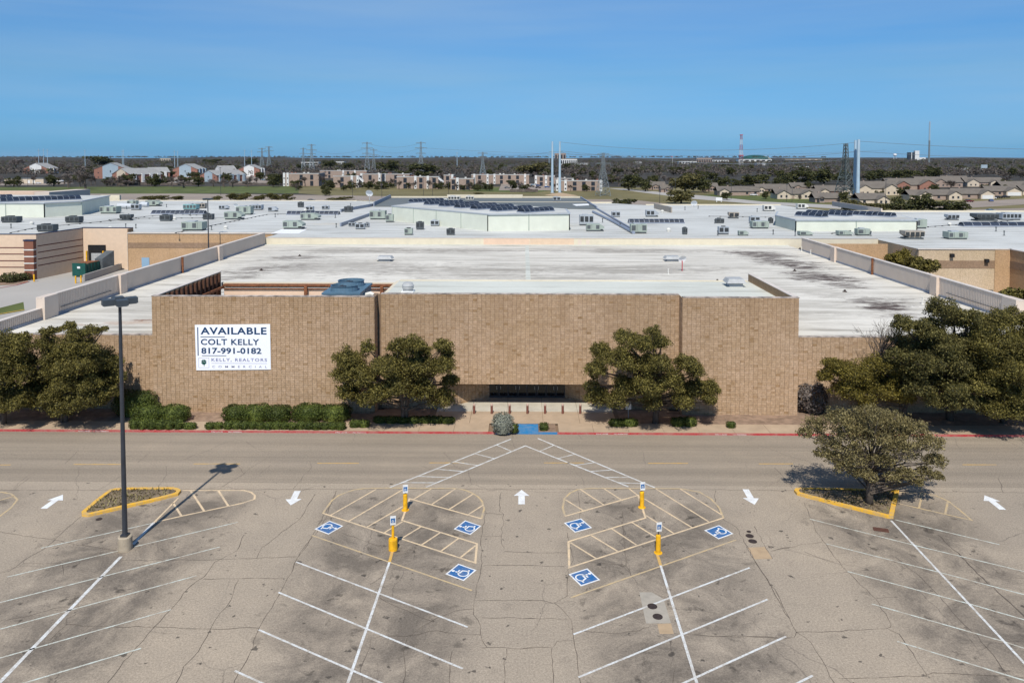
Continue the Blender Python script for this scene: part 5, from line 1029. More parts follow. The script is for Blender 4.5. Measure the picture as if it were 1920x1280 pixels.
stroke_mesh(MB(), [P(-60, 596), P(0, 589), P(46, 581)], .3, .05).build('kerb', M['curb_yellow'], kind='structure'); stroke_mesh(MB(), [P(-30, 545), P(0, 540), P(30, 535), P(55, 528)], .3, .08).build('kerb', M['curb_red'], kind='structure')
sheet('planting_bed', [P(-60, 538), P(-60, 520), P(52, 520), P(52, 528), P(25, 534)], 0.02, M['soil'], kind='structure')
# ================================================================== VEGETATION
def quads_mesh(name, V4, mats, mi=None):
    n = len(V4); me = bpy.data.meshes.new(name); me.vertices.add(n*4); me.loops.add(n*4); me.polygons.add(n)
    me.vertices.foreach_set('co', np.ascontiguousarray(V4, dtype=np.float32).ravel()); me.loops.foreach_set('vertex_index', np.arange(n*4, dtype=np.int32))
    me.polygons.foreach_set('loop_start', np.arange(0, n*4, 4, dtype=np.int32))
    if mi is not None: me.polygons.foreach_set('material_index', mi.astype(np.int32))
    for m in (mats if isinstance(mats, (list, tuple)) else [mats]): me.materials.append(m)
    me.update(calc_edges=True); return me
def leaf_quads(rg, cen, nor, size, aspect=0.5, jitter=0.9):
    n = len(cen); d = nor + rg.normal(0, jitter, (n, 3)); d /= np.linalg.norm(d, axis=1)[:, None] + 1e-9
    a = np.cross(d, rg.normal(0, 1, (n, 3))); a /= np.linalg.norm(a, axis=1)[:, None] + 1e-9; b = np.cross(d, a)
    s = size * rg.uniform(0.6, 1.35, (n, 1)); a = a*s*0.5; b = b*s*0.5*aspect
    return np.stack([cen - a, cen - b*1.0 + a*0.1, cen + a, cen + b*1.0 + a*0.1], 1)
def lobe_leaves(rg, lobes, dens, size, flat_=0.82, inner=0.35, sprays=9):
    C, N = [], []; big = list(lobes); lobes = [(x, y, z, r*.74) for x, y, z, r in big]
    for (x, y, z, r) in big:                                       # sprays of leaves standing out of every clump
        for _ in range(sprays):
            u = rg.normal(0, 1, 3); u[2] = abs(u[2])*.9 - .15; u /= np.linalg.norm(u); k = rg.uniform(.62, 1.0); lobes.append((x+u[0]*r*k, y+u[1]*r*k, z+u[2]*r*k*flat_, r*rg.uniform(.20, .42)))
    for (x, y, z, r) in lobes:
        n = max(12, int(dens*r*r)); u = rg.normal(0, 1, (n, 3)); u /= np.linalg.norm(u, axis=1)[:, None]
        u[:, 2] = np.where(u[:, 2] < -0.6, -u[:, 2]*0.6, u[:, 2]); u /= np.linalg.norm(u, axis=1)[:, None]
        ph = rg.uniform(0, 6.28, 6); bump = 1 + 0.20*np.sin(u[:, 0]*4+ph[0])*np.sin(u[:, 1]*4+ph[1]) + 0.16*np.sin(u[:, 2]*6+ph[2]+u[:, 0]*3)
        rr = r*bump*np.where(rg.random(n) < inner, rg.uniform(0.35, 0.85, n), rg.uniform(0.82, 1.10, n))
        C.append(np.stack([x + u[:, 0]*rr, y + u[:, 1]*rr, z + u[:, 2]*rr*flat_], 1)); N.append(u)
    return np.concatenate(C), np.concatenate(N)
def oak(name, label, group, base, lobes_px, Y, mat_, seed, zoom, depth=(-5.0, 1.3), dens=640, size=0.155, clip=None, fork=2, cat='tree', lean=0.3, bridge=True, sprays=11, rs=1.10):
    """tree whose clumps were surveyed from the picture; clumps sit at differing depths round the trunk"""
    rg = np.random.default_rng(seed); rnd = random.Random(seed); s, ox, oy = zoom; L = []
    pts = [(V(ox+u/s, oy+v/s, Y), rs*r/s/FOC*Y) for u, v, r in lobes_px]; cx0 = sum(p.x for p, r in pts)/len(pts); zt = max(p.z+r for p, r in pts); zb = min(p.z-r for p, r in pts)
    wid = max(abs(p.x-cx0)+r for p, r in pts)
    for p, r in pts:
        k = max(0.15, 1-((p.x-cx0)/wid)**2)**0.5
        for rep in range(3):
            dy = rnd.uniform(depth[0], depth[1])*k if rep else rnd.uniform(depth[0]*0.9, depth[0]*0.25)*k
            q = V(0, 0, 1); y = Y + dy; f_ = y/Y; x = p.x*f_; z = CAM_H + (p.z-CAM_H)*f_ ; rr = r*(1.0 if rep == 0 else 0.92)
            z = max(z, rr*0.55+0.5); L.append((x-base.x, y-base.y, z-base.z, rr))
    nl = len(L)
    for i in range(nl if bridge else 0):                           # smaller clumps bridging neighbouring ones
        a_ = L[i]; near = sorted(L[:nl], key=lambda b_: (b_[0]-a_[0])**2+(b_[1]-a_[1])**2+(b_[2]-a_[2])**2)[1:4]; b_ = rnd.choice(near); t = rnd.uniform(.35, .65); L.append(tuple(a_[j]+(b_[j]-a_[j])*t for j in range(3)) + (min(a_[3], b_[3])*.72,))
    e = empty(name, base, 0, label, cat, group)
    Cn, Nn = lobe_leaves(rg, L, dens, size, .92, sprays=sprays)
    if clip is not None: k_ = Cn[:, 1] + base.y < clip; Cn, Nn = Cn[k_], Nn[k_]
    k_ = Cn[:, 2] > 0.15; Cn, Nn = Cn[k_], Nn[k_]
    link('crown', quads_mesh('crown', leaf_quads(rg, Cn, Nn, size), mat_), e)
    mb = MB(); H = (zt-base.z)
    for f in range(fork):
        a = rnd.uniform(0, 6.28); bx, by = 0.22*f*math.cos(a), 0.22*f*math.sin(a); hx = (f-(fork-1)/2)*lean*2
        top = (bx+hx*1.6, by-0.5, H*0.55); mb.tube([(bx, by, -.1), (bx+hx*.25, by, H*.14), (bx+hx*.8, by-.2, H*.33), top], [.30/fork**.4, .22/fork**.3, .17, .10], 8)
        for (x, y, z, r) in L[f:nl:fork]:
            t = rnd.uniform(.45, .95); s0 = Vector((bx+hx*t, by-.3*t, H*(.14+.4*t)*0.9)); e1 = Vector((x, y, z)); 
            if e1.z < s0.z + .1: s0.z = max(H*.12, e1.z-.6)
            mid = s0.lerp(e1, .5) + Vector((rnd.uniform(-.25, .25), rnd.uniform(-.25, .25), .12)); mb.tube([s0, mid, e1, e1 + (e1-mid).normalized()*r*.7], [.085, .055, .03, .008], 5)
    mb.build('trunk', M['bark'], e, smooth=True)
    return e
ZA = (3.692, 600, 540); ZB = (4.0, 1080, 540); ZC = (1338/460, 1460, 540); ZD = (3.0, 0, 540)
TG = None
oak('live_oak', 'round live oak left of the entrance, before the wall slot', TG, P(757, 790, .2), [(180,500,85),(330,420,55),(150,620,70),(280,640,105),(450,560,95),(540,420,70),(650,400,70),(700,450,70),(850,410,62),(880,470,50),(700,560,105),(850,560,85),(900,650,62),(560,690,110),(420,740,90),(190,740,75),(700,720,100),(850,780,85),(330,790,70),(580,540,80),(250,560,80)], 67.4, M['leaf_oak'], 1, ZA, clip=69.0)
oak('live_oak', 'taller live oak right of the entrance over the small sign', TG, P(1232, 792, .2), [(570,335,55),(380,400,80),(340,350,40),(520,440,100),(640,420,60),(180,490,80),(150,620,80),(330,560,105),(480,600,110),(620,590,90),(830,580,85),(900,640,70),(1000,770,80),(880,780,105),(720,720,105),(560,740,115),(380,760,100),(170,830,90),(300,860,80),(560,870,80),(800,870,80),(1000,850,55),(120,740,55)], 67.2, M['leaf_oak'], 2, ZB, clip=69.0)
oak('live_oak', 'golden-green oak at the left end of the right-hand tree row', TG, P(1690, 785, .2), [(300,430,62),(255,490,45),(400,480,85),(520,440,75),(620,500,75),(720,545,60),(520,570,80),(640,590,60),(400,580,60),(330,560,50),(460,520,70),(580,560,70),(690,600,50),(480,640,45)], 68.2, M['leaf_gold'], 3, ZC, depth=(-3.6, .9), clip=70.0)
oak('live_oak', 'largest dark oak in the right-hand row, reaching above the roof', TG, P(1778, 786, .2), [(680,210,62),(880,130,70),(960,190,80),(1040,165,55),(820,240,75),(720,310,85),(900,330,105),(1020,320,85),(780,420,95),(930,440,105),(640,380,60),(1050,430,85),(700,480,60),(860,530,60),(1040,540,50),(960,560,60),(780,560,55),(600,440,55),(1090,380,60),(1100,250,60),(840,620,50),(920,640,55),(1010,620,55),(720,560,50),(1080,640,50)], 67.4, M['leaf_dark'], 4, ZC, depth=(-5.0, 1.5), clip=70.0)
oak('live_oak', 'oak at the right edge of the picture beside the roof', TG, P(1880, 792, .2), [(1180,200,85),(1280,180,75),(1200,330,105),(1320,320,85),(1180,460,95),(1300,480,105),(1230,600,95),(1330,620,75),(1120,560,55),(1430,260,100),(1430,420,110),(1430,580,100),(1130,400,70),(1120,300,60),(1180,680,60),(1290,690,60),(1380,690,70),(1120,660,50),(1060,500,60)], 66.6, M['leaf_oak'], 5, ZC, depth=(-4.6, 1.5), clip=70.0)
oak('live_oak', 'grey-brown spreading tree on the yellow-kerbed right island', TG, P(1630, 944, .12), [(200,770,75),(330,725,85),(480,705,85),(620,735,85),(740,785,85),(830,860,75),(850,950,65),(800,1020,55),(680,900,100),(690,1020,55),(550,820,110),(400,820,110),(260,850,75),(310,930,60),(420,930,85),(440,1010,50),(570,950,60),(140,800,45),(870,1030,35),(350,985,60),(500,1035,48),(620,1050,50),(750,1060,42),(240,910,50),(540,720,80),(420,770,80),(650,800,80)], 52.3, M['leaf_brown'], 6, ZC, depth=(-3.2, 3.2), dens=400, size=0.14, fork=1, bridge=False, sprays=13, rs=0.96)
oak('live_oak', 'oak at the left picture edge before the low wing', TG, P(8, 792, .2), [(40,300,62),(30,420,75),(0,520,75),(100,350,72),(130,290,42),(120,430,70),(60,600,60),(150,500,60),(-60,350,80),(-70,470,90),(-60,590,80),(90,660,50),(20,670,60),(150,600,60),(-50,680,70),(170,420,50)], 67.2, M['leaf_oak'], 7, ZD, depth=(-4.4, 1.6), clip=70.0)
oak('live_oak', 'oak left of the tall lamp post with sprigs above the roofline', TG, P(118, 790, .2), [(270,255,40),(255,320,55),(300,400,75),(385,225,38),(430,270,45),(515,250,45),(400,350,80),(480,350,75),(585,235,22),(560,420,80),(640,430,55),(430,450,100),(300,480,80),(600,520,75),(660,510,50),(500,560,85),(350,560,85),(220,560,65),(280,640,65),(390,670,65),(545,640,55),(470,650,60),(200,650,55),(620,590,50),(330,700,50)], 67.2, M['leaf_oak'], 8, ZD, depth=(-4.4, 1.6), clip=70.0)
HG = M['leaf_hedge']
def scrub(name, label, base, ells, mat_, seed, dens=500, size=.16, cat='shrub', group=None):
    """shrub: leafy shell over stems and, where dense, an added opaque core; ells = local (x,y,z,rx,ry,rz)"""
    rg = np.random.default_rng(seed); C, N = [], []
    for (x, y, z, a, b, c) in ells:
        n = int(dens*(a*b+b*c+a*c)/3*2.2); u = rg.normal(0, 1, (n, 3)); u /= np.linalg.norm(u, axis=1)[:, None]; u = np.sign(u)*np.abs(u)**0.75; ph = rg.uniform(0, 6, 3)
        k = 1 + .10*np.sin(u[:, 0]*5+ph[0])*np.sin(u[:, 1]*5+ph[1]+u[:, 2]*4); rr = rg.uniform(.82, 1.06, n)*k
        C.append(np.stack([x+u[:, 0]*a*rr, y+u[:, 1]*b*rr, z+u[:, 2]*c*rr], 1)); N.append(u)
    C, N = np.concatenate(C), np.concatenate(N); k = C[:, 2] > 0.02; e = empty(name, base, 0, label, cat, group)
    link('foliage', quads_mesh('foliage', leaf_quads(rg, C[k], N[k], size, .6, .6), mat_), e); mb = MB()
    rnd = random.Random(seed)
    for (x, y, z, a, b, c) in ells:
        for k_ in range(7): mb.tube([(x+rnd.uniform(-.3, .3)*a, y+rnd.uniform(-.3, .3)*b, 0), (x+rnd.uniform(-.7, .7)*a, y+rnd.uniform(-.7, .7)*b, z+c*.6)], [.04, .015], 4)
    mb.build('stems', M['bark'], e); core = MB()
    if mat_ in (HG, M['leaf_sage']):
        for (x, y, z, a, b, c) in ells: core.lathe([(.02, .02), (.80, .03), (.84, z*.9/max(c, .01)*.5), (.84, .62), (.62, .82), (.05, .90)], 10); n0 = len(core.v) - 60; core.v[n0:] = [(x+p[0]*a, y+p[1]*b, (z-c)+p[2]*(2*c) if z > c else p[2]*(z+c)) for p in core.v[n0:]]
        core.build('opaque_core', mat_, e)  # solid unseen core, added to block light and view through the leaves
    return e
HG = M['leaf_hedge']
def hedge(px0, px1, yb, w, h, label, seed, mat_=HG, lump=1.0):
    a, b = P(px0, yb, .15), P(px1, yb, .15); L = b.x-a.x; n = max(1, int(L/(w*.9*lump))); rnd = random.Random(seed)
    ells = [(-L/2+L*(i+.5)/n, w/2+rnd.uniform(-.06, .06), h*.5, L/n*.62, w*.52, h*.52*rnd.uniform(.9, 1.1)) for i in range(n)]
    scrub('hedge', label, Vector(((a.x+b.x)/2, a.y, .15)), ells, mat_, seed, 1900, .12, 'hedge')
hedge(418, 646, 806, .75, .62, 'low clipped green hedge along the walk left of entrance', 21)
hedge(415, 538, 793, 1.9, 1.28, 'tall rounded hedge mass behind the low hedge, left part', 22, lump=1.1); hedge(548, 648, 793, 1.9, 1.32, 'tall rounded hedge mass behind the low hedge, right part', 23, lump=1.1)
hedge(240, 340, 806, .8, .8, 'low hedge right of the tall lamp post', 24); hedge(246, 342, 795, 1.8, 1.4, 'green mound hedge right of the tall lamp post', 25, lump=1.1); hedge(212, 278, 785, 1.8, 2.3, 'tall dark hedge behind the tall lamp post', 26, lump=1.2)
hedge(342, 364, 806, .6, .55, 'small clipped shrub right of the low lamp hedge', 27); hedge(384, 414, 806, .7, .6, 'small clipped shrub left of the long low hedge', 28)
hedge(655, 690, 803, .8, .6, 'shaded hedge end under the left oak', 29); hedge(700, 850, 795, 1.0, .5, 'shaded low shrubs beneath the left oak', 30); hedge(1145, 1195, 801, .9, .6, 'shaded shrub under the right entrance oak, left', 31); hedge(1262, 1306, 801, 1.0, .7, 'shaded shrub under the right entrance oak, right', 32)
def ball(px, yb, r, h, label, seed, mat_, z=.15, size=.13, dens=1200): scrub('round_shrub', label, P(px, yb, z)+Vector((0, r, 0)), [(0, 0, h*.5, r, r*.95, h*.52)], mat_, seed, dens, size)
ball(942, 817, .90, 1.6, 'silvery sage shrub left of the blue ramp', 41, M['leaf_sage'], size=.12, dens=1500); ball(964, 813, .38, .75, 'small green shrub between sage shrub and ramp', 42, HG); ball(1020, 809, .42, .62, 'small clipped green shrub right of the blue ramp', 43, HG); ball(1373, 804, .40, .50, 'lone round green shrub right of entrance on the bed', 44, HG)
ball(1530, 781, 1.3, 2.6, 'dark twiggy shrub at the corner of right wing', 45, M['twig_dark'], size=.3, dens=500)
for i, (px, yb) in enumerate(((4, 530), (14, 531), (24, 529), (34, 527), (44, 526), (20, 524), (8, 523))): ball(px, yb, 1.0, 1.3, 'clipped shrub in the dock corner bed', 60+i, M['leaf_far'], .05, .3, 260)
for o in [o for o in COL.objects if o.get('label') == 'clipped shrub in the dock corner bed']: o['group'] = 'shrubs in the dock corner bed'
scrub('wild_vine', 'straggly bare bush on the yard wall beside the compactor', P(245, 498), [(0, 0, 1.2, 2.6, 1, 1.3)], M['twig_dark'], 71, 60, .5)
def far_oak_mesh(seed, mat_, n=1500, leaf_s=.7):
    rg = np.random.default_rng(seed); L = [(rg.uniform(-2.7, 2.7), rg.uniform(-2.7, 2.7), rg.uniform(1.5, 6.2), rg.uniform(1.6, 2.5)) for _ in range(17)]
    Cn, Nn = lobe_leaves(rg, L, n/45, leaf_s, inner=.25, sprays=3); return quads_mesh('crown', leaf_quads(rg, Cn, Nn, leaf_s, .7), mat_)
def bare_mesh(seed, mat_):
    rg = np.random.default_rng(seed); rnd = random.Random(seed); Q4 = []
    def grow(p, d, L, w, lev):
        q = p + d*L; s = Vector((rnd.gauss(0, 1), rnd.gauss(0, 1), rnd.gauss(0, .5))).cross(d).normalized()
        Q4.append([p-s*w, p+s*w, q+s*w*.6, q-s*w*.6])
        if lev == 0: return
        for k in range(4 if lev > 2 else 4):
            nd = (d + Vector((rnd.gauss(0, .55), rnd.gauss(0, .55), rnd.gauss(.12, .3)))).normalized(); grow(p.lerp(q, rnd.uniform(.55, 1)), nd, L*rnd.uniform(.55, .88), w*.72, lev-1)
    grow(Vector((0, 0, .6)), Vector((0, 0, 1)), 2.3, .26, 5); return quads_mesh('crown', np.array([[tuple(v) for v in q] for q in Q4]), mat_)
trunk_me = MB().tube([(0, 0, -.3), (0, 0, 1.5), (.1, 0, 4.2)], [.38, .28, .12], 7).mesh('trunk', M['bark'])
EV = [far_oak_mesh(100+i, M['leaf_far']) for i in range(4)] + [far_oak_mesh(110+i, M['leaf_far2']) for i in range(3)]
BA = [bare_mesh(200+i, M['twig'] if i % 2 else M['twig_dark']) for i in range(5)]
rt = random.Random(77)
def far_tree(px, yb, wpx, hpx, kind, label, group=None):
    q = P(px, yb); k = q.y/FOC; w, h = wpx*k, hpx*k; me = rt.choice(EV[:4] if kind == 'e' else EV[4:] if kind == 'o' else BA)
    e = empty('oak_tree' if kind != 'b' else 'bare_tree', q, rt.uniform(0, 6.28), label, 'tree', group); e.scale = (w/8.6, w/8.6, h/8.4) if kind != 'b' else (w/9.5, w/9.5, h/9.0)
    link('crown', me, e); link('trunk', trunk_me, e); return e
for a in ((187, 314, 52, 24, 'e', 'broad evergreen behind the blue-grey gabled flats'), (395, 309, 34, 13, 'e', 'low evergreen between gabled flats roofs'), (472, 310, 30, 15, 'e', 'evergreen behind the white-gabled flats'), (512, 351, 26, 30, 'e', 'dark tree left of the white-roofed flats'), (615, 317, 32, 19, 'e', 'evergreen at left of the pylon pair'), (651, 318, 27, 15, 'e', 'small evergreen left of the pylon pair'), (730, 323, 50, 26, 'e', 'evergreen between the two tall pylons'), (798, 331, 66, 28, 'e', 'broad evergreen right of the second tall pylon'),
    (690, 354, 24, 17, 'e', 'dark bush before the brick flats, left'), (714, 354, 26, 16, 'e', 'dark bush before the brick flats, second'), (767, 354, 15, 13, 'e', 'narrow dark bush before the brick flats'), (822, 355, 22, 15, 'e', 'dark bush before the brick flats, centre left'), (842, 355, 22, 16, 'e', 'dark bush before the brick flats, centre right'), (868, 356, 14, 12, 'e', 'small dark bush before the brick flats'), (895, 358, 18, 15, 'e', 'dark bush at the right brick flats corner'), (918, 358, 15, 15, 'e', 'dark bush left of the parked cars'),
    (1000, 331, 68, 28, 'o', 'broad olive tree behind the twin steel poles'), (1062, 317, 28, 12, 'e', 'low evergreen right of twin steel poles'), (1078, 357, 26, 16, 'o', 'shrubby tree before the right brick flats'), (1179, 357, 44, 34, 'e', 'dark oak right of the near lattice pylon'), (1210, 359, 30, 28, 'e', 'second dark oak right of the near lattice pylon'), (1285, 361, 58, 38, 'o', 'large bright oak left of the ranch houses'), (1318, 361, 44, 36, 'e', 'dark oak beside the large bright oak'), (1350, 354, 38, 26, 'e', 'dark oak behind first ranch house'), (1386, 350, 32, 17, 'e', 'low oak behind first ranch roof'), (1416, 351, 54, 28, 'e', 'big dark oak behind the ranch roofs'),
    (1470, 347, 44, 28, 'e', 'dark oak left of lattice tower'), (1505, 346, 46, 32, 'e', 'tall dark oak near lattice tower'), (1545, 344, 56, 32, 'e', 'dark oak just left of lattice tower'), (1575, 341, 40, 24, 'e', 'dark oak behind the lattice tower'), (1277, 382, 58, 27, 'o', 'rounded olive tree on the field behind right roof'), (1436, 373, 18, 17, 'e', 'small round tree beside first ranch carport'), (1640, 337, 44, 22, 'e', 'dark oak right of twin grey poles, first'), (1680, 336, 40, 20, 'e', 'dark oak right of twin grey poles, second'), (1715, 335, 40, 20, 'e', 'dark oak right of twin grey poles, third'), (1748, 334, 42, 23, 'e', 'dark oak right of twin grey poles, fourth'),
    (1604, 398, 52, 24, 'o', 'bushy thicket at foot of twin grey poles, left'), (1640, 399, 50, 22, 'o', 'bushy thicket at foot of twin grey poles, right'), (1690, 399, 52, 34, 'e', 'loose dark tree before the cream house'), (1722, 399, 48, 38, 'e', 'taller loose dark tree before the cream house'), (1762, 400, 48, 28, 'e', 'dark tree behind roof right of cream house, left'), (1795, 400, 44, 27, 'e', 'dark tree behind roof right of cream house, right'), (1167, 392, 46, 23, 'e', 'round oak on the far lot right of dark roof'),
    (278, 377, 34, 12, 'o', 'low bush in far lot, leftmost'), (304, 377, 34, 13, 'o', 'low bush in far lot, second'), (328, 377, 32, 11, 'o', 'low bush in far lot, third'), (410, 379, 22, 13, 'o', 'bush in far-lot row right of lamp, first'), (433, 379, 30, 19, 'o', 'bush in far-lot row right of lamp, second'), (460, 379, 28, 19, 'o', 'bush in far-lot row right of lamp, third'), (485, 379, 26, 15, 'o', 'bush in far-lot row right of lamp, fourth'), (510, 379, 30, 19, 'o', 'bush in far-lot row right of lamp, fifth'), (538, 379, 30, 19, 'o', 'bush in far-lot row right of lamp, sixth'), (636, 380, 54, 12, 'o', 'low spreading bush left of white satellite dish'), (611, 367, 20, 21, 'e', 'small round-headed tree on far-lot island'), (897, 366, 20, 6, 'o', 'tiny round bush in the field'),
    (160, 354, 58, 48, 'b', 'big bare tree before the red-brick gabled flats'), (128, 352, 40, 34, 'b', 'bare tree left of the big bare tree'), (112, 325, 42, 25, 'b', 'bare tree behind the low cream garage'), (30, 318, 60, 26, 'b', 'bare tree at far left behind houses'), (70, 312, 50, 22, 'b', 'bare tree behind far-left white gable'), (528, 346, 48, 34, 'b', 'bare tree right of the white-gabled flats'), (500, 330, 44, 28, 'b', 'bare tree right of chimneyed white gable'), (605, 350, 32, 30, 'b', 'bare tree right of the white-roofed flats'), (733, 352, 24, 24, 'b', 'bare tree before white stair on brick flats'), (788, 336, 46, 14, 'b', 'spreading bare tree above brick flats roof'), (240, 349, 44, 14, 'b', 'bare thicket before the cream gable'), (300, 347, 46, 16, 'b', 'bare thicket left of parked cars'), (400, 350, 40, 18, 'b', 'bare thicket before the blue-grey gable, left'), (436, 351, 44, 20, 'b', 'bare thicket before the blue-grey gable, right'), (1783, 357, 48, 26, 'b', 'bare tree among the brown roofs'), (1880, 346, 60, 20, 'b', 'bare tree at far right behind roofs'), (1498, 377, 16, 16, 'b', 'small bare tree before ranch house'), (345, 352, 60, 16, 'b', 'dark bare shrubs at the fence'), (638, 353, 24, 22, 'b', 'bare tree before left end of the brick flats'), (657, 353, 22, 20, 'b', 'bare tree before the white stair of left brick flats'), (748, 355, 24, 24, 'b', 'bare tree at left end of the centre brick flats'), (776, 355, 22, 22, 'b', 'bare tree before the centre brick flats, second'), (803, 355, 26, 24, 'b', 'bare tree before the centre brick flats, third'), (856, 357, 22, 20, 'b', 'bare tree left of the small brick flats'), (880, 357, 24, 20, 'b', 'bare tree before the small front brick flats'),
    (572, 350, 34, 26, 'b', 'bare tree before the white-roofed flats'), (553, 351, 22, 15, 'e', 'dark bush before the white-roofed flats'), (1070, 358, 22, 18, 'b', 'bare tree before right brick flats, left'), (1100, 359, 18, 15, 'e', 'dark bush before right brick flats'), (262, 348, 40, 17, 'b', 'bare thicket right of the cream gable'), (284, 349, 34, 18, 'b', 'bare thicket at left fence end'), (372, 350, 26, 22, 'e', 'dark round bush by the grass bank path'), (200, 350, 44, 18, 'b', 'bare thicket left of the cream gable'), (420, 351, 38, 20, 'b', 'bare thicket before the pale-roofed flats'), (463, 350, 36, 15, 'b', 'bare thicket before the brown fence'), (150, 351, 30, 26, 'b', 'second trunk of bare trees left of gabled flats'), (10, 350, 40, 15, 'b', 'dark bare shrubs left of low garage'), (690, 339, 40, 22, 'b', 'bare tree between front and rear brick flats'), (830, 340, 36, 22, 'b', 'bare tree above the small brick flats'), (1010, 343, 40, 18, 'b', 'bare tree behind the flats car park'), (1090, 345, 50, 24, 'b', 'bare tree behind right brick flats, left'), (1125, 349, 46, 28, 'b', 'bare tree behind right brick flats, right'), (1160, 348, 40, 26, 'b', 'bare tree right of the near pylon')): far_tree(*a)
# trees of the yard right of the store
def yard_tree(px, Y, ytop, wpx, label, seed):
    X = V(px, 500, Y).x; zt = V(px, ytop, Y).z; rg = np.random.default_rng(seed); w = wpx/FOC*Y/2; L = [(rg.uniform(-.65, .65)*w, rg.uniform(-.6, .6)*w, zt*rg.uniform(.5, .86), w*rg.uniform(.32, .48)) for _ in range(20)]
    e = empty('live_oak', (X, Y, 0), 0, label, 'tree'); Cn, Nn = lobe_leaves(rg, L, 190, .38); link('crown', quads_mesh('crown', leaf_quads(rg, Cn, Nn, .38), M['leaf_gold'] if seed == 1 else M['leaf_oak']), e); MB().tube([(0,0,0), (0,0,zt*.3), (.3,0,zt*.6)], [.4, .3, .12], 8).build('trunk', M['bark'], e)
yard_tree(1690, 128, 462, 62, 'golden-green oak beyond the right parapet, left half', 1); yard_tree(1728, 125, 474, 60, 'green oak beyond the right parapet, right half', 2); yard_tree(1905, 100, 530, 60, 'oak at the right edge beyond the parapet end', 3)
# bare upper branches rising from the right-hand row
e = empty('bare_tree', P(1640, 783, .2), 0, 'leafless branchy tree top above the golden oak by the wall', 'tree'); mbt = MB(); rr_ = random.Random(9)
def grow3(p, d, L, w, lev):
    q = p + d*L; mid = p.lerp(q, .5) + Vector((rr_.uniform(-.1, .1), rr_.uniform(-.1, .1), 0)); mbt.tube([p, mid, q], [w, w*.85, w*.65], 5, caps=False)
    if lev == 0: return
    for k in range(3): grow3(q if k else p.lerp(q, .7), (d + Vector((rr_.gauss(0, .42), rr_.gauss(0, .3), rr_.gauss(.08, .25)))).normalized(), L*rr_.uniform(.6, .85), w*.6, lev-1)
grow3(Vector((0, 0, 0)), Vector((-.1, 0, 1)).normalized(), 2.9, .15, 5); mbt.build('branches', M['twig_dark'], e)
# random mid-distance trees (same look, grouped) and the wooded country to the horizon
BUILT = ((-400, 100, 321, 400), (172, 312, 327, 400), (318, 440, 323, 400), (440, 497, 325, 400), (528, 1135, 322, 400), (1205, 1265, 347, 400), (1318, 2500, 339, 400), (-400, 560, 347.5, 400), (1130, 1320, 352, 400))
count = 0
while count < 300:
    px = rt.uniform(-160, 2080); yb = 305 + 44*rt.random()
    if any(a <= px <= b and c <= yb <= d for a, b, c, d in BUILT): continue
    count += 1; kind = 'b' if rt.random() < .62 else 'e'
    h = (yb-296)/23.5*rt.uniform(8, 13); far_tree(px, yb, h*rt.uniform(1.1, 1.7), h, kind, 'bare grey-brown tree in the wooded band beyond the housing' if kind == 'b' else 'dark evergreen tree in the wooded band beyond the housing', 'bare trees beyond the housing' if kind == 'b' else 'evergreens beyond the housing')
def scatter(n, x0, x1, y0, y1, pe, wr, label, grp, lim=None):
    for i in range(n):
        px, yb = rt.uniform(x0, x1), rt.uniform(y0, y1); k = (yb-296)/60; w = rt.uniform(*wr)*k; kind = 'e' if rt.random() < pe else 'b'
        far_tree(px, yb, w, w*rt.uniform(.7, 1.05), kind, ('dark green ' if kind == 'e' else 'leafless ') + label, ('green ' if kind == 'e' else 'leafless ') + grp)
scatter(46, 530, 1135, 352, 358, .5, (13, 24), 'shrub growing along the foot of the brick flats', 'shrubs along the brick flats'); scatter(34, 0, 530, 346, 351, .3, (18, 34), 'shrub growing along the grass bank fence', 'shrubs along the grass bank'); scatter(16, 270, 520, 327, 345, .6, (18, 30), 'tree standing between the gabled flats', 'trees between the gabled flats')
scatter(26, 560, 1130, 328, 345, .5, (22, 40), 'tree standing behind and between the brick flats', 'trees between the brick flats'); scatter(34, 1310, 1980, 344, 381, .6, (12, 24), 'garden tree among the ranch houses', 'garden trees among the ranch houses')
def wood(name, n, mat_, label, seed, frac, vmin, vmax, hm=(7, 12)):
    rg = np.random.default_rng(seed); v = np.where(rg.random(n) < .45, vmin + (vmax-vmin)*rg.random(n), 2.2 + 12*rg.random(n)**1.4); px = rg.uniform(-500, 2420, n); dist = FOC*CAM_H/v; X = (px-982)/FOC*dist; big = np.clip(dist/2600, 1, 4.5); Rw = rg.uniform(3.5, 6.5, n)*big; Hh = rg.uniform(hm[0], hm[1], n)*np.clip(dist/4000, 1, 1.7)
    base = np.zeros(n)
    base += np.where((dist > 5300) & (dist < 6600) & (X < 2200), 24, 0)
    m = 32; c = np.stack([X, dist, base], 1)[:, None, :] + 0*np.zeros((n, m, 3)); u = rg.normal(0, 1, (n, m, 3)); u /= np.linalg.norm(u, axis=2)[..., None]; u[..., 2] = np.abs(u[..., 2])
    rad = rg.uniform(.55, 1.0, (n, m)); c = c + np.stack([u[..., 0]*Rw[:, None]*rad, u[..., 1]*Rw[:, None]*rad, Hh[:, None]*(.25+.75*u[..., 2]*rad)], 2)
    cen = c.reshape(-1, 3); nn = u.reshape(-1, 3); sz = np.repeat(Rw*.44, m); q4 = leaf_quads(rg, cen, nn + np.array([0, -.3, .5]), 1.0, .7, .6); mid = cen[:, None, :]; q4 = mid + (q4-mid)*sz[:, None, None]
    o = link(name, quads_mesh(name, q4, mat_), None, label=label, cat='woodland', kind='stuff'); return o
wood('far_woodland', 9000, M['wood_mass'], 'brown leafless woodland stretching to the horizon', 5, 1, 3.4, 36); wood('far_evergreens', 3200, M['leaf_far'], 'dark evergreen patches scattered through the far woodland', 6, 1, 3.4, 30)
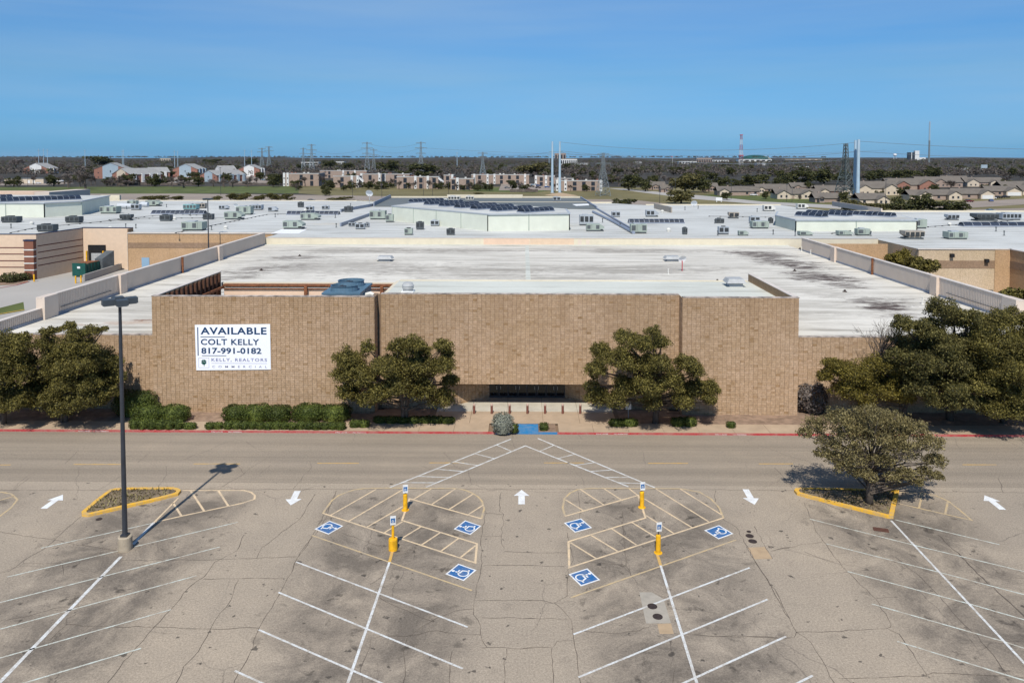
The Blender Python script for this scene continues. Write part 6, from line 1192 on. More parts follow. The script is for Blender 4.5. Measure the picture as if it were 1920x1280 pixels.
# ================================================================== HOUSES, FLATS, FAR LANDMARKS
def gable_roof(mb, x0, x1, y0, y1, z, h, axis='x', o=.5, t=.22):
    if axis == 'x':
        ym = (y0+y1)/2; k = h/((y1-y0)/2); e = z-o*k
        top = [(x0-o, y0-o, e), (x1+o, y0-o, e), (x1+o, ym, z+h), (x0-o, ym, z+h), (x0-o, y1+o, e), (x1+o, y1+o, e)]
    else:
        xm = (x0+x1)/2; k = h/((x1-x0)/2); e = z-o*k
        top = [(x0-o, y1+o, e), (x0-o, y0-o, e), (xm, y0-o, z+h), (xm, y1+o, z+h), (x1+o, y1+o, e), (x1+o, y0-o, e)]
    up = [(a, b, c+t) for a, b, c in top]
    return mb.add(up + top, [(0,1,2,3), (3,2,5,4), (6,9,8,7), (9,10,11,8), (0,6,7,1), (4,5,11,10), (1,7,8,2), (2,8,11,5), (0,3,9,6), (3,4,10,9)])
def gable_end(mb, x0, x1, y, z, h, axis='x'):
    xm = (x0+x1)/2
    if axis == 'x': mb.add([(x0, y, z), (x1, y, z), (xm, y, z+h)], [(0,1,2)])
    else: mb.add([(y, x0, z), (y, x1, z), (y, xm, z+h)], [(0,1,2), (2,1,0)])
def house(px0, px1, yb, label, wallm='h_cream', wh=2.9, rh=2.6, dep=11, gab=None, gm=None, roof='roof_tile', rot=0, garage=False, two=False):
    a, b = P(px0, yb), P(px1, yb); w = (b-a).length; e = empty('house', ((a.x+b.x)/2, a.y, 0), rot, label, 'house'); x0, x1 = -w/2, w/2
    m = MB().box(x0, x1, 1.2, dep, 0, wh); gable_end(m, 1.2, dep, x0, wh, rh, 'y'); gable_end(m, 1.2, dep, x1, wh, rh, 'y'); m.build('wall', M[wallm], e)
    rf = gable_roof(MB(), x0, x1, 1.2, dep, wh, rh).build('roof', M[roof], e); MB().box(x0*.4-.4, x0*.4+.4, dep*.7, dep*.7+.8, wh+rh*.5, wh+rh+.7).build('chimney', M['h_brown'], rf)
    gab = gab or [(.62, .95)]
    for (t0, t1) in gab:
        g0, g1 = x0+w*t0, x0+w*t1; gh = min(rh*.8, (g1-g0)*.28); mm = MB().box(g0, g1, -1.5, 1.198, 0, wh-.02); gable_end(mm, g0, g1, -1.5, wh-.02, gh); mm.build('front_wing', M[gm or wallm], e)
        gable_roof(MB(), g0, g1, -1.5, dep*.5, wh-.02, gh, 'y', .45).build('roof', M[roof], e)
        if garage: MB().box(g0+.8, g1-.8, -1.56, -1.502, .05, 2.2).build('garage_door', M['h_white'], e)
        else:
            for t in (.3, .7): gx = g0+(g1-g0)*t; f = MB().box(gx-.55, gx+.55, -1.55, -1.502, .9, 2.2).build('window', M['window'], e); MB().box(gx-.65, gx+.65, -1.58, -1.552, .78, .88).build('sill', M['h_white'], f)
    n = max(2, int(w/4.5))
    for i in range(n):
        gx = x0 + w*(i+.5)/n
        if any(x0+w*t0-.7 < gx < x0+w*t1+.7 for t0, t1 in gab): continue
        if i == n//2: MB().box(gx-.5, gx+.5, 1.14, 1.198, 0, 2.1).build('door', M['h_brown'], e)
        else: MB().box(gx-.7, gx+.7, 1.15, 1.198, .9, 2.2).build('window', M['window'], e)
    if two:
        for t in (.3, .7): MB().box(x0+w*t-.6, x0+w*t+.6, 1.15, 1.198, wh-1.7, wh-.4).build('window', M['window'], e)
    return e
H_ = [(1347, 1425, 367, 'long ranch house with white carport left of the row', 'h_brown', 2.9, 2.6, 11, [(.02, .24)], 'h_cream'), (1420, 1482, 362, 'brown-roofed house behind the first ranch house', 'h_brown', 2.9, 2.8, 11, [(.02, .2)], 'h_cream'), (1456, 1500, 373, 'cream house with hedge before its front gable', 'h_cream', 2.9, 2.6, 11, [(.0, .55)], None), (1485, 1524, 358, 'brown roof behind the cream hedge house', 'h_brown', 2.9, 2.6, 11, [(.1, .4)], None),
    (1500, 1541, 373, 'low cream gabled house left of lattice tower', 'h_cream', 2.9, 2.5, 11, [(.02, .7)], None), (1534, 1597, 367, 'brick-based cream house behind the lattice tower', 'h_brick', 2.9, 3.0, 12, [(.05, .3), (.68, .98)], 'h_cream'), (1609, 1684, 366, 'large cream two-storey house right of twin grey poles', 'h_cream', 4.4, 4.0, 14, [(.0, .3), (.62, .98)], 'h_cream'), (1666, 1756, 358, 'large house with orange brick gable', 'h_brown', 4.4, 4.2, 14, [(.15, .42), (.62, .98)], 'h_brick'), (1722, 1806, 351, 'wide brown-roofed house behind the brick gable', 'h_brown', 4.0, 4.0, 14, [(.35, .6)], None),
    (1614, 1666, 384, 'low house with cream gable nearest the mall', 'h_cream', 2.8, 2.6, 12, [(.55, .98)], None), (1708, 1748, 376, 'small cream-gabled house behind the dark trees', 'h_cream', 2.9, 2.6, 11, [(.25, .95)], None), (1738, 1802, 375, 'long low house with right cream gable', 'h_brown', 2.9, 2.6, 11, [(.6, .98)], 'h_cream'), (1793, 1862, 373, 'house with cream garage gable beside parked cars', 'h_brown', 2.9, 2.8, 12, [(.62, .99)], 'h_cream'), (1854, 1914, 367, 'house with wide cream garage at far right', 'h_brown', 2.9, 2.8, 12, [(.5, .98)], 'h_cream'),
    (1812, 1884, 350, 'brown-roofed house with tall cream chimney wing', 'h_brown', 3.6, 3.6, 13, [(.0, .3), (.6, .8)], 'h_cream'), (1770, 1818, 345, 'farther brown-roofed house behind bare tree', 'h_brown', 3.4, 3.6, 12, [(.1, .4)], None), (1880, 1940, 356, 'brown-roofed house at the right picture edge', 'h_brown', 3.0, 3.0, 12, [(.6, .9)], None), (1530, 1576, 380, 'low dark roof at the lattice tower foot', 'h_brown', 2.4, 2.4, 10, [(.1, .3)], None), (1213, 1248, 356, 'grey-roofed house left of the large bright oak', 'h_brown', 2.9, 2.8, 11, [(.3, .6)], None), (1240, 1262, 361, 'small grey-roofed house beside the large bright oak', 'h_brown', 2.6, 2.4, 10, [(.3, .7)], None), (1322, 1347, 359, 'house half hidden between two dark oaks', 'h_brown', 2.9, 2.8, 10, [(.3, .7)], None), (1920, 1990, 366, 'house beyond the right picture edge, partly seen', 'h_cream', 2.9, 2.8, 12, [(.1, .5)], None)]
for h in H_: house(h[0], h[1], h[2], h[3], h[4], h[5], h[6], h[7], h[8], h[9], garage=('garage' in h[3]), two=h[5] > 4)
def gabled_flats(px0, px1, yb, ytop, label, panel, depth=26, skew=.35, towers=True):
    """two-storey flats: gable end to the viewer with brick flanks and a sided centre panel; long body running back"""
    a, b = P(px0, yb), P(px1, yb); w = b.x-a.x; zt = V((px0+px1)/2, ytop, a.y).z; rh = w*.2; wh = max(3.5, zt-rh); e = empty('apartment_building', ((a.x+b.x)/2, a.y, 0), -skew, label, 'building'); x0, x1 = -w/2, w/2
    m = MB().box(x0, x1, 0, depth, 0, wh); gable_end(m, x0, x1, 0, wh, rh); m.build('wall', M['h_brick'], e)
    gable_roof(MB(), x0, x1, 0, depth, wh, rh, 'y', .5).build('roof', M['roof_slate'], e)
    p = MB(); c0, c1 = x0+w*.26, x1-w*.26; k = rh/(w/2); p.add([(c0, -.06, 0), (c1, -.06, 0), (c1, -.06, wh+k*w*.26-.05), (0, -.06, wh+rh-.12), (c0, -.06, wh+k*w*.26-.05)], [(0,1,2,3,4)]); pn = p.build('gable_panel', M[panel], e)
    MB().box(-.5, .5, -.1, -.062, wh*.62, wh*.85).build('window', M['window'], pn); n = max(2, int(depth/7))
    for i in range(n):
        y = depth*(i+.5)/n
        if towers: MB().box(x1-.1, x1+1.6, y-1.3, y+1.3, 0, wh+.9).build('stair_bay', M['h_blue'] if panel == 'h_blue' else M['h_white'], e)
        for z in (.8, wh*.55): MB().box(x1+.002, x1+.06, y+1.6, y+3.0, z, z+1.5).build('window', M['window'], e)
    for s in (-1, 1):
        for z in (.9, wh*.55): MB().box(s*w*.37-.6, s*w*.37+.6, -.06, -.002, z, z+1.3).build('window', M['window'], e)
    return e
gabled_flats(179, 236, 335, 305.5, 'gabled flats with blue-grey panel behind the big bare tree', 'h_blue', 24, -.2); gabled_flats(200, 255, 342, 316, 'gabled flats with cream panel and orange brick flanks', 'h_cream', 34, .5); gabled_flats(323, 372, 332, 307.5, 'gabled flats with blue-grey panel behind the parked cars', 'h_blue', 22, .1); gabled_flats(368, 414, 341, 319.5, 'gabled flats with blue-grey panel nearest the grass bank', 'h_blue', 36, .5); gabled_flats(447, 487, 331, 309, 'gabled flats with white panel and twin white towers', 'h_white', 20, .0); gabled_flats(42, 92, 325, 306, 'far-left gabled flats with white panel', 'h_white', 24, .1)
for (x0, x1, yb, yt, lb) in ((256, 300, 335, 314, 'grey-roofed flats right of the cream gable'), (380, 436, 331, 311, 'pale-roofed flats behind the blue-grey gable')): gabled_flats(x0, x1, yb, yt, lb, 'h_white', 20, .9)
e = empty('garage', P(45, 344), 0, 'low cream flat-roofed garage block at far left', 'building'); w = P(82, 344).x - P(8, 344).x; MB().box(-w/2, w/2, 0, 16, 0, 4.3).build('wall', M['h_cream'], e); MB().box(-w/2-.3, w/2+.3, -.3, 16.3, 4.3, 4.6).build('roof', M['roof_dark'], e)
for k_ in (.1, .22): MB().box(w*k_, w*k_+2, -.06, -.002, .1, 2.8).build('garage_door', M['h_white'], e)
for k_ in range(3): MB().box(-w*.48+k_*4.4, -w*.48+k_*4.4+3.6, -.06, -.002, 0, 2.4).build('shaded_bay_panel', M['black'], e)  # black panels on the wall paint in the shade of open bays
def flat_block(px0, px1, yb, ytop, label, dep=14, whites=(.2, .55, .9), darks=(.1, .35, .7), roofm='h_white', skew=0, stair=False):
    a, b = P(px0, yb), P(px1, yb); w = b.x-a.x; h = max(4.5, V(px0, ytop, a.y).z); e = empty('apartment_building', ((a.x+b.x)/2, a.y, 0), skew, label, 'building'); x0 = -w/2
    MB().box(x0, -x0, 0, dep, 0, h).build('wall', M['h_brown'], e); rf = MB().box(x0-.2, -x0+.2, -.2, dep+.2, h, h+.35).build('roof_edge', M[roofm], e); MB().box(x0+.3, -x0-.3, .3, dep-.3, h+.352, h+.40).build('roof_deck', M['roof_tile'], rf)
    rnd = random.Random(int(px0))
    for k_ in range(max(2, int(w/7))): xx = rnd.uniform(x0+1.5, -x0-1.5); MB().box(xx-.7, xx+.7, dep*.5, dep*.5+1.2, h+.402, h+1.2).build('roof_unit', M['unit_white'] if k_ % 2 else M['h_brick'], rf)
    for t in whites: xx = x0+w*t; p = MB().box(xx-.9, xx+.9, -.7, -.002, 0, h+.9).build('white_bay', M['h_white'], e); [MB().box(xx-.45, xx+.45, -.74, -.702, z, z+1.2).build('window', M['window'], p) for z in (1.0, h*.58)]
    for t in darks:
        xx = x0+w*t
        for z0, z1 in ((.2, h*.42), (h*.52, h*.92)): MB().box(xx-1.3, xx+1.3, -.05, -.002, z0, z1).build('balcony_shade_panel', M['window'], e)  # dark panels on the wall stand in for shaded balcony recesses
    if stair: MB().add([(-x0, 0, h), (-x0+4, 0, h-3.2), (-x0+4, 3, h-3.2), (-x0, 3, h), (-x0, 0, h-1.6), (-x0+4, 0, h-4.8)], [(0,1,2,3), (0,4,5,1)]).build('stair_roof', M['h_white'], e)
    return e
for a in ((532, 598, 349, 326, 'brick flats with cluttered white roof edge', 20, (.02, .12), (.5, .8)), (600, 688, 334, 320.5, 'rear brick flats with white and red roofline', 14, (.5, .75), (.2, .6)), (625, 672, 352, 331, 'front brick flats with white stair, left block', 14, (.75, .98), (.35,), 'h_white', 0, True), (676, 716, 349, 327, 'brick flats with two white bays left of centre', 14, (.05, .9), (.45,)), (716, 768, 345, 327, 'brick flats with dark blue roof screen', 14, (.1,), (.5, .8)), (744, 822, 354, 332, 'front brick flats with white bays, centre block', 14, (.45, .75), (.2, .58, .9), 'h_white', 0, True), (832, 850, 348, 329, 'small brick flats between two blocks', 12, (.9,), (.4,)), (845, 888, 356, 335.5, 'front brick flats right of the dark hedges', 14, (.3,), (.12, .75)), (884, 992, 345, 328, 'long brick flats with white bays above the parked cars', 14, (.05, .28, .4, .93), (.14, .52, .66, .8)), (1004, 1040, 349, 331, 'brick flats with white bay left of twin steel poles', 30, (.02, .55), (.3, .8)), (1043, 1129, 358, 339.5, 'brick flats with white end bays behind the near pylon', 14, (.02, .2, .97), (.4, .6, .8)), (1040, 1075, 346, 335, 'pale-roofed rear flats right of twin steel poles', 12, (.2,), (.5, .8))):
    flat_block(*a)
def shed(px0, px1, yb, ytop, label, wm, roofm, dep=30, name='far_building', cat='building', bays=6):
    a, b = P(px0, yb), P(px1, yb); w = b.x-a.x; h = max(4, V(px0, ytop, a.y).z); e = empty(name, ((a.x+b.x)/2, a.y, 0), 0, label, cat); MB().box(-w/2, w/2, 0, dep, 0, h).build('wall', M[wm], e); MB().box(-w/2-.5, w/2+.5, -.5, dep+.5, h, h+.8).build('roof', M[roofm], e)
    for i in range(bays): xx = -w/2 + w*(i+.5)/bays; MB().box(xx-w/bays*.3, xx+w/bays*.3, -.2, -.01, h*.15, h*.8).build('window', M['window'], e)
    return e
for a in ((300, 320, 303, 297.5, 'far pale warehouse behind evergreen', 'h_cream', 'h_cream'), (565, 597, 310, 304.5, 'far low white building above white-roofed flats', 'h_white', 'h_white'), (630, 645, 309, 303.5, 'far white house left of pylons', 'h_white', 'h_white'), (1051, 1082, 309, 298.5, 'white-columned hall behind twin steel poles', 'h_white', 'h_cream', 40, 'far_building', 'building', 8), (1040, 1061, 302, 287.5, 'brown and cream high-rise behind twin steel poles', 'h_brown', 'h_cream', 30, 'far_building', 'building', 4), (1306, 1335, 307, 296.5, 'dark brown office block with vertical windows', 'h_brown', 'h_brown', 30, 'far_building', 'building', 9), (1273, 1306, 308, 303, 'low white building left of the brown office', 'h_white', 'h_white'), (1336, 1366, 304, 300.5, 'far white gabled hall right of brown office', 'h_white', 'h_white'), (1385, 1447, 303.5, 299.2, 'wide white hall under the green dome', 'h_white', 'h_white', 60), (1472, 1541, 302, 298.8, 'long cream warehouse right of the green dome', 'h_cream', 'h_cream', 60), (1420, 1436, 310, 306.5, 'small white building below the dome', 'h_white', 'h_white'), (1540, 1552, 318, 314.5, 'white sheds left of lattice tower', 'h_white', 'h_white'), (1802, 1815, 322, 316, 'white billboard building at right', 'h_white', 'h_white'), (1490, 1516, 317, 313, 'pale low sheds behind dark oaks', 'unit_white', 'h_white'), (1190, 1203, 307, 304.3, 'tiny white building on the far ridge', 'h_white', 'h_white'), (1080, 1103, 309, 306.6, 'tiny white sheds right of the columned hall', 'h_white', 'h_white')): shed(*a)
q = P(1703, 300.4); k_ = q.y/FOC; e = empty('far_building', (q.x+10*k_, q.y, 0), 0, 'tall white and dark glass office tower on the horizon', 'building'); hh = 17.5*k_
MB().box(-10*k_, 2*k_, 0, 30, 0, hh*.82).build('glass_wing', M['window'], e); MB().box(2.02*k_, 10*k_, -3, 30, 0, hh).build('white_core', M['h_white'], e); MB().box(-4.6*k_, -3.4*k_, -2, -.1, 0, hh*.84).build('white_fin', M['h_white'], e); MB().box(10.1*k_, 22*k_, 0, 30, 0, hh*.28).build('annex', M['h_white'], e)
q = P(1416, 300.5); k_ = q.y/FOC; e = empty('domed_hall', q, 0, 'green domed arena roof on the horizon', 'building'); prof = [(28*k_*math.cos(R(a)), 1.2*k_ + 8.5*k_*math.sin(R(a))) for a in range(0, 91, 10)]; MB().lathe([(28*k_, 0)] + prof[:-1] + [(.5, prof[-1][1])], 24).build('dome', M['dome_green'], e, smooth=True)
MB().add([(4*k_, -26.5*k_, 3*k_), (24*k_, -18*k_, 3*k_), (14*k_, -12*k_, 8*k_)], [(0,1,2)]).build('pale_gable', M['h_cream'], e)
q = P(1678, 299.6); k_ = q.y/FOC; e = empty('water_tower', q, 0, 'white water tower on the horizon', 'water tower'); MB().lathe([(.5*k_, 0), (.4*k_, 6*k_), (2.6*k_, 7.5*k_), (3.2*k_, 9.2*k_), (2.4*k_, 11*k_), (.3*k_, 11.6*k_)], 16).build('tank', M['white'], e, smooth=True)
for s in (-1, 1): MB().tube([(s*2.2*k_, 0, 0), (s*2.0*k_, 0, 8*k_)], .25*k_, 5).build('leg', M['white'], e)
# lattice pylons, steel monopoles, masts, wires
def lattice(mb, w0, w1, z0, z1, n, r, ws=None):
    def c(t): w = w0+(w1-w0)*t; z = z0+(z1-z0)*t; return [(-w, -w, z), (w, -w, z), (w, w, z), (-w, w, z)]
    for i in range(n):
        A, B = c(i/n), c((i+1)/n)
        for k in range(4):
            j = (k+1) % 4; mb.tube([A[k], B[k]], r, 4, caps=False); mb.tube([A[k], B[j]], r*.65, 3, caps=False); mb.tube([A[j], B[k]], r*.65, 3, caps=False); mb.tube([B[k], B[j]], r*.6, 3, caps=False)
def pylon(px, Y, ytop, label, bw=4.5, r=.16, arms=(.97, .86, .72), al=6.0, rz=.2, m='lattice', ybase=None):
    top = V(px, ytop, Y); H = top.z; e = empty('transmission_tower', (top.x, Y, 0), rz, label, 'pylon'); b = MB(); lattice(b, bw, bw*.28, 0, H*.62, 6, r); b.build('lattice_legs', M[m], e); b = MB(); lattice(b, bw*.28, bw*.16, H*.62, H, 6, r*.85); b.build('lattice_mast', M[m], e)
    for i, t in enumerate(arms):
        a = MB(); L = al*(1.0 if i == 1 or len(arms) == 1 else .8); z = H*t
        for s in (-1, 1):
            for yy in (-.4, .4): a.tube([(0, yy, z+.5), (s*L, 0, z)], r*.7, 4, caps=False); a.tube([(0, yy, z-.9), (s*L, 0, z)], r*.6, 4, caps=False)
            a.tube([(s*L*.95, 0, z), (s*L*.95, 0, z-1.6)], r*.6, 4)
        a.build('cross_arm', M[m], e)
    return (top.x, Y, H)
T = {}
for k, a in dict(a=(688, 1030, 266.5, 'tall lattice pylon, left of the central pair on skyline', 4.5, .30, (.97, .82, .66), 8), b=(789, 1030, 266, 'tall lattice pylon, right of the central pair on skyline', 4.5, .30, (.97, .82, .66), 8), c=(700.5, 1150, 279, 'shorter lattice pylon just right of the left tall pylon', 3.8, .26, (.95, .75), 7), d=(584, 1250, 270.5, 'tall lattice pylon, left skyline pair, right one', 5, .34, (.97, .8, .66), 8), e=(568.5, 1350, 277, 'shorter lattice pylon, left skyline pair', 4, .3, (.95, .75), 7), f=(504, 1500, 274.5, 'lattice pylon, far-left skyline pair, right one', 5, .36, (.97, .82), 9), g=(491, 1500, 277.5, 'lattice pylon, far-left skyline pair, left one', 5, .36, (.97, .82), 9), h=(905, 820, 285.5, 'lattice pylon behind the long brick flats', 4, .22, (.97, .8), 6.5)).items(): T[k] = pylon(*a)
T['n'] = pylon(1131, 476, 287, 'near lattice pylon on the field right of brick flats', 3.6, .13, (.98, .76), 5.2, .35); T['r'] = pylon(1586, 418, 269.5, 'heavy lattice tower beside the twin grey poles', 4.4, .23, (.72, .42, .22), 6.0, .5, 'lattice_dark')
def mono(px, yb, ytop, label, r0=.95, r1=.55, arm=True):
    q = P(px, yb); H = V(px, ytop, q.y).z; e = empty('steel_pole', q, 0, label, 'power pole'); n = 5
    for i in range(n): MB().tube([(0, 0, H*i/n), (0, 0, H*(i+1)/n-.03)], [r0+(r1-r0)*i/n, r0+(r1-r0)*(i+1)/n-.03], 14).build('pole_section', M['steel_pole'], e)
    MB().lathe([(r0+.5, 0), (r0+.5, .5)], 14).build('footing', M['street'], e)
    if arm: MB().tube([(-2.2, 0, H*.80), (2.2, 0, H*.80)], .12, 6).build('cross_arm', M['lattice'], e); MB().tube([(-.9, 0, H-.3), (.9, 0, H-.3)], .08, 6).build('top_arm', M['lattice'], e)
    return (q.x, q.y, H)
T['m1'] = mono(1035.5, 362.5, 265.5, 'pale blue steel pole, left of the central twin poles'); T['m2'] = mono(1049.5, 362, 265.5, 'pale blue steel pole, right of the central twin poles'); T['m3'] = mono(1602, 372.5, 263, 'grey steel pole, left of the right-hand twin poles', 1.05, .7, False); T['m4'] = mono(1608, 373.5, 261.5, 'grey steel pole, right of the right-hand twin poles', 1.1, .75, False)
def wood_pole(px, Y, ytop, label, r=.55):
    t = V(px, ytop, Y); e = empty('utility_pole', (t.x, Y, 0), 0, label, 'utility pole'); MB().tube([(0, 0, 0), (0, 0, t.z)], [r, r*.7], 6).build('pole', M['steel_pole'], e); MB().tube([(-3, 0, t.z*.92), (3, 0, t.z*.92)], .2, 4).build('cross_arm', M['lattice'], e)
for px, yt, lb in ((72, 279, 'left'), (81, 278.5, 'middle'), (88.5, 279, 'right')): wood_pole(px, 1300, yt, 'thin pale pole, %s of the trio on the far-left skyline' % lb)
for px, yt, lb in ((159, 280, 'lone thin pale pole on left skyline'), (229, 281, 'thin pale pole, left of close pair on skyline'), (231.5, 280.5, 'thin pale pole, right of close pair on skyline'), (327, 281.5, 'thin pole by the tall bare tree on skyline, left'), (333, 282.5, 'thin pole by the tall bare tree on skyline, right'), (458.5, 280, 'pale pole left of skyline pylons, left'), (471.5, 280.5, 'pale pole left of skyline pylons, right'), (857, 284.5, 'short dark cell mast on skyline'), (1029.5, 288, 'thin mast just left of the central twin poles')): wood_pole(px, 1400, yt, lb)
t = V(1390, 252.5, 2500); e = empty('radio_mast', (t.x, 2500, 0), 0, 'red and white lattice radio tower by the green dome', 'radio mast')
for i in range(6): b = MB(); f0, f1 = i/6, (i+1)/6; lattice(b, 6-3.6*f0, 6-3.6*f1, t.z*f0, t.z*f1-.1, 2, .30); b.build('mast_section', M['tower_red'] if i % 2 else M['h_white'], e)
MB().box(-4, 4, -4, 4, t.z*.975, t.z).build('platform', M['tower_red'], e); MB().box(-7, 7, -7, 7, t.z*.30, t.z*.33).build('platform', M['tower_red'], e)
t = V(1743.5, 228, 3000); e = empty('radio_mast', (t.x, 3000, 0), 0, 'tall thin guyed mast on the right horizon', 'radio mast'); b = MB(); lattice(b, 1.9, 1.7, 0, t.z*.55, 14, .8); b.build('mast', M['lattice'], e); b = MB(); lattice(b, 1.7, 1.3, t.z*.55, t.z, 12, .8); b.build('upper_mast', M['steel_pole'], e)
q = P(1261, 310); t = V(1261, 292.5, q.y); e = empty('flag_pole', q, 0, 'white flagpole with dark flag on the skyline', 'flag pole'); MB().tube([(0, 0, 0), (0, 0, t.z)], .3, 6).build('pole', M['white'], e); MB().add([(0, 0, t.z-.3), (-4.5, .4, t.z-2.2), (-4.4, .4, t.z-4.4), (0, 0, t.z-3)], [(0,1,2,3), (3,2,1,0)]).build('flag', M['tower_red'], e)
q = P(1843, 326); t = V(1843, 309, q.y); e = empty('billboard', q, 0, 'pale blue billboard on a post at far right', 'billboard'); MB().tube([(-3, 0, 0), (-3, 0, t.z)], .5, 6).build('post', M['lattice'], e); MB().box(-3, 6, -.4, .4, t.z-5, t.z).build('panel', M['h_blue'], e)
q = P(1348, 379); e = empty('monument_sign', q, 0, 'small white sign board beside the far street', 'sign'); MB().box(-1.7, 1.7, -.2, .2, .8, 2.4).build('board', M['white'], e); [MB().box(s*1.2-.15, s*1.2+.15, -.1, .1, 0, .8).build('leg', M['white'], e) for s in (-1, 1)]
def wire(a, b, za, zb, sag, label, off=0):
    A = Vector((a[0]+off, a[1], za)); B = Vector((b[0]+off, b[1], zb)); c = (A+B)/2; pts = []
    for i in range(17): t = i/16; p = A.lerp(B, t); p.z -= 4*sag*t*(1-t); pts.append(p-c)
    MB().tube(pts, .10*max(1, (c.y)/900), 4).build('power_line', M['wire'], loc=c, label=label, cat='power line')
def ends(k, t): return T[k][2]*t
wire(T['d'], T['a'], ends('d', .8), ends('a', .82), 7, 'power line from left skyline pylons to the central pair'); wire(T['a'], T['b'], ends('a', .82), ends('b', .82), 7, 'power line between the two tall central pylons, lower'); wire(T['a'], T['b'], ends('a', .97), ends('b', .97), 6, 'power line between the two tall central pylons, upper')
R1 = (T['b'][0]+620, 1030, 45); wire(T['b'], R1, ends('b', .82), ends('b', .75), 9, 'power line right of the tall central pylons, lower'); wire(T['h'], T['m1'], ends('h', .97), T['m1'][2]*.8, 2.5, 'power line from rear pylon to central twin poles'); wire(T['m2'], T['n'], T['m2'][2]*.8, ends('n', .98), 1.5, 'power line from central twin poles to near pylon'); wire(T['m2'], T['m3'], T['m2'][2]*.99, T['m3'][2]*.96, 5, 'top power line between the two sets of twin poles'); wire(T['n'], T['r'], ends('n', .98), ends('r', .72), 4, 'power line from near pylon to heavy lattice tower')
wire(T['m2'], T['m3'], T['m2'][2]*.82, T['m3'][2]*.80, 5, 'lower power line between the two sets of twin poles'); wire(T['m4'], (T['m4'][0]+300, 470, 0), T['m4'][2]*.80, 28, 5, 'power line leaving right twin poles, lower'); wire(T['m4'], (T['m4'][0]+300, 470, 0), T['m4'][2]*.97, 33, 5, 'power line leaving right twin poles, upper')
# fence along the grass bank
rf_ = random.Random(4)
for (x0, x1, yb, lb) in ((220, 300, 347, 'dark timber fence before the cream gable'), (300, 372, 347.5, 'dark timber fence before the parked cars'), (430, 505, 347.5, 'brown timber fence before the white gable'), (956, 1010, 360.5, 'dark low fence before the right brick flats')):
    a, b = P(x0, yb), P(x1, yb); e = empty('fence', (a.x, a.y, 0), 0, lb, 'fence'); n = int((b.x-a.x)/2.4)
    for i in range(n): MB().box(i*2.4+.03, i*2.4+2.37, -.05, .05, .1, 2.0+rf_.uniform(-.06, .06)).build('fence_panel', M['twig_dark'], e)
# parked cars
for pts in ([(285, 344), (296, 331), (378, 329.5), (372, 345)], [(446, 343), (452, 330.5), (505, 330), (508, 343)], [(935, 357), (940, 345), (1040, 343.5), (1046, 357)], [(85, 347), (20, 347.5), (-60, 348), (-60, 342), (100, 340), (140, 344)]): sheet('car_park', [P(*p) for p in pts], -0.008, M['far_lot'], kind='structure')
def car_meshes():
    prof = [(-2.2,.35), (-2.25,.75), (-2.1,.95), (-1.3,1.02), (1.0,1.0), (2.0,.86), (2.22,.65), (2.2,.35)]; b = MB(); n = len(prof)
    vs_ = [(x, -.88, z) for x, z in prof] + [(x, .88, z) for x, z in prof]; b.add(vs_, [tuple(range(n)), tuple(range(2*n-1, n-1, -1))] + [(i, n+i, n+(i+1) % n, (i+1) % n) for i in range(n)])
    b.add([(-1.35,-.7,1.40), (.15,-.7,1.43), (.15,.7,1.43), (-1.35,.7,1.40), (-1.3,-.7,1.36), (.1,-.7,1.39), (.1,.7,1.39), (-1.3,.7,1.36)], [(0,1,2,3), (0,4,5,1), (2,6,7,3), (1,5,6,2), (3,7,4,0)])
    g = MB().add([(-1.85,-.82,1.0), (.95,-.82,1.0), (.95,.82,1.0), (-1.85,.82,1.0), (-1.3,-.69,1.38), (.1,-.69,1.40), (.1,.69,1.40), (-1.3,.69,1.38)], [(0,1,5,4), (1,2,6,5), (2,3,7,6), (3,0,4,7), (4,5,6,7)]); w = MB()
    wm = MB().tube([(0, -.1, 0), (0, .1, 0)], .33, 12); return b, g, wm
cb, cg, cw = car_meshes(); cgm = cg.mesh('glass', M['window']); cwm = cw.mesh('wheel', M['tyre']); cbm = {}
def car(px, yb, col, rz, label, s=1.0, van=False):
    if col not in cbm: cbm[col] = cb.mesh('body', M['car_'+col])
    q = P(px, yb); e = empty('parked_car' if not van else 'parked_van', q, rz, label, 'car' if not van else 'van', 'cars parked by the housing'); e.scale = (s, s, s*(1.5 if van else 1)); link('body', cbm[col], e); link('cabin_glass', cgm, e)
    for x in (-1.35, 1.35):
        for y in (-.8, .8): link('wheel', cwm, e, (x, y, .33))
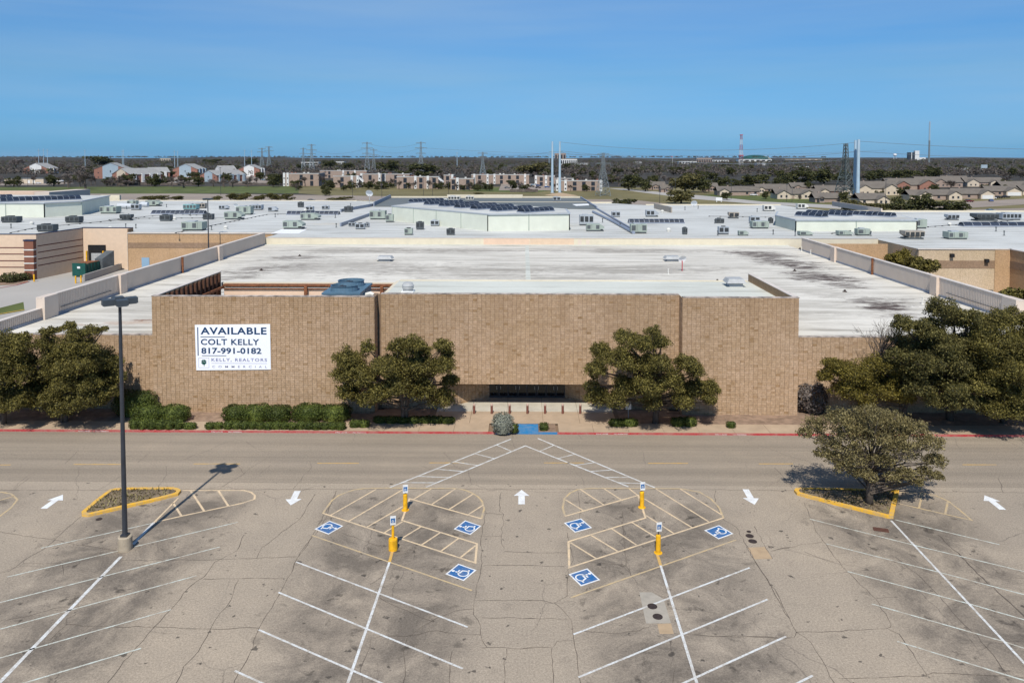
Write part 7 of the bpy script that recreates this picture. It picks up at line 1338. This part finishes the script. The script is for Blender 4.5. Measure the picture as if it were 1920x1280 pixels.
for i, a in enumerate(((72, 344.5, 'white', 0, 'white car before the low cream garage'), (49, 342.5, 'white', .3, 'white car half hidden at the garage corner'), (313, 335.5, 'white', .15, 'white car, nearest the fence left of the flats'), (326, 333, 'red', .1, 'bright red car before the blue-grey gable'), (346, 331.5, 'blue', 1.4, 'dark blue car beside the blue-grey gable'), (350, 336, 'white', .1, 'white car right of the red one'), (356, 334.5, 'maroon', .1, 'maroon car in the flats car park'), (337, 340, 'silver', .1, 'silver car by the fence'), (330, 342.5, 'white', .1, 'white car lowest by the fence'), (300, 341, 'silver', .1, 'silver car at the left end of the fence'), (457, 336, 'white', .2, 'white car left of the white gable car park'), (459, 338.5, 'blue', .2, 'blue car in front of the white-gable flats'), (473, 331, 'maroon', .1, 'maroon car under the white gable'), (494, 338, 'sky', .2, 'pale blue car right of the white gable'), (495, 334.5, 'white', .2, 'white car behind the pale blue car'),
    (970, 347, 'maroon', .2, 'maroon car before the long brick flats'), (977, 349, 'black', .2, 'black car before the long brick flats'), (976, 352.5, 'silver', .2, 'silver car lower left in brick flats lot'), (951, 353.5, 'grey', .2, 'grey car alone on the grass side'), (1000, 347.5, 'sky', .2, 'pale blue car in brick flats lot, rear'), (997, 351, 'black', .2, 'black car in brick flats lot, front'), (1009, 349, 'blue', .2, 'blue car beside the twin steel poles'), (1009, 353, 'black', .2, 'black car lowest in brick flats lot'), (1026, 352, 'blue', .2, 'blue car left of the left steel pole'), (992, 357, 'maroon', .1, 'dark red car at the hedge end'), (1413, 367, 'white', 0, 'white car end under the carport'), (1860, 373, 'white', .1, 'white car before the cream garage'), (1858, 378, 'blue', 1.2, 'dark blue car in the driveway'), (1872, 372, 'black', .1, 'black pickup-like car by the garage'), (1886, 371, 'black', .1, 'second black car by the far-right garage'), (1817, 379, 'maroon', .05, 'maroon car on the driveway edge'), (1858, 398, 'sky', .1, 'silver-blue car on the far-right street'), (584, 378, 'black', 0, 'dark car alone in the far lot'))): car(*a)
car(113, 341.5, 'white', 0, 'white passenger van right of the low cream garage', 1.25, True)
# ================================================================== AIR
hz = NT('thin_haze'); hz.t.nodes.remove(hz.b); pv = hz.n('ShaderNodeVolumePrincipled'); pv.inputs['Color'].default_value = (0.62, 0.78, 1.0, 1); pv.inputs['Density'].default_value = 0.000006; pv.inputs['Anisotropy'].default_value = 0.0
hz.l(pv.outputs[0], hz.out.inputs['Volume'])
MB().box(-22500, 22500, -500, 30500, -2.0, 190).build('haze', hz.mat, kind='stuff', label='thin blue haze over the whole plain', cat='haze')
